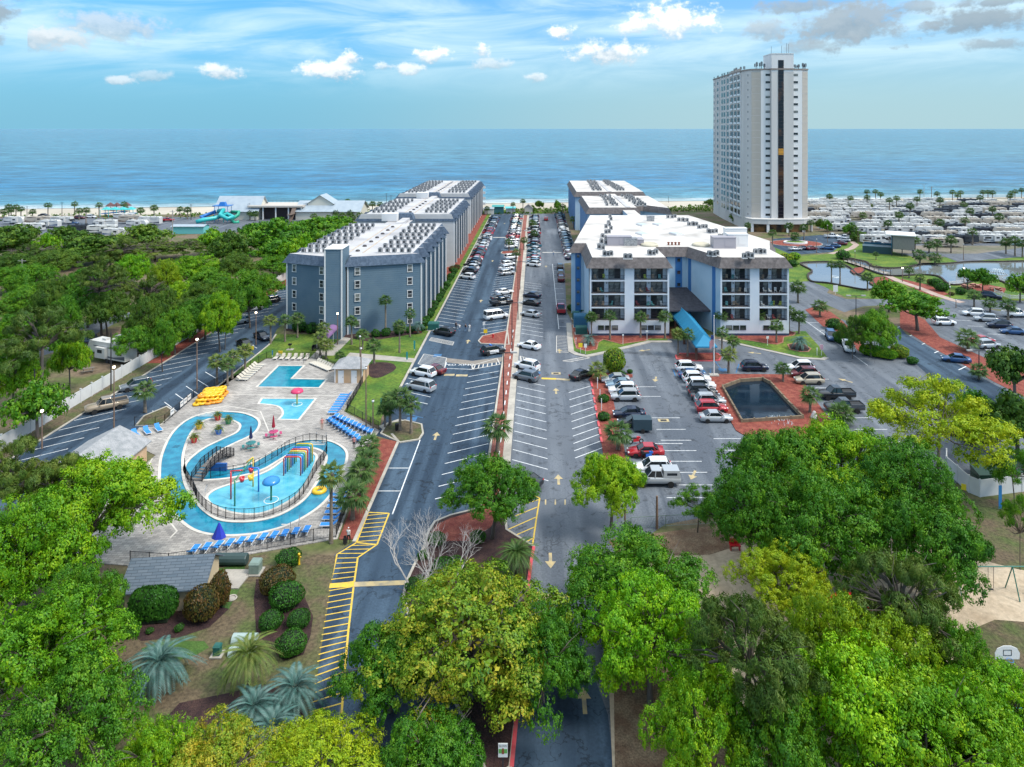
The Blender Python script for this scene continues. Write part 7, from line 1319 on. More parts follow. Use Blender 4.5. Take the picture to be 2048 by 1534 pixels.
for a in [(771, 600, 672, 'tall palm with curved trunk before the right half of the chevron front', 1.1), (703, 642, 690, 'palm beside the purple awning', 1.1), (820, 627, 675, 'palm at the corner of the chevron front'), (799, 652, 706, 'palm on the lawn in front of the chevron front'), (748, 690, 728, 'stout palm standing in the dark mulch ring', 1.25), (648, 655, 702, 'palm in the clump left of the awning, tallest', 1.1, 'palmy'), (640, 675, 712, 'palm in the clump left of the awning, middle', 1.1, 'palmy'), (652, 690, 718, 'palm in the clump left of the awning, lowest', 1.05, 'palmy'), (595, 635, 676, 'palm at the left facet of the chevron front', 1.1), (570, 640, 684, 'palm between the side car park and the left facet', 1.1), (541, 640, 688, 'palm at the edge of the lawn by the side car park', 1.1, 'palmy'), (680, 710, 728, 'short palm by the top fence of the pool', .8), (725, 668, 700, 'low palm right of the awning ramp', 1.0),
          (434, 722, 770, 'palm beside the swim rings, leftmost of the row on the lawn edge', 1.2, 'palmy'), (464, 714, 758, 'palm beside the swim rings, second of the row on the lawn edge', 1.2, 'palmy'), (490, 700, 742, 'palm beside the swim rings, third of the row on the lawn edge', 1.15, 'palmy'), (290, 778, 826, 'palm on the small grass island at the fence corner', 1.35), (455, 728, 773, 'palm tucked between the first two of the lawn edge row', 1.0),
          (780, 800, 852, 'palm in the group at the car park bulb, left', 1.25), (800, 795, 862, 'palm in the group at the car park bulb, middle', 1.25), (822, 808, 868, 'palm in the group at the car park bulb, right', 1.15), (770, 818, 856, 'short palm in the group at the car park bulb', 1.0), (738, 890, 940, 'uppermost palm of the row between pool and street', 1.25), (722, 940, 990, 'second palm of the row between pool and street', 1.4), (705, 990, 1040, 'lowest palm of the row between pool and street', 1.4), (735, 918, 965, 'palm squeezed into the row between pool and street', 1.2), (662, 948, 1086, 'slim tall palm inside the pool fence', 1.15, 'palmy'),
          (995, 850, 905, 'big bushy palm on the median', 1.6), (1032, 505, 545, 'palm on the median near the far cars', 1.2), (1018, 483, 503, 'palm on the small island of the median', 1.2), (1048, 480, 500, 'second palm on the median beside the lamp', 1.2), (1065, 446, 458, 'palm among the far cars right of the median', 1.3), (1068, 466, 478, 'low palm among the far cars right of the median', 1.1), (1046, 402, 428, 'palm at the sea end of the median', 1.2), (1026, 408, 428, 'palm at the sea end by the turquoise kiosk', 1.1), (974, 417, 430, 'palm at the sea end of the sawtooth row', 1.1), (1125, 412, 427, 'palm at the corner of the sea-end hotel block', 1.2), (1147, 438, 458, 'palm against the wall of the sea-end hotel block', 1.4),
          (1183, 634, 676, 'palm before the left wing of the hotel, first'), (1220, 630, 680, 'palm before the left wing of the hotel, second', 1.1), (1281, 634, 676, 'palm before the left wing of the hotel, third', 1.1), (1330, 632, 678, 'palm before the left wing of the hotel, fourth', 1.15), (1356, 668, 712, 'palm left of the canopy, outer', 1.0, 'palmy'), (1375, 668, 714, 'palm left of the canopy, inner', 1.05), (1442, 630, 670, 'palm at the inner corner of the right wing', 1.1), (1444, 664, 708, 'palm behind the flagpole', 1.05), (1457, 708, 746, 'shaggy palm below the flagpole', 1.25, 'palmy'), (1467, 680, 706, 'low palm right of the flagpole', 1.0), (1519, 628, 668, 'palm before the right wing of the hotel, first', 1.2), (1553, 650, 686, 'palm before the right wing of the hotel, second', 1.15), (1578, 622, 664, 'palm before the right wing of the hotel, third', 1.15), (1598, 634, 668, 'palm at the end of the right wing', 1.2),
          (1196, 738, 762, 'palm in the planted strip beside the round bush', 1.3, 'palmy'), (1236, 862, 900, 'palm in the planted strip beside the dark trailer', 1.4), (1566, 736, 764, 'palm on the mulch behind the pond', 1.05), (1620, 788, 826, 'palm beside the white rock right of the pond', 1.2), (1684, 826, 850, 'low palm in front of the dark grey pickup', 1.3), (1596, 575, 606, 'palm cluster right of the hotel block', 1.5), (1640, 612, 634, 'low bushy palm by the hotel road', 1.4), (1936, 676, 702, 'bushy palm on the mulch of the far lot', 1.8), (1948, 590, 614, 'palm beside the far lot entrance', 1.3), (1980, 606, 625, 'palm on the far mulch, middle', 1.3), (2016, 610, 640, 'palm on the far mulch, right', 1.4), (1663, 529, 566, 'left palm of the pair before the left pond', 1.1), (1680, 529, 568, 'right palm of the pair before the left pond', 1.15), (1735, 555, 582, 'palm before the red planting at the bridge', 1.2), (1840, 556, 580, 'palm beside the brick path', 1.2), (1818, 540, 556, 'palm at the end of the bridge', 1.1), (1840, 510, 530, 'palm cluster behind the ponds', 1.8), (1870, 514, 530, 'second palm cluster behind the ponds', 1.6), (1752, 508, 520, 'small bare palm on the far lawn', .8), (1958, 740, 760, 'low palm by the angled bays', 1.2),
          (1545, 465, 492, 'palm in front of the tower porch', 1.4), (1495, 450, 470, 'palm at the tower corner', 1.2), (1578, 452, 472, 'palm right of the tower porch', 1.4), (1608, 455, 480, 'palm by the red bed, right', 1.3), (1590, 472, 484, 'palm in the white planter of the red bed', 1.6), (1622, 445, 464, 'palm beside the tower flank', 1.3)]:
    palm(*a, group='palms around the resort')
# palms of the two camps and the beach
far = [(659, 'w')] ; j = 0
for px, py, pyb in [(8, 423, 440), (18, 414, 436), (32, 414, 434), (42, 418, 437), (22, 420, 436), (96, 410, 436), (149, 408, 430), (158, 421, 440), (172, 420, 448), (198, 410, 436), (248, 408, 428), (250, 416, 430), (281, 421, 440), (308, 416, 445), (360, 418, 432), (375, 420, 438), (112, 434, 442), (65, 423, 436), (492, 410, 425), (500, 425, 440), (552, 416, 432), (625, 420, 436), (660, 420, 434), (628, 432, 446), (510, 428, 442), (695, 402, 416), (672, 425, 440), (685, 432, 448), (700, 425, 440), (715, 418, 432), (730, 408, 424), (745, 408, 424), (760, 408, 424), (720, 430, 446), (705, 436, 452)]:
    palm(px, py, pyb, f'palm near the beach on the west side, {nth(j)} of thirty-five listed by place', 1.4, group='west beach palms'); j += 1
j = 0
for px, py, pyb in [(1659, 393, 412), (1701, 396, 412), (1734, 383, 402), (1734, 394, 412), (1751, 383, 402), (1761, 388, 408), (1779, 400, 425), (1793, 396, 420), (1820, 412, 440), (1840, 383, 402), (1834, 398, 428), (1874, 387, 404), (1880, 400, 425), (1905, 384, 402), (1921, 385, 402), (1915, 390, 410), (1927, 408, 428), (1940, 422, 444), (1966, 384, 402), (1985, 385, 404), (1960, 395, 418), (1976, 384, 400), (2022, 386, 402), (2030, 383, 400), (2043, 380, 398), (2020, 392, 412), (1798, 430, 455), (1776, 446, 470), (1726, 430, 452), (1707, 456, 470), (1880, 445, 470), (1930, 440, 465), (1945, 463, 490), (1985, 418, 445), (1998, 434, 460), (1902, 480, 506), (1830, 480, 500), (2012, 485, 508), (2030, 480, 512), (2045, 486, 515), (1858, 490, 506), (1874, 486, 512)]:
    palm(px, py, pyb, f'palm among the campers of the big camp, {nth(j)} of forty-two listed by place', 1.45, group='palms of the big camp'); j += 1

# pindo and cabbage palms near the camera: each frond is a piece
def pinnate(ln, g, arch=1.0, m='pindo', pairs=26, w=.022, lf=.36):
    b = MB(); pts = []
    for i in range(pairs + 1):
        t = i / pairs; x = ln * (t - .12 * arch * t * t); z = ln * (.62 * t - .95 * arch * t * t); pts.append(Vector((x, 0, z)))
    b.tube([pts[0], pts[pairs // 3], pts[2 * pairs // 3], pts[-1]], [.03, .022, .014, .005], 4)
    for i in range(3, pairs + 1):
        t = i / pairs; d_ = (pts[i] - pts[i - 1]).normalized(); l2 = ln * lf * (1 - .55 * t) * (.6 + .4 * min(1, t * 4))
        for s in (-1, 1):
            v = (d_ * .75 + Vector((0, s * .75, 0)) + Vector((0, 0, .38 - .5 * arch * t))).normalized(); a = pts[i]; e = a + v * l2 + Vector((0, 0, -.12 * l2)); mdl = a + v * l2 * .5 + Vector((0, 0, .03)); ww = d_ * ln * w
            b.add([a, mdl - ww, e, mdl + ww], [(0, 1, 2, 3)])
    return b.mesh('frond', LM[m])
FRO = [pinnate(2.6, random.Random(i), 1.05 + .17 * i) for i in range(3)]
def pindo(px, pyb, label, hz=1.2, n=26, sc=1.0, fro=FRO, leaf=None):
    p = P(px, pyb); o = thing('feather_palm', label, 'palm tree', (p.x, p.y, .05), 0, 'palms of the garden and beds')
    for i in range(n):
        t = (i + .5) / n; pitch = -1.15 + 1.25 * t; f = ob('frond', fro[i % 3], o, (0, 0, hz), 0, sc * rnd.uniform(.85, 1.1)); f.rotation_euler = (rnd.uniform(-.15, .15), pitch + .25, i * 2.39996); 
        if leaf: f.material_slots[0].link = 'OBJECT'; f.material_slots[0].material = LM[leaf]
    b = MB(); b.tube([(0, 0, 0), (0, 0, hz * .5), (0, 0, hz)], [.3, .27, .3], 9); b.build('trunk', m_pbark, o, smooth=True); ob('frond_stubs', BOOT, o, (0, 0, hz), 0, 1.3)
pindo(318, 1372, 'blue-green feather palm beside the big tree in the garden', 1.5, 30, 1.05); pindo(590, 1418, 'blue-green feather palm closest to the hatched walkway', 1.3, 26, .92); pindo(508, 1455, 'blue-green feather palm in the middle of the lower clump', 1.2, 26, .9); pindo(545, 1490, 'blue-green feather palm at the bottom of the lower clump', 1.0, 22, .85); pindo(496, 1385, 'yellow-green palm with drooping leaves beside the round tanks', 2.7, 34, .86, FRO, 'palmy')
pindo(1034, 1150, 'drooping feather palm by the red kerb', 1.9, 34, .82, FRO, 'palm'); pindo(1035, 1182, 'small feather palm below the drooping one', .4, 18, .5); pindo(1176, 690, 'feather palm at the corner of the entrance lawn', 1.0, 22, .75); pindo(1600, 700, 'feather palm in the round edged bed', 1.6, 24, .8); pindo(836, 668, 'small blue-green palm at the corner trim of the chevron front', 1.8, 18, .6)
# pots with small palms
for (q, cname), wh in zip(POTS, ('nearest the river bend', 'beside the upper left bank', 'by the upper steps', 'by the inner bank', 'in the middle of the group')):
    p = PC([q])[0]; o = thing('potted_palm', f'{cname} pot with a small feather palm, {wh}', 'potted plant', (p[0], p[1], .08), 0, 'potted palms on the river island'); b = MB(); b.lathe([(.32, 0), (.5, .62), (.56, .64), (.56, .74), (.48, .74), (.44, .62)], 14); b.build('pot', MATS['gloss_' + cname], o, smooth=False)
    b = MB(); b.lathe([(.47, .66), (.01, .68)], 12); b.build('soil', m_mulchd, o)
    for i in range(14): f = ob('frond', FRO[i % 3], o, (0, 0, .75), 0, .38); f.rotation_euler = (0, -.9 + .9 * i / 14, i * 2.4); f.material_slots[0].link = 'OBJECT'; f.material_slots[0].material = LM['palmy']
# ------------------------------------------------------------ lamps, poles, signs, street furniture
m_pole = mat('brown_pole', (.16, .10, .07), .8, (.22, .15, .11), 3); m_dpole = mat('dark_pole', (.03, .03, .035), .6); m_lit = mat('lit_lamp', (.9, .8, .6), .4, emit=(1, .82, .55), estr=4); m_gpole = mat('grey_pole', (.30, .29, .28), .7)
def lamp(px, pyb, pyt, label, kind='globe', lit=True, group='lamps'):
    lit = 'lit ' in label; p = P(px, pyb); hz = H - (pyt - VY) * p.y / F; o = thing('street_lamp', label, 'lamp post', (p.x, p.y, .05), 0, group)
    b = MB(); b.tube([(0, 0, 0), (0, 0, hz)], [.11, .07], 8); b.build('pole', m_pole if kind != 'double' else m_dpole, o)
    if kind == 'globe':
        b = MB(); b.lathe([(.01, .05), (.15, .1), (.19, .24), (.14, .38), (.01, .42)], 10, (0, 0, hz)); b.build('lamp_head', m_lit if lit else m_trim, o, smooth=True); b = MB(); b.lathe([(.12, 0), (.13, .05), (.07, .1)], 8, (0, 0, hz + .4)); b.build('lamp_cap', m_dpole, o)
    else:
        b = MB(); b.bar((-1.7, 0, hz), (1.7, 0, hz), .1); b.build('cross_arm', m_dpole, o)
        for s in (-1, 1): b = MB(); b.box((s * 1.6, 0, hz + .05), (.95, .42, .2)); b.build('lamp_head', mat('lamp_housing', (.36, .35, .34), .6), o)
LG = 'lamp posts around the car parks'
for a in [(512, 690, 628, 'lit lamp post between two palms by the side car park'), (394, 782, 682, 'lit lamp post beside the swim rings'), (228, 860, 738, 'lit lamp post near the tan pickup'), (84, 898, 826, 'lit lamp post at the lower end of the side car park'), (675, 690, 630, 'lit lamp post beside the purple awning'), (720, 740, 676, 'lamp post at the pool hut'), (722, 772, 700, 'tall pole by the corner of the pool hut', 'globe', False), (732, 858, 740, 'slim pole on the lawn beside the loungers', 'globe', False), (746, 862, 806, 'low lamp post by the lounger bend', 'globe', True), (1250, 1062, 985, 'wooden pole under the upright bright tree', 'globe', False)]: lamp(*a, group=LG)
for a in [(1040, 580, 462, 'tall double-headed lamp on the median among far cars', 'double'), (1036, 640, 524, 'tall double-headed lamp on the median beside white SUVs', 'double'), (1024, 710, 606, 'tall double-headed lamp on the median by the white van', 'double'), (1007, 822, 706, 'tall double-headed lamp on the median at the crossing', 'double'), (1712, 655, 592, 'double-headed lamp by the bend of the east road', 'double'), (1958, 758, 702, 'double-headed lamp by the angled bays', 'double')]: lamp(*a, group=LG)
for a in [(1655, 486, 452, 'white lamp in the tower drive'), (1633, 506, 480, 'lamp beside the blue cars of the tower drive'), (1710, 534, 504, 'lamp at the end of the footbridge'), (1805, 564, 538, 'lit lamp at the red planting by the bridge'), (1928, 568, 538, 'lit lamp beside the picnic tables'), (1927, 520, 490, 'lamp beyond the fountain pond'), (1716, 488, 462, 'lamp beside the tower lawn'), (1900, 596, 576, 'low lamp by the brick path'), (1912, 616, 602, 'dark lamp by the far lot entrance'), (1735, 578, 556, 'thin lamp before the left pond')]: lamp(*a, group='lamps of the east gardens')
def pole(px, pyb, pyt, label, m, r=.13, arm=False):
    p = P(px, pyb); hz = H - (pyt - VY) * p.y / F; o = thing('utility_pole', label, 'pole', (p.x, p.y, 0), 0, 'poles'); b = MB(); b.tube([(0, 0, 0), (0, 0, hz)], [r, r * .7], 7); b.build('shaft', m, o)
    if arm: b = MB(); b.box((0, 0, hz - .5), (2.2, .12, .14)); b.build('cross_arm', m, o)
for a in [(222, 782, 665, 'dark slim pole before the travel trailers', m_dpole, .11), (69, 840, 738, 'dark pole beside the fence under the pine', m_dpole, .1), (54, 432, 412, 'dark pole at the seaside road, western', m_dpole, .16), (124, 432, 404, 'dark pole at the seaside road, with cross arm', m_dpole, .16, True), (233, 432, 408, 'dark pole at the seaside road by the teal playground', m_dpole, .16), (382, 440, 408, 'dark pole by the beach path', m_dpole, .16, True), (345, 480, 420, 'pale utility pole left of the turquoise hut', m_gpole, .2, True), (44, 570, 518, 'white pole with light bar in the woods', m_gpole, .18, True), (773, 412, 386, 'lamp pole on the seafront by the sawtooth row, left', m_dpole, .14, True), (782, 412, 390, 'lamp pole on the seafront by the sawtooth row, right', m_dpole, .14, True), (1848, 402, 368, 'thin mast at the camp by the sea', m_gpole, .14), (1863, 402, 373, 'wooden pole with cross arm at the camp by the sea', m_pole, .2, True), (1314, 1058, 992, 'leaning brown post beyond the chain-link fence', m_pole, .16), (1337, 405, 392, 'lamp mast behind the notched hotel block', m_dpole, .14)]: pole(*a)
# flag pole
p = P(1428, 752); fp_ = thing('flagpole', 'white flagpole with a striped flag beside the canopy', 'flagpole', (p.x, p.y, .1)); hz = H - (634 - VY) * p.y / F
b = MB(); b.tube([(0, 0, 0), (0, 0, hz)], [.12, .06], 8); b.build('pole', m_trim, fp_); b = MB(); b.lathe([(.01, 0), (.14, .12), (.01, .26)], 8, (0, 0, hz)); b.build('finial', m_trim, fp_, smooth=True); b = MB(); b.box((0, 0, .1), (1.6, 1.2, .2)); b.build('base', m_conc, fp_)
zf = H - (690 - VY) * p.y / F
m_fr, m_fw, m_fb = mat('flag_red', (.45, .02, .03), .8), mat('flag_white', (.7, .7, .7), .8), mat('flag_blue', (.02, .04, .16), .8); b = MB()
for i in range(13):                                 # hanging in folds
    x0, x1 = -.06 - i * .055, -.06 - (i + 1) * .055; y0, y1 = .06 * math.sin(i * 1.6), .06 * math.sin((i + 1) * 1.6); b.add([(x0, y0, zf - .3 - i * .05), (x1, y1, zf - .35 - i * .05), (x1, y1, zf + 1.55 - i * .09), (x0, y0, zf + 1.6 - i * .09)], [(0, 1, 2, 3)], i % 2)
b.box((-.3, 0, zf + 1.25), (.5, .16, .7), mi=2); b.build('flag', [m_fr, m_fw, m_fb], fp_)
# signs, bollards, hydrant, boxes
def sign(px, pyb, label, col, w=.45, h=.5, hz=1.3, txt=None, cat='sign'):
    p = P(px, pyb); o = thing('sign_post', label, cat, (p.x, p.y, .1), 0, 'small signs'); b = MB(); b.bar((0, 0, 0), (0, 0, hz), .07); b.build('post', m_trim if col != 'brown' else m_pole, o); b = MB(); b.box((0, -.04, hz), (w, .05, h)); bd = b.build('board', mat('sign_' + col, {'yellow': (.80, .58, .02), 'white': (.72, .72, .70), 'blue': (.03, .22, .5), 'teal': (.02, .26, .28), 'pink': (.62, .35, .42), 'brown': (.2, .12, .08)}[col], .5), o)
    if txt:
        t_ = word(bd, txt, (0, -.075), .2, m_blk, hz, (math.pi / 2, 0, 0), name='lettering')
for a in [(971, 672, 'yellow warning sign on the red median island', 'yellow', .75, .75, .9), (968, 664, 'white sign above the yellow one on the median island', 'white', .5, .6, 1.7), (1161, 707, 'yellow sign at the corner of the entrance lawn', 'yellow', .75, .8, 1.5), (1171, 709, 'white sign beside the yellow one at the entrance lawn', 'white', .55, .7, 1.6), (1152, 690, 'low white post on the entrance bed', 'white', .2, .3, 1.2), (1246, 690, 'white post light on the entrance bed, left', 'white', .3, .35, 1.9), (1294, 682, 'white post light on the entrance bed, right', 'white', .5, .3, 1.9), (1256, 671, 'white post light by the left wing wall', 'white', .4, .3, 1.4), (1496, 670, 'white post light by the right wing wall', 'white', .3, .3, 1.2), (1535, 692, 'white globe post on the right entrance lawn', 'white', .5, .45, 1.6), (1634, 712, 'white post at the tip of the right lawn', 'white', .18, .5, 1.2), (1643, 712, 'pink sign at the tip of the right lawn', 'pink', .6, .9, 1.6), (829, 702, 'teal marker post on the lawn', 'teal', .3, 1.6, 1.1), (814, 722, 'teal marker post by the lawn path', 'teal', .3, 1.4, .9), (763, 818, 'teal marker post above the kerb bulb', 'teal', .3, 1.4, .9), (503, 706, 'yellow board on the pool fence corner', 'yellow', .9, .7, .9), (561, 717, 'yellow board behind the cream loungers', 'yellow', .8, .5, 1.1), (1671, 590, 'white notice board on the bank of the left pond', 'white', 1.2, 1.7, 1.6), (545, 716, 'blue post beside the side car park lawn', 'blue', .2, .8, .9), (2000, 1020, 'tall blue post on the dry lawn', 'blue', .35, 2.6, 1.4)]: sign(*a)
sg = thing('street_sign', 'white sign with dark letters over a green picture beside the lane', 'sign', (*P(1006, 1502, 2.2).xy, 0)); b = MB(); b.bar((0, 0, 0), (0, 0, 2.7), .08); b.build('post', m_dpole, sg)
b = MB(); b.box((0, -.05, 2.3), (.62, .04, .9)); sgb = b.build('board', mat('sign_white', (.72, .72, .70), .5), sg); word(sgb, 'SLOW', (0, -.075), .19, m_blk, 2.58, (math.pi / 2, 0, 0), name='lettering'); b = MB(); b.box((0, -.073, 2.25), (.56, .006, .28)); b.box((0, -.077, 2.2), (.16, .006, .26), mi=1); b.box((0, -.077, 2.38), (.12, .006, .12), mi=1); b.build('picture', [mat('sign_green', (.12, .35, .08), .6), mat('sign_brown', (.25, .07, .03), .6)], sgb)
for i, (px, py) in enumerate([(1195, 778), (1200, 803), (1203, 822), (1218, 878)]):
    p = P(px, py); b = MB(); b.box((0, 0, .9), (.12, .12, 1.8)); o = b.build('marker_post', m_trim, None, (p.x, p.y, .1)); tag(o, f'thin white marker post, {nth(i)} from the top of the planted strip', 'post', 'marker posts in the planted strip')
for i, y in enumerate(np.arange(92, 150, 4.3)):
    b = MB(); b.box((0, 0, .07), (.16, 1.6, .12)); o = b.build('wheel_stop', m_trim, None, (-4.85, y, .13)); tag(o, f'white kerb block laid along the median, {nth(i)} from the big palm', 'kerb block', 'white blocks on the median')
p = P(986, 677); hy_ = thing('fire_hydrant', 'small red fire hydrant on the median island', 'hydrant', (p.x, p.y, .13)); b = MB(); b.lathe([(.2, 0), (.15, .08), (.15, .6), (.19, .62), (.15, .75), (.05, .85), (.01, .86)], 10); b.build('barrel', MATS['gloss_red'], hy_, smooth=True); b = MB(); b.tube([(-.28, 0, .45), (.28, 0, .45)], .08, 8); b.build('outlet', MATS['gloss_red'], hy_)
p = P(598, 1130); hy_ = thing('fire_hydrant', 'yellow hydrant beside the round bush in the garden', 'hydrant', (p.x, p.y, .05)); b = MB(); b.lathe([(.15, 0), (.11, .08), (.11, .95), (.15, .97), (.1, 1.1), (.01, 1.15)], 10); b.build('barrel', MATS['gloss_yellow'], hy_, smooth=True); b = MB(); b.tube([(-.22, 0, .75), (.22, 0, .75)], .06, 8); b.build('outlet', MATS['gloss_yellow'], hy_)
m_util = mat('utility_green', (.16, .22, .19), .5, (.20, .27, .24), 2); m_dgr = mat('dumpster_green', (.012, .10, .085), .5)
def ubox(px, pyb, w, d_, h, label, m, name='utility_box', cat='utility box'):
    p = P(px, pyb); o = thing(name, label, cat, (p.x, p.y + d_ / 2, .05)); b = MB(); b.prism([(-w / 2, -d_ / 2), (w / 2, -d_ / 2), (w / 2, d_ / 2), (-w / 2, d_ / 2)], .1, h * .85); b.prism([(-w / 2 - .04, -d_ / 2 - .04), (w / 2 + .04, -d_ / 2 - .04), (w / 2 + .04, d_ / 2 + .04), (-w / 2 - .04, d_ / 2 + .04)], h * .85, h, pts2=[(-w / 2 + .05, -d_ / 2 + .1), (w / 2 - .05, -d_ / 2 + .1), (w / 2 - .05, d_ / 2 - .05), (-w / 2 + .05, d_ / 2 - .05)]); b.build('casing', m, o)
    b = MB(); b.box((0, -d_ / 2 - .015, h * .45), (w * .8, .03, h * .6)); b.build('door', m, o); b = MB(); b.box((0, 0, .05), (w + .4, d_ + .4, .1)); b.build('plinth', m_conc, o)
ubox(507, 1152, .95, 1.0, 1.15, 'grey-green transformer box behind the clipped bushes', m_util); ubox(432, 1316, .55, .5, .9, 'small dark green utility box beside the round tanks', m_dgr); ubox(866, 662, 2.2, 1.6, 1.6, 'dark green dumpster at the corner of the chevron block', m_dgr, 'dumpster', 'dumpster'); ubox(1163, 670, 2.4, 1.6, 1.6, 'dark green dumpster in front of the left hotel wing', m_dgr, 'dumpster', 'dumpster'); ubox(1152, 640, 1.6, 1.3, 1.7, 'dark utility cabinet beside the hotel corner', m_dgr)
ubox(1163, 656, 3.2, 2.4, 2.6, 'blue-framed service cage at the left hotel wing', mat('cage_blue', (.03, .14, .24), .6), 'service_cage', 'enclosure')
for i, (px, py) in enumerate(((490, 1282), (484, 1308))):
    p = P(px, py); b = MB(); n = 10; pr = [(math.cos(math.pi * k / n) * .5, math.sin(math.pi * k / n) * .55) for k in range(n + 1)]; b.add([(-1.0, y, z) for y, z in pr] + [(1.0, y, z) for y, z in pr], [(k, k + 1, n + 2 + k, n + 1 + k) for k in range(n)] + [tuple(range(n + 1)), tuple(range(n + 1, 2 * n + 2))[::-1]]); b.box((0, 0, .1), (1.8, .9, .2)); o = b.build('tank_cover', mat('pale_green_shell', (.33, .42, .40), .45), None, (p.x, p.y, .05)); tag(o, ('pale green half-round tank cover behind the drooping palm, farther of two', 'pale green half-round tank cover behind the drooping palm, nearer of two')[i], 'tank cover')
p = P(462, 1160); b = MB(); b.prism([(-1.3, -1.4), (1.3, -1.4), (1.6, 1.4), (-1.1, 1.4)], 0, .12); o = struct('concrete_pad', b, m_conc); o.location = (p.x, p.y, .03)
p = P(464, 1198); b = MB(); b.torus((0, 0, .06), .38, .09, 14, 5); b.lathe([(.3, .04), (.01, .05)], 12); o = b.build('well_ring', m_conc, None, (p.x, p.y, .04)); tag(o, 'pale concrete ring set in the grass by the bronze bush', 'well ring')
p = P(462, 1130); b = MB(); b.lathe([(.5, -1.6), (.55, -1.5), (.55, 1.5), (.5, 1.6)], 12); b.v = [(z, x, y + .55) for x, y, z in b.v]; o = b.build('pipe', mat('dark_green_pipe', (.03, .06, .06), .5), None, (p.x, p.y, .04)); tag(o, 'dark green pipe lying along the pool fence beside the pump house', 'pipe')
# chain-link fence below the front car park
o = thing('chain_link_fence', 'thin green chain-link fence below the front car park', 'fence', (*P(1218, 1085).xy, .03)); f0 = P(1218, 1085); q = [P(*t_) - f0 for t_ in ((1218, 1085), (1262, 1058), (1400, 1050), (1510, 1042), (1640, 1030))]; rb = MB()
for a, c in zip(q, q[1:]):
    n = max(1, int((c - a).length / 2.6))
    for i in range(n): pp = a.lerp(c, i / n); b = MB(); b.tube([(0, 0, 0), (0, 0, 1.25)], .04, 5); b.build('post', m_util, o, pp)
    rb.tube([a + Vector((0, 0, 1.22)), c + Vector((0, 0, 1.22))], .03, 4); rb.tube([a + Vector((0, 0, .1)), c + Vector((0, 0, .1))], .02, 4)
    L_ = (c - a).length
    for i in range(int(L_ / .3)): s0, s1 = a.lerp(c, i * .3 / L_), a.lerp(c, min(1, (i * .3 + .6) / L_)); rb.tube([s0 + Vector((0, 0, .1)), s1 + Vector((0, 0, 1.2))], .008, 3, cap=False); rb.tube([s1 + Vector((0, 0, .1)), s0 + Vector((0, 0, 1.2))], .008, 3, cap=False)
rb.build('mesh_wire', m_util, o)
# post and rail logs by the pine straw, swing, hoop, play frame
m_log = mat('dark_log', (.05, .03, .025), .9, (.09, .06, .05), 3)
pp = [P(*t_) for t_ in ((1452, 1330), (1458, 1400), (1470, 1440), (1478, 1500), (1488, 1560))]
o = thing('rail_fence', 'dark log edging between sand and pine straw', 'fence', tuple(pp[0]));
for a, c in zip(pp, pp[1:]): b = MB(); b.tube([a - pp[0] + Vector((0, 0, .5)), c - pp[0] + Vector((0, 0, .5))], .1, 6); b.build('rail', m_log, o); b = MB(); b.tube([a - pp[0], a - pp[0] + Vector((0, 0, .8))], .12, 6); b.build('post', m_log, o)
p = P(2012, 1190); sw = thing('swing_set', 'green-framed swing set on the pale sand', 'swing set', (p.x, p.y, .03)); m_sw = mat('swing_green', (.02, .16, .12), .5); x0, x1 = -4.6, 6
b = MB(); b.tube([(x0, 0, 2.6), (x1, 0, 2.6)], .06, 6); b.build('top_beam', m_sw, sw)
for x in (x0, .6, x1):
    for s in (-1, 1): b = MB(); b.tube([(x, 0, 2.6), (x, s * 1.0, 0)], .05, 6); b.build('leg', m_sw, sw)
for x in (-3.3, -1.4, 2.2, 4.2):
    b = MB(); b.tube([(x - .25, 0, 2.55), (x - .25, 0, .6), (x - .15, 0, .5), (x + .15, 0, .5), (x + .25, 0, .6), (x + .25, 0, 2.55)], .02, 4); b.box((x, 0, .5), (.42, .2, .04)); b.build('swing', m_dk, sw)
p = P(2015, 1395); hp = thing('basketball_hoop', 'basketball hoop with white backboard beside the bright tree', 'hoop', (p.x, p.y, .04)); b = MB(); b.tube([(0, .6, 0), (0, .6, 2.6), (0, .1, 3.2)], .08, 6); b.build('pole', m_dpole, hp)
b = MB(); pr = [(-.9, -.45), (.9, -.45), (.95, 0), (.75, .35), (.3, .55), (-.3, .55), (-.75, .35), (-.95, 0)]; b.add([(x, 0, z + 3.3) for x, z in pr] + [(x, .05, z + 3.3) for x, z in pr], [tuple(range(8)), tuple(range(8, 16))[::-1]] + [(i, i + 8, (i + 1) % 8 + 8, (i + 1) % 8) for i in range(8)]); bb = b.build('backboard', m_trim, hp)
b = MB(); 
for x, z, sx, sz in ((0, .35, .6, .04), (0, -.05, .6, .04), (-.3, .15, .04, .44), (.3, .15, .04, .44)): b.box((x, -.012, 3.2 + z), (sx, .01, sz))
b.build('target_square', m_acd, bb); b = MB(); b.torus((0, -.3, 3.0), .23, .02, 14, 5); b.build('rim', mat('rim_blue', (.03, .2, .5), .5), hp)
p = P(1700, 1290); pf = thing('climbing_frame', 'red, blue and yellow climbing frame glimpsed under the trees', 'climbing frame', (p.x, p.y, .03))
for x in (-1.5, 0, 1.5):
    for y in (-1, 1): b = MB(); b.tube([(x, y, 0), (x, y, 3.0)], .07, 6); b.build('post', MATS['gloss_blue'], pf)
for x in (-.75, .75): b = MB(); b.box((x, 0, 1.4), (1.4, 2, .1)); b.build('deck', MATS['gloss_red'], pf)
b = MB(); b.add([(-1.7, -1.2, 3.0), (0, -1.2, 3.9), (0, 1.2, 3.9), (-1.7, 1.2, 3.0), (1.7, -1.2, 3.0), (1.7, 1.2, 3.0)], [(0, 1, 2, 3), (1, 4, 5, 2)]); b.build('roof', MATS['gloss_red'], pf)
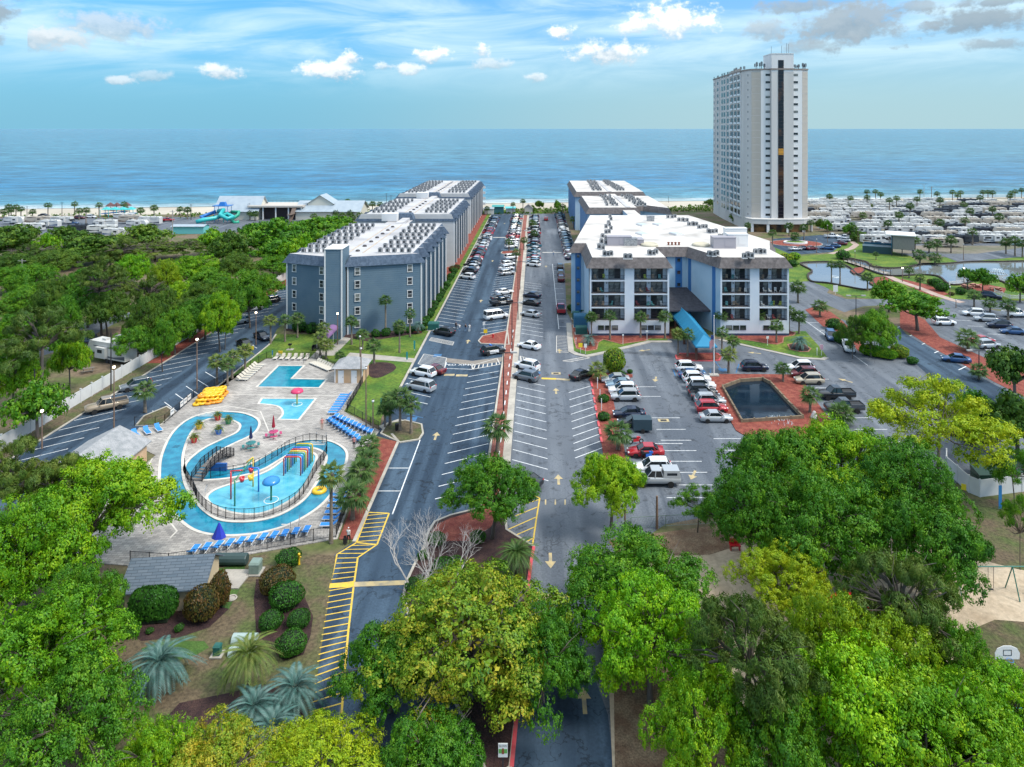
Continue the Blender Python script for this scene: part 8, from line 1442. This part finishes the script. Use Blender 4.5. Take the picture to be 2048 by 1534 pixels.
b = MB(); b.tube([(1.6, 0, 1.5), (2.4, 0, 1.2), (3.6, 0, .4), (4.2, 0, .2)], .32, 8); b.build('slide', MATS['gloss_yellow'], pf)
p = P(2010, 1450); b = MB(); b.box((1.5, 0, .02), (4, 3, .03)); o = b.build('play_court', mat('blue_court', (.02, .25, .50), .6), None, (p.x, p.y, .04)); o['kind'] = 'structure'
for i, (x, y, c) in enumerate([(1580, 1405, 'blue'), (1585, 1420, 'yellow'), (1540, 1330, 'blue'), (1470, 1100, 'red')]):
    p = P(x, y); b = MB(); b.box((0, 0, .5), (1.1, .5, .12)); b.box((-.45, 0, .25), (.1, .4, .5)); b.box((.45, 0, .25), (.1, .4, .5)); b.box((0, .25, .8), (1.1, .08, .5)); o = b.build('play_bench', MATS['gloss_' + c], None, (p.x, p.y, .03)); tag(o, f'small {c} play bench on the sand, {nth(i)} of four under the trees', 'bench', 'play benches')
# black trailer and motorcycle, rock
p = P(1284, 862); t_ = thing('cargo_trailer', 'dark box trailer behind the palm of the planted strip', 'trailer', (p.x, p.y, ZM)); b = MB(); b.box((0, 0, 1.15), (2.6, 1.7, 1.5)); b.build('box', mat('trailer_slate', (.03, .06, .08), .4), t_)
for s in (-1, 1): b = MB(); b.lathe([(.3, -.1), (.3, .1), (.01, .1)], 12); b.v = [(x, z + s * .9, y + .3) for x, y, z in b.v]; b.build('wheel', m_ty, t_)
for nm, q_, cl_ in (('black motorcycle parked between dark trailer and red sedan', (1272, 888), 'gloss_red'), ('blue motorcycle beside the red sedan', (1297, 918), 'gloss_blue')):
    p = P(*q_); mc = thing('motorcycle', nm, 'motorcycle', (p.x, p.y, ZM), .2)
    for x in (-.75, .75): b = MB(); b.torus((0, 0, 0), .26, .08, 14, 6); b.v = [(x2, z2, y2 + .33) for x2, y2, z2 in b.v]; b.build('wheel', m_ty, mc, (x, 0, 0))
    b = MB(); b.box((0, 0, .55), (.8, .3, .4)); b.box((.35, 0, .85), (.5, .3, .22)); b.build('tank', MATS[cl_], mc); b = MB(); b.box((-.4, 0, .8), (.8, .3, .12)); b.box((-.85, 0, .95), (.3, .5, .35)); b.build('seat', m_dk, mc); b = MB(); b.tube([(.75, 0, .4), (.5, 0, 1.05), (.4, -.38, 1.1)], .03, 5); b.tube([(.5, 0, 1.05), (.4, .38, 1.1)], .03, 5); b.build('handlebar', m_rim, mc)
p = P(1628, 838); b = MB(); g = random.Random(3); b.lathe([(.45, 0), (.5, .25), (.35, .6), (.22, 1.0), (.01, 1.15)], 9); b.v = [(x + g.uniform(-.06, .06), y + g.uniform(-.06, .06), z) for x, y, z in b.v]; o = b.build('white_rock', mat('white_stone', (.55, .54, .52), .8), None, (p.x, p.y, .1)); tag(o, 'upright white rock on the mulch right of the pond', 'rock')
# pond fountain
p = P(1560, 842); b = MB()
for i in range(60): a = rnd.uniform(0, 6.28); r_ = rnd.uniform(.2, 2.0); b.lathe([(.05, 0), (.03, .25)], 4, (r_ * math.cos(a), r_ * math.sin(a), .03))
o = b.build('fountain_spray', MATS['white_water'], None, (p.x, p.y, 0)); o['kind'] = 'stuff'; o['label'] = 'white spray of the pond fountain in the car park'
# swing bench and grill on the lawn
p = P(632, 702); sb = thing('swing_bench', 'dark swing bench on the lawn beside the palm clump', 'bench', (p.x, p.y, .08)); 
for n_, c, d_ in (('seat', (0, 0, .45), (1.4, .5, .08)), ('backrest', (0, .28, .8), (1.4, .08, .6)), ('leg', (-.7, 0, .5), (.08, .7, 1.0)), ('leg', (.7, 0, .5), (.08, .7, 1.0))): b = MB(); b.box(c, d_); b.build(n_, m_blk, sb)
p = P(580, 700); gr = thing('charcoal_grill', 'small black grill on a post on the lawn', 'grill', (p.x, p.y, .08)); b = MB(); b.box((0, 0, .45), (.1, .1, .9)); b.build('post', m_blk, gr); b = MB(); b.box((0, 0, 1.0), (.6, .45, .3)); b.build('firebox', m_blk, gr); b = MB(); b.box((0, 0, .03), (1.3, 1.0, .06)); b.build('pad', m_conc, gr)
p = P(794, 862); b = MB(); b.lathe([(.25, 0), (.3, .8), (.32, .85), (.28, .95), (.01, 1.0)], 10); o = b.build('litter_bin', m_blk, None, (p.x, p.y, .12)); tag(o, 'black litter bin beside the palms of the car park bulb', 'bin')
for i, (px, py) in enumerate(((176, 745), (58, 832))):
    p = P(px, py); pt = thing('picnic_table', ('grey picnic table on the dry ground below the trailers', 'dark picnic table under the pine by the fence')[i], 'table', (p.x, p.y, .03), .5); m_pt = mat('weathered_wood', (.16, .14, .12), .9)
    b = MB(); b.box((0, 0, .75), (1.9, .8, .06)); b.build('table_top', m_pt, pt)
    for s in (-1, 1): b = MB(); b.box((0, s * .75, .45), (1.9, .28, .05)); b.build('bench', m_pt, pt); b = MB(); b.box((s * .7, 0, .4), (.08, 1.5, .08)); b.box((s * .7, -.35, .38), (.09, .09, .75)); b.box((s * .7, .35, .38), (.09, .09, .75)); b.build('leg', m_pt, pt)
# balcony furniture
cols = [(.62, .62, .6), (.10, .30, .30), (.35, .40, .05), (.30, .22, .15), (.28, .05, .05)]
ch = {}
for i, c in enumerate(cols):
    b = MB(); b.box((0, 0, .42), (.5, .5, .06)); b.add([(-.25, .2, .42), (.25, .2, .42), (.25, .38, 1.0), (-.25, .38, 1.0), (-.25, .24, .42), (.25, .24, .42), (.25, .42, 1.0), (-.25, .42, 1.0)], [(0, 1, 2, 3), (7, 6, 5, 4), (0, 3, 7, 4), (1, 5, 6, 2), (3, 2, 6, 7)])
    for x in (-.22, .22):
        for y in (-.22, .22): b.box((x, y, .2), (.05, .05, .4))
    ch[i] = b.mesh('patio_chair', mat('chair_%d' % i, c, .6))
cname = ['white', 'teal', 'olive', 'brown', 'red']; ords = ['lowest', 'second', 'third', 'top']
for wi, bays in enumerate((W1, W2)):
    for bi, (a, c) in enumerate(bays):
        for fl in range(4):
            for k in range(rnd.choice((2, 3, 4))):
                ci = rnd.choice((0, 0, 1, 2, 3, 3, 3, 4)); x = hx + a + .5 + (c - a - 1) * (k + rnd.uniform(.2, .8)) / 4; o = ob('patio_chair', ch[ci], None, (x, hy + rnd.uniform(.45, 1.1), G0 + fl * FLH + .29), rnd.uniform(-1, 1)); tag(o, f'{cname[ci]} chair on the {ords[fl]} balcony, {("outer left", "inner left", "inner right", "outer right")[wi * 2 + bi]} stack of the hotel block', 'chair', f'chairs on {ords[fl]} balcony of stack {("one", "two", "three", "four")[wi * 2 + bi]}')

# ------------------------------------------------------------ east gardens
EC = lambda pts: [tuple(P(x, y)[:2]) for x, y in CP(1560, 360, 4.197, pts)]
m_pond2 = mat('lake_water', (.15, .165, .165), .04, (.20, .21, .20), .05, bump=.03, bscale=.6)  # grey base colour stands in for the bright sky reflected in the ponds
b = MB(); b.poly(EC([(-60, 560), (130, 640), (420, 620), (500, 560), (640, 490), (780, 560), (1100, 640), (1180, 720), (1370, 650), (1780, 630), (2300, 600), (2300, 1010), (1850, 1010), (1480, 1000), (1300, 1000), (800, 1000), (540, 980), (370, 895), (250, 850), (60, 860), (-60, 900)]), .03); struct('lawn', b, m_lawn)
pw1 = smooth_loop(EC([(170, 705), (330, 692), (480, 698), (590, 742), (640, 790), (770, 850), (785, 915), (700, 925), (560, 900), (400, 870), (262, 855), (235, 800), (268, 765)]), 4); pw2 = smooth_loop(EC([(560, 665), (720, 690), (780, 730), (950, 745), (1130, 725), (1200, 708), (1400, 705), (1600, 690), (1820, 690), (2200, 705), (2200, 960), (2000, 930), (1840, 850), (1640, 850), (1540, 880), (1420, 880), (1330, 815), (1180, 800), (1000, 810), (860, 800), (700, 740)]), 4)
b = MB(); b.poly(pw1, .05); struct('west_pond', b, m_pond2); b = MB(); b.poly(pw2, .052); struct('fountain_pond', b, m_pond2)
for i, pw in enumerate((pw1, pw2)):
    k = MB(); strip(k, ccw(pw), .45, 0, .45, True); o = k.build('pond_wall', mat('dark_stone', (.045, .035, .03), .9)); tag(o, ('dark stone edging around the smaller garden pond', 'dark stone edging around the fountain pond')[i], 'wall')
for pts, nm in ([(590, 770), (630, 745), (690, 740), (710, 765), (680, 790), (620, 795)], 'a'), ([(750, 870), (800, 825), (880, 820), (960, 860), (900, 890), (790, 895)], 'b'): bed('planting_island', EC(pts), m_mulch, .35, MATS['dark_stone'])
a, c = Vector(EC([(560, 690)])[0]), Vector(EC([(900, 800)])[0]); u = (c - a).normalized(); L_ = (c - a).length; gb = thing('garden_bridge', 'long brown timber footbridge across the garden ponds', 'bridge', (a.x, a.y, .3), math.atan2(u.y, u.x)); m_gb = mat('bridge_brown', (.09, .07, .055), .8); m_gd = mat('bridge_deck', (.42, .38, .34), .85)
for i in range(24): b = MB(); b.box((L_ * (i + .5) / 24, 0, .25), (L_ / 24 - .03, 2.2, .08)); b.build('plank', m_gd, gb)
for s in (-1, 1):
    for i in range(10): b = MB(); b.box((L_ * i / 9, s * 1.1, .6), (.14, .14, 1.7)); b.build('post', m_gb, gb)
    for z in (.6, .95, 1.3): b = MB(); b.box((L_ / 2, s * 1.1, z), (L_, .08, .1)); b.build('rail', m_gb, gb)
b = MB(); strip(b, [tuple(q) for q in EC([(890, 800), (1000, 850), (1150, 900), (1300, 960), (1450, 1010), (1530, 1030)])], 2.2, .03, .07); strip(b, [tuple(q) for q in EC([(420, 620), (520, 600), (600, 575), (640, 545), (600, 515)])], 2.0, .03, .07); struct('garden_path', b, mat('brick_path', (.36, .26, .22), .85, (.44, .34, .30), .6))
b = MB(); b.poly(EC([(1010, 830), (1240, 880), (1420, 960), (1300, 990), (1050, 880)]), .06); b.poly(EC([(1540, 890), (1700, 870), (1900, 910), (1880, 950), (1640, 930)]), .06); struct('red_bed', b, m_mulch)
p = EC([(1820, 790)])[0]; ft = thing('fountain', 'ring fountain with white jets on the pond', 'fountain', (p[0], p[1], .05)); b = MB(); b.torus((0, 0, .05), 2.6, .12, 24, 5); b.build('ring', mat('fountain_ring', (.25, .27, .28), .5), ft); b = MB()
for i in range(18): a = i / 18 * 6.28; b.tube([(2.3 * math.cos(a), 2.3 * math.sin(a), .1), (1.5 * math.cos(a), 1.5 * math.sin(a), 1.3), (.6 * math.cos(a), .6 * math.sin(a), 1.6), (.2 * math.cos(a), .2 * math.sin(a), .2)], .04, 4)
b.build('jets', MATS['white_water'], ft)
p = EC([(460, 815)])[0]; b = MB(); b.torus((0, 0, .02), 1.0, .1, 18, 5); o = b.build('fountain_ring', MATS['white_water'], None, (p[0], p[1], .05)); tag(o, 'small bubbling fountain ring in the smaller garden pond', 'fountain')
def picket(pts, label):
    o = thing('picket_fence', label, 'fence', (pts[0][0], pts[0][1], .03)); q = [Vector(t_) - Vector(pts[0]) for t_ in pts]; pk = MB(); rl = MB()
    for a, c in zip(q, q[1:]):
        n = max(1, int((c - a).length / 2.2)); an = math.atan2(c.y - a.y, c.x - a.x)
        for i in range(n + 1): pp = a.lerp(c, i / n); b = MB(); b.box((0, 0, .6), (.14, .14, 1.2)); b.build('post', m_trim, o, (pp.x, pp.y, 0), an)
        for i in range(int((c - a).length / .22)): pp = a.lerp(c, i * .22 / (c - a).length); pk.box((pp.x, pp.y, .55), (.1, .03, .95), an)
        for z in (.3, .85): rl.bar((a.x, a.y, z), (c.x, c.y, z), .06)
    pk.build('pickets', m_trim, o, kind='stuff'); rl.build('rail', m_trim, o)
picket(EC([(1420, 885), (1540, 870), (1560, 840), (1480, 810)]), 'white picket fence left of the picnic tables by the fountain'); picket(EC([(1830, 830), (1960, 900), (2100, 960)]), 'white picket fence along the bank right of the fountain'); picket(EC([(1800, 950), (1930, 1000), (2150, 1000)]), 'white picket fence beside the navy SUV at the far lot')
for i, q_ in enumerate([(1550, 905), (1590, 915), (1620, 895), (1660, 905), (1790, 925), (1830, 930)]):
    p = EC([q_])[0]; pt = thing('picnic_table', f'reddish picnic table by the fountain pond, {nth(i)} along the bank', 'table', (p[0], p[1], .06), rnd.uniform(0, 3), 'picnic tables by the fountain pond'); m_rt = mat('redwood_table', (.35, .16, .12), .8)
    b = MB(); b.box((0, 0, .75), (1.8, .8, .08)); b.build('table_top', m_rt, pt)
    for s in (-1, 1): b = MB(); b.box((0, s * .75, .45), (1.8, .28, .06)); b.build('bench', m_rt, pt); b = MB(); b.box((s * .65, 0, .38), (.09, 1.4, .75), top=.6); b.build('leg', m_rt, pt)
# glass-fronted bandstand on the lawn
p = EC([(980, 640)])[0]; bs = thing('bandstand', 'steel and glass bandstand box on the far lawn', 'pavilion', (p[0], p[1], .03), -.45); m_bs = mat('bandstand_wood', (.30, .27, .24), .8, (.22, .2, .19), 3, stretch=(4, 4, .3)); m_teal = mat('teal_glaze', (.02, .10, .16), .15)
b = MB(); b.box((2.0, 4, 4.6), (6.5, 8, 4.6)); b.build('clad_box', m_bs, bs); b = MB(); b.box((-1.5, 4, 4.6), (.3, 8.4, 4.2)); b.build('glazing', m_teal, bs); b = MB(); b.box((1.2, 4, 7.1), (9, 9.4, .3)); b.build('roof', m_trim, bs)
for x, y in ((-1.5, 0), (-1.5, 8), (5, 0), (5, 8), (1.6, 0)): b = MB(); b.box((x, y, 1.2), (.3, .3, 2.4)); b.build('post', m_acd, bs)
b = MB(); b.box((-6, 5, 1.2), (9, 5, 2.4)); b.build('stage', mat('stage_dark', (.03, .07, .09), .5), bs); b = MB(); strip(b, [(-10, 8), (-1, 8)], .1, 0, 3); b.build('screen', m_teal, bs)
# round bed in the tower drive
p = P(1592, 487); bed('round_bed', [(p.x + 9.5 * math.cos(a * .3), p.y + 7.5 * math.sin(a * .3)) for a in range(21)], m_mulch, .1, m_kerb); pl = thing('planter', 'low white oval planter with palms in the round red bed', 'planter', (p.x, p.y + .5, .1)); b = MB(); b.lathe([(4.4, 0), (4.4, .55), (3.9, .6), (3.6, .4), (.01, .4)], 24, sy=.75); b.build('wall', m_trim, pl); b = MB(); b.lathe([(3.7, .42), (.01, .6)], 20, sy=.72); b.build('soil', m_lawn, pl)

# ------------------------------------------------------------ seafront west: slides, pavilions
p0 = P(425, 445); ws = thing('water_slide', 'turquoise and blue spiral water slides near the beach', 'water slide', (p0.x, p0.y, 0))
m_tq, m_sbl, m_sgr = mat('slide_turquoise', (.03, .42, .42), .35), mat('slide_blue', (.02, .16, .48), .35), mat('slide_green', (.03, .34, .22), .35)
def SP(px, py, d_=0.0): Y = p0.y + d_; return ((px - VX) * Y / F - p0.x, d_, H - (py - VY) * Y / F)
b = MB(); b.tube(smooth3 := [SP(437, 422, 2), SP(447, 420, 0), SP(440, 430, -4), SP(455, 438, -6), SP(466, 434, -3), SP(455, 428, 0), SP(430, 436, -4), SP(405, 440, -8), SP(392, 444, -9)], .95, 9); b.build('tube', m_tq, ws, smooth=True)
b = MB(); b.tube([SP(432, 423, 3), SP(418, 428, 2), SP(402, 434, 0), SP(408, 438, -3), SP(425, 437, -2)], .8, 9); b.build('tube', m_sbl, ws, smooth=True); b = MB(); b.tube([SP(462, 424, 4), SP(478, 424, 4), SP(476, 430, 2), SP(462, 440, 0), SP(470, 446, -3), SP(478, 444, -2)], .8, 9); b.build('tube', m_sgr, ws, smooth=True)
x, y, z = SP(446, 411, 3); b = MB(); b.box((x, y, z), (7.5, 5, .35)); b.box((x, y, z + .9), (3, 2.4, 1.5), top=.7); b.build('tower_roof', m_sbl, ws)
for sx in (-3, 3):
    for sy in (-2, 2): b = MB(); b.tube([(x + sx, y + sy, 0), (x + sx, y + sy, z)], .12, 6); b.build('support', m_sbl, ws)
for q_ in ((447, 436, 0), (410, 440, -4), (466, 438, -2)): x, y, z = SP(*q_); b = MB(); b.tube([(x, y, 0), (x, y, max(1, z))], .2, 6); b.build('support', m_tq, ws)
def pavilion(px, py, w, d_, hw, hr, label, col):
    p = P(px, py); return hut('beach_pavilion', label, p.x, p.y + d_ / 2, w, d_, hw, hr, mat('pav_wall', (.62, .60, .52), .8), col, 'x', 0, .8, 'pavilion')
m_metal = mat('pale_metal_roof', (.36, .42, .47), .5, (.30, .36, .42), .5)
pavilion(472, 440, 20, 14, 4.5, 10.5, 'pale metal-roofed beach pavilion behind the water slides', m_metal); pavilion(655, 440, 30, 16, 4.2, 8.2, 'long pale-roofed beach pavilion left of the sawtooth row', m_metal)
o = hut('beach_pavilion', 'peaked upper roof on the long beach pavilion', P(640, 438).x, P(640, 438).y + 5, 12, 9, 7.4, 11.2, mat('pav_wall2', (.62, .60, .52), .8), m_metal, 'y', 0, .6, 'pavilion')
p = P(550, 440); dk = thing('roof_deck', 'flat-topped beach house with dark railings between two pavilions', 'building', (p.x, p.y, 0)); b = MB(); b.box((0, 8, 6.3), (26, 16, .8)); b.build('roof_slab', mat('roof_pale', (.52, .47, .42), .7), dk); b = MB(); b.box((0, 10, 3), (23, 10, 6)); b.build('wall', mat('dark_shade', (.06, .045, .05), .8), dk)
for x in (-12, -6, 0, 6, 12): b = MB(); b.box((x, 1, 3), (.5, .5, 6)); b.build('post', m_trim, dk)
b = MB(); strip(b, [(-13, 0), (-13, 16), (13, 16), (13, 0)], .1, 7.4, 7.5); strip(b, [(-13, 0), (-13, 16), (13, 16), (13, 0)], .06, 7.0, 7.05)
for i in range(14): b.box((-13 + i * 2, 16, 7.1), (.12, .12, .9))
b.build('railing', m_blk, dk); b = MB(); b.box((9, -3, 3.2), (2, 8, .25)); b.add([(8, -6, 0), (10, -6, 0), (10, 1, 6.4), (8, 1, 6.4)], [(0, 1, 2, 3)]); b.build('stair', m_rvbr, dk)
p = P(375, 468); o = hut('turquoise_hut', 'turquoise flat hut at the edge of the wood below the slides', p.x, p.y + 2.5, 13, 5, 3.0, 3.5, mat('turquoise_wall', (.14, .46, .46), .7), m_metal, 'x', 0, .4, 'hut')
p = P(996, 428); o = hut('kiosk', 'dark teal kiosk at the sea end of the street', p.x, p.y + 2, 5.5, 4, 3.6, 4.3, mat('teal_kiosk', (.03, .12, .14), .6), mat('teal_roof', (.04, .30, .30), .5), 'x', 0, .3, 'kiosk')
p = P(1021, 427); o = hut('kiosk', 'small white hut with turquoise awning at the sea end', p.x, p.y + 2, 4.6, 3, 2.6, 3.2, mat('white_kiosk', (.6, .6, .58), .7), mat('awning_turq', (.10, .48, .52), .6), 'x', 0, .4, 'kiosk'); p = P(1057, 427); o = hut('kiosk', 'small pale hut with orange roof edge at the sea end', p.x, p.y + 2, 4.0, 4, 2.8, 4.4, mat('pale_kiosk', (.55, .52, .47), .7), mat('kiosk_roof', (.25, .22, .22), .7), 'y', 0, .4, 'kiosk')
p = P(978, 429); o = hut('kiosk', 'white pool building beside the end of the sawtooth row', p.x, p.y + 2, 4.6, 4, 2.8, 3.4, MATS['white_kiosk'], m_metal, 'x', 0, .3, 'kiosk')
for i, (px, py) in enumerate(((221, 421), (234, 421), (253, 420))):
    p = P(px, py); o = thing('beach_shelter', f'thatched brown beach shelter on the sand, {nth(i)} from the teal playground', 'shelter', (p.x, p.y, 0), 0, 'beach shelters'); b = MB(); b.lathe([(2.6, 2.3), (1.4, 3.3), (.01, 4.3)], 10); b.build('thatch', mat('thatch', (.12, .06, .06), .9), o); b = MB(); b.tube([(0, 0, 0), (0, 0, 3)], .12, 6); b.build('post', m_pole, o)
p = P(238, 433); o = thing('climbing_frame', 'teal climbing frame by the seaside road', 'climbing frame', (p.x, p.y, 0)); 
for x in range(-8, 9, 4):
    for y in (-2, 2): b = MB(); b.tube([(x, y, 0), (x, y, 3.6)], .15, 6); b.build('post', m_tq, o)
for x in range(-6, 7, 4): b = MB(); b.box((x, 0, 1.6 + .4 * (x % 3)), (3.6, 3.6, .25)); b.build('deck', m_sbl, o); b = MB(); b.add([(x - 2, -2, 3.5), (x + 2, -2, 3.5), (x, 0, 4.8), (x - 2, 2, 3.5), (x + 2, 2, 3.5)], [(0, 1, 2), (1, 4, 2), (4, 3, 2), (3, 0, 2)]); b.build('roof', m_tq, o)

# ------------------------------------------------------------ people
def person_mesh(name, pose, mats):
    J = {'pel': (0, 0, .95), 'chest': (0, .01, 1.28), 'neck': (0, .0, 1.48), 'head': (0, -.02, 1.60), 'top': (0, -.01, 1.72), 'ls': (-.18, 0, 1.42), 'rs': (.18, 0, 1.42), 'le': (-.26, .02, 1.15), 're': (.26, .02, 1.15), 'lw': (-.27, -.08, .92), 'rw': (.27, -.08, .92), 'lf': (-.26, -.12, .82), 'rf': (.26, -.12, .82), 'lh': (-.10, 0, .90), 'rh': (.10, 0, .90), 'lk': (-.11, -.02, .5), 'rk': (.11, -.02, .5), 'la': (-.11, .03, .09), 'ra': (.11, .03, .09), 'lt': (-.12, -.14, .03), 'rt': (.12, -.14, .03)}
    J.update(pose); names = list(J); E = [('pel', 'chest'), ('chest', 'neck'), ('neck', 'head'), ('head', 'top'), ('chest', 'ls'), ('ls', 'le'), ('le', 'lw'), ('lw', 'lf'), ('chest', 'rs'), ('rs', 're'), ('re', 'rw'), ('rw', 'rf'), ('pel', 'lh'), ('lh', 'lk'), ('lk', 'la'), ('la', 'lt'), ('pel', 'rh'), ('rh', 'rk'), ('rk', 'ra'), ('ra', 'rt')]
    rad = dict(pel=(.15, .11), chest=(.16, .11), neck=(.06, .06), head=(.095, .11), top=(.07, .08), ls=(.065,) * 2, rs=(.065,) * 2, le=(.045,) * 2, re=(.045,) * 2, lw=(.034,) * 2, rw=(.034,) * 2, lf=(.035,) * 2, rf=(.035,) * 2, lh=(.09,) * 2, rh=(.09,) * 2, lk=(.062,) * 2, rk=(.062,) * 2, la=(.045,) * 2, ra=(.045,) * 2, lt=(.04,) * 2, rt=(.04,) * 2)
    me = bpy.data.meshes.new(name); me.from_pydata([J[n] for n in names], [(names.index(a), names.index(c)) for a, c in E], []); o = bpy.data.objects.new(name, me); COL.objects.link(o); o.modifiers.new('s', 'SKIN')
    for i, n in enumerate(names): me.skin_vertices[0].data[i].radius = rad[n]
    me.skin_vertices[0].data[0].use_root = True; s_ = o.modifiers.new('u', 'SUBSURF'); s_.levels = s_.render_levels = 1
    dg = bpy.context.evaluated_depsgraph_get(); r_ = bpy.data.meshes.new_from_object(o.evaluated_get(dg)); bpy.data.objects.remove(o); r_.materials.clear()
    for m in mats: r_.materials.append(m)
    for f in r_.polygons:
        c = f.center; z = c.z; arm = abs(c.x) > .215 and z < 1.4 and z > .7
        f.material_index = 3 if z > 1.63 and c.y > -.075 else 0 if z > 1.47 or arm else 1 if z > .98 else 2 if z > .1 else 4
        f.use_smooth = True
    return r_
skin = mat('skin', (.42, .24, .17), .6); hair = mat('hair', (.03, .02, .015), .7); shoe = mat('shoe', (.05, .05, .05), .7); cap_ = mat('cap_white', (.7, .7, .7), .7)
def cl(n, c): return mat('cloth_' + n, c, .8)
CLO = {'black': (.012, .012, .015), 'white': (.68, .68, .66), 'pink': (.55, .22, .20), 'blue': (.06, .14, .3), 'grey': (.25, .25, .27), 'denim': (.12, .2, .32), 'red': (.4, .03, .04), 'skin': (.42, .24, .17)}
WALK = {'lk': (-.11, -.14, .5), 'la': (-.11, -.06, .1), 'lt': (-.12, -.24, .07), 'rk': (.11, .0, .5), 'ra': (.11, .24, .12), 'rt': (.12, .12, .03), 'le': (-.25, .10, 1.17), 'lw': (-.26, .10, .93), 'lf': (-.26, .07, .84), 're': (.25, -.06, 1.17), 'rw': (.25, -.22, 1.0), 'rf': (.25, -.28, .93)}
for i, (px, py, top_, bot_, hd, rz, lb) in enumerate([(912, 660, 'black', 'black', hair, 3.1, 'person in black walking beside the black SUV, outermost of four'), (919, 664, 'white', 'denim', hair, 3.3, 'person in white top and jeans walking beside the one in black'), (931, 664, 'black', 'denim', hair, 3.0, 'person in black top and jeans walking, third of four'), (939, 664, 'white', 'white', hair, 3.2, 'person all in pale clothes walking, at the end of the four'), (697, 1088, 'white', 'black', cap_, 2.9, 'person in white shirt, black trousers and white cap at the pool gate'), (644, 860, 'pink', 'skin', hair, .4, 'person in swimwear standing above the lazy river'), (708, 899, 'pink', 'black', hair, 3.0, 'person in pink top and black shorts beside the blue loungers'), (1107, 511, 'white', 'blue', hair, 0, 'person walking over the pale stripe in the right lane'), (1020, 446, 'black', 'black', hair, 3, 'person in dark clothes between far cars')]):
    p = P(px, py); me = person_mesh('person', WALK if i not in (5, 6) else {}, [skin, cl(top_, CLO[top_]), cl(bot_, CLO[bot_]), hd, shoe]); o = ob('person', me, None, (p.x, p.y, .08 if i in (5, 6) else .03), rz); tag(o, lb, 'person')
p = P(690, 1090); b = MB(); b.box((0, 0, .35), (.35, .25, .55)); b.box((0, 0, .75), (.28, .05, .25)); o = b.build('bag', mat('black_bag', (.012, .012, .014), .7), None, (p.x, p.y, .1)); tag(o, 'black bag standing beside the person at the pool gate', 'bag')
for i in range(14):
    px = rnd.choice([rnd.uniform(380, 400), rnd.uniform(60, 300), rnd.uniform(1750, 1900)]); p = P(px, 418 if px < 900 else 396); me = bpy.data.meshes.get('person') ; o = ob('person', me, None, (p.x, p.y, .03), rnd.uniform(0, 6)); tag(o, 'tiny distant person strolling on the beach sand', 'person', 'people far off on the beach')
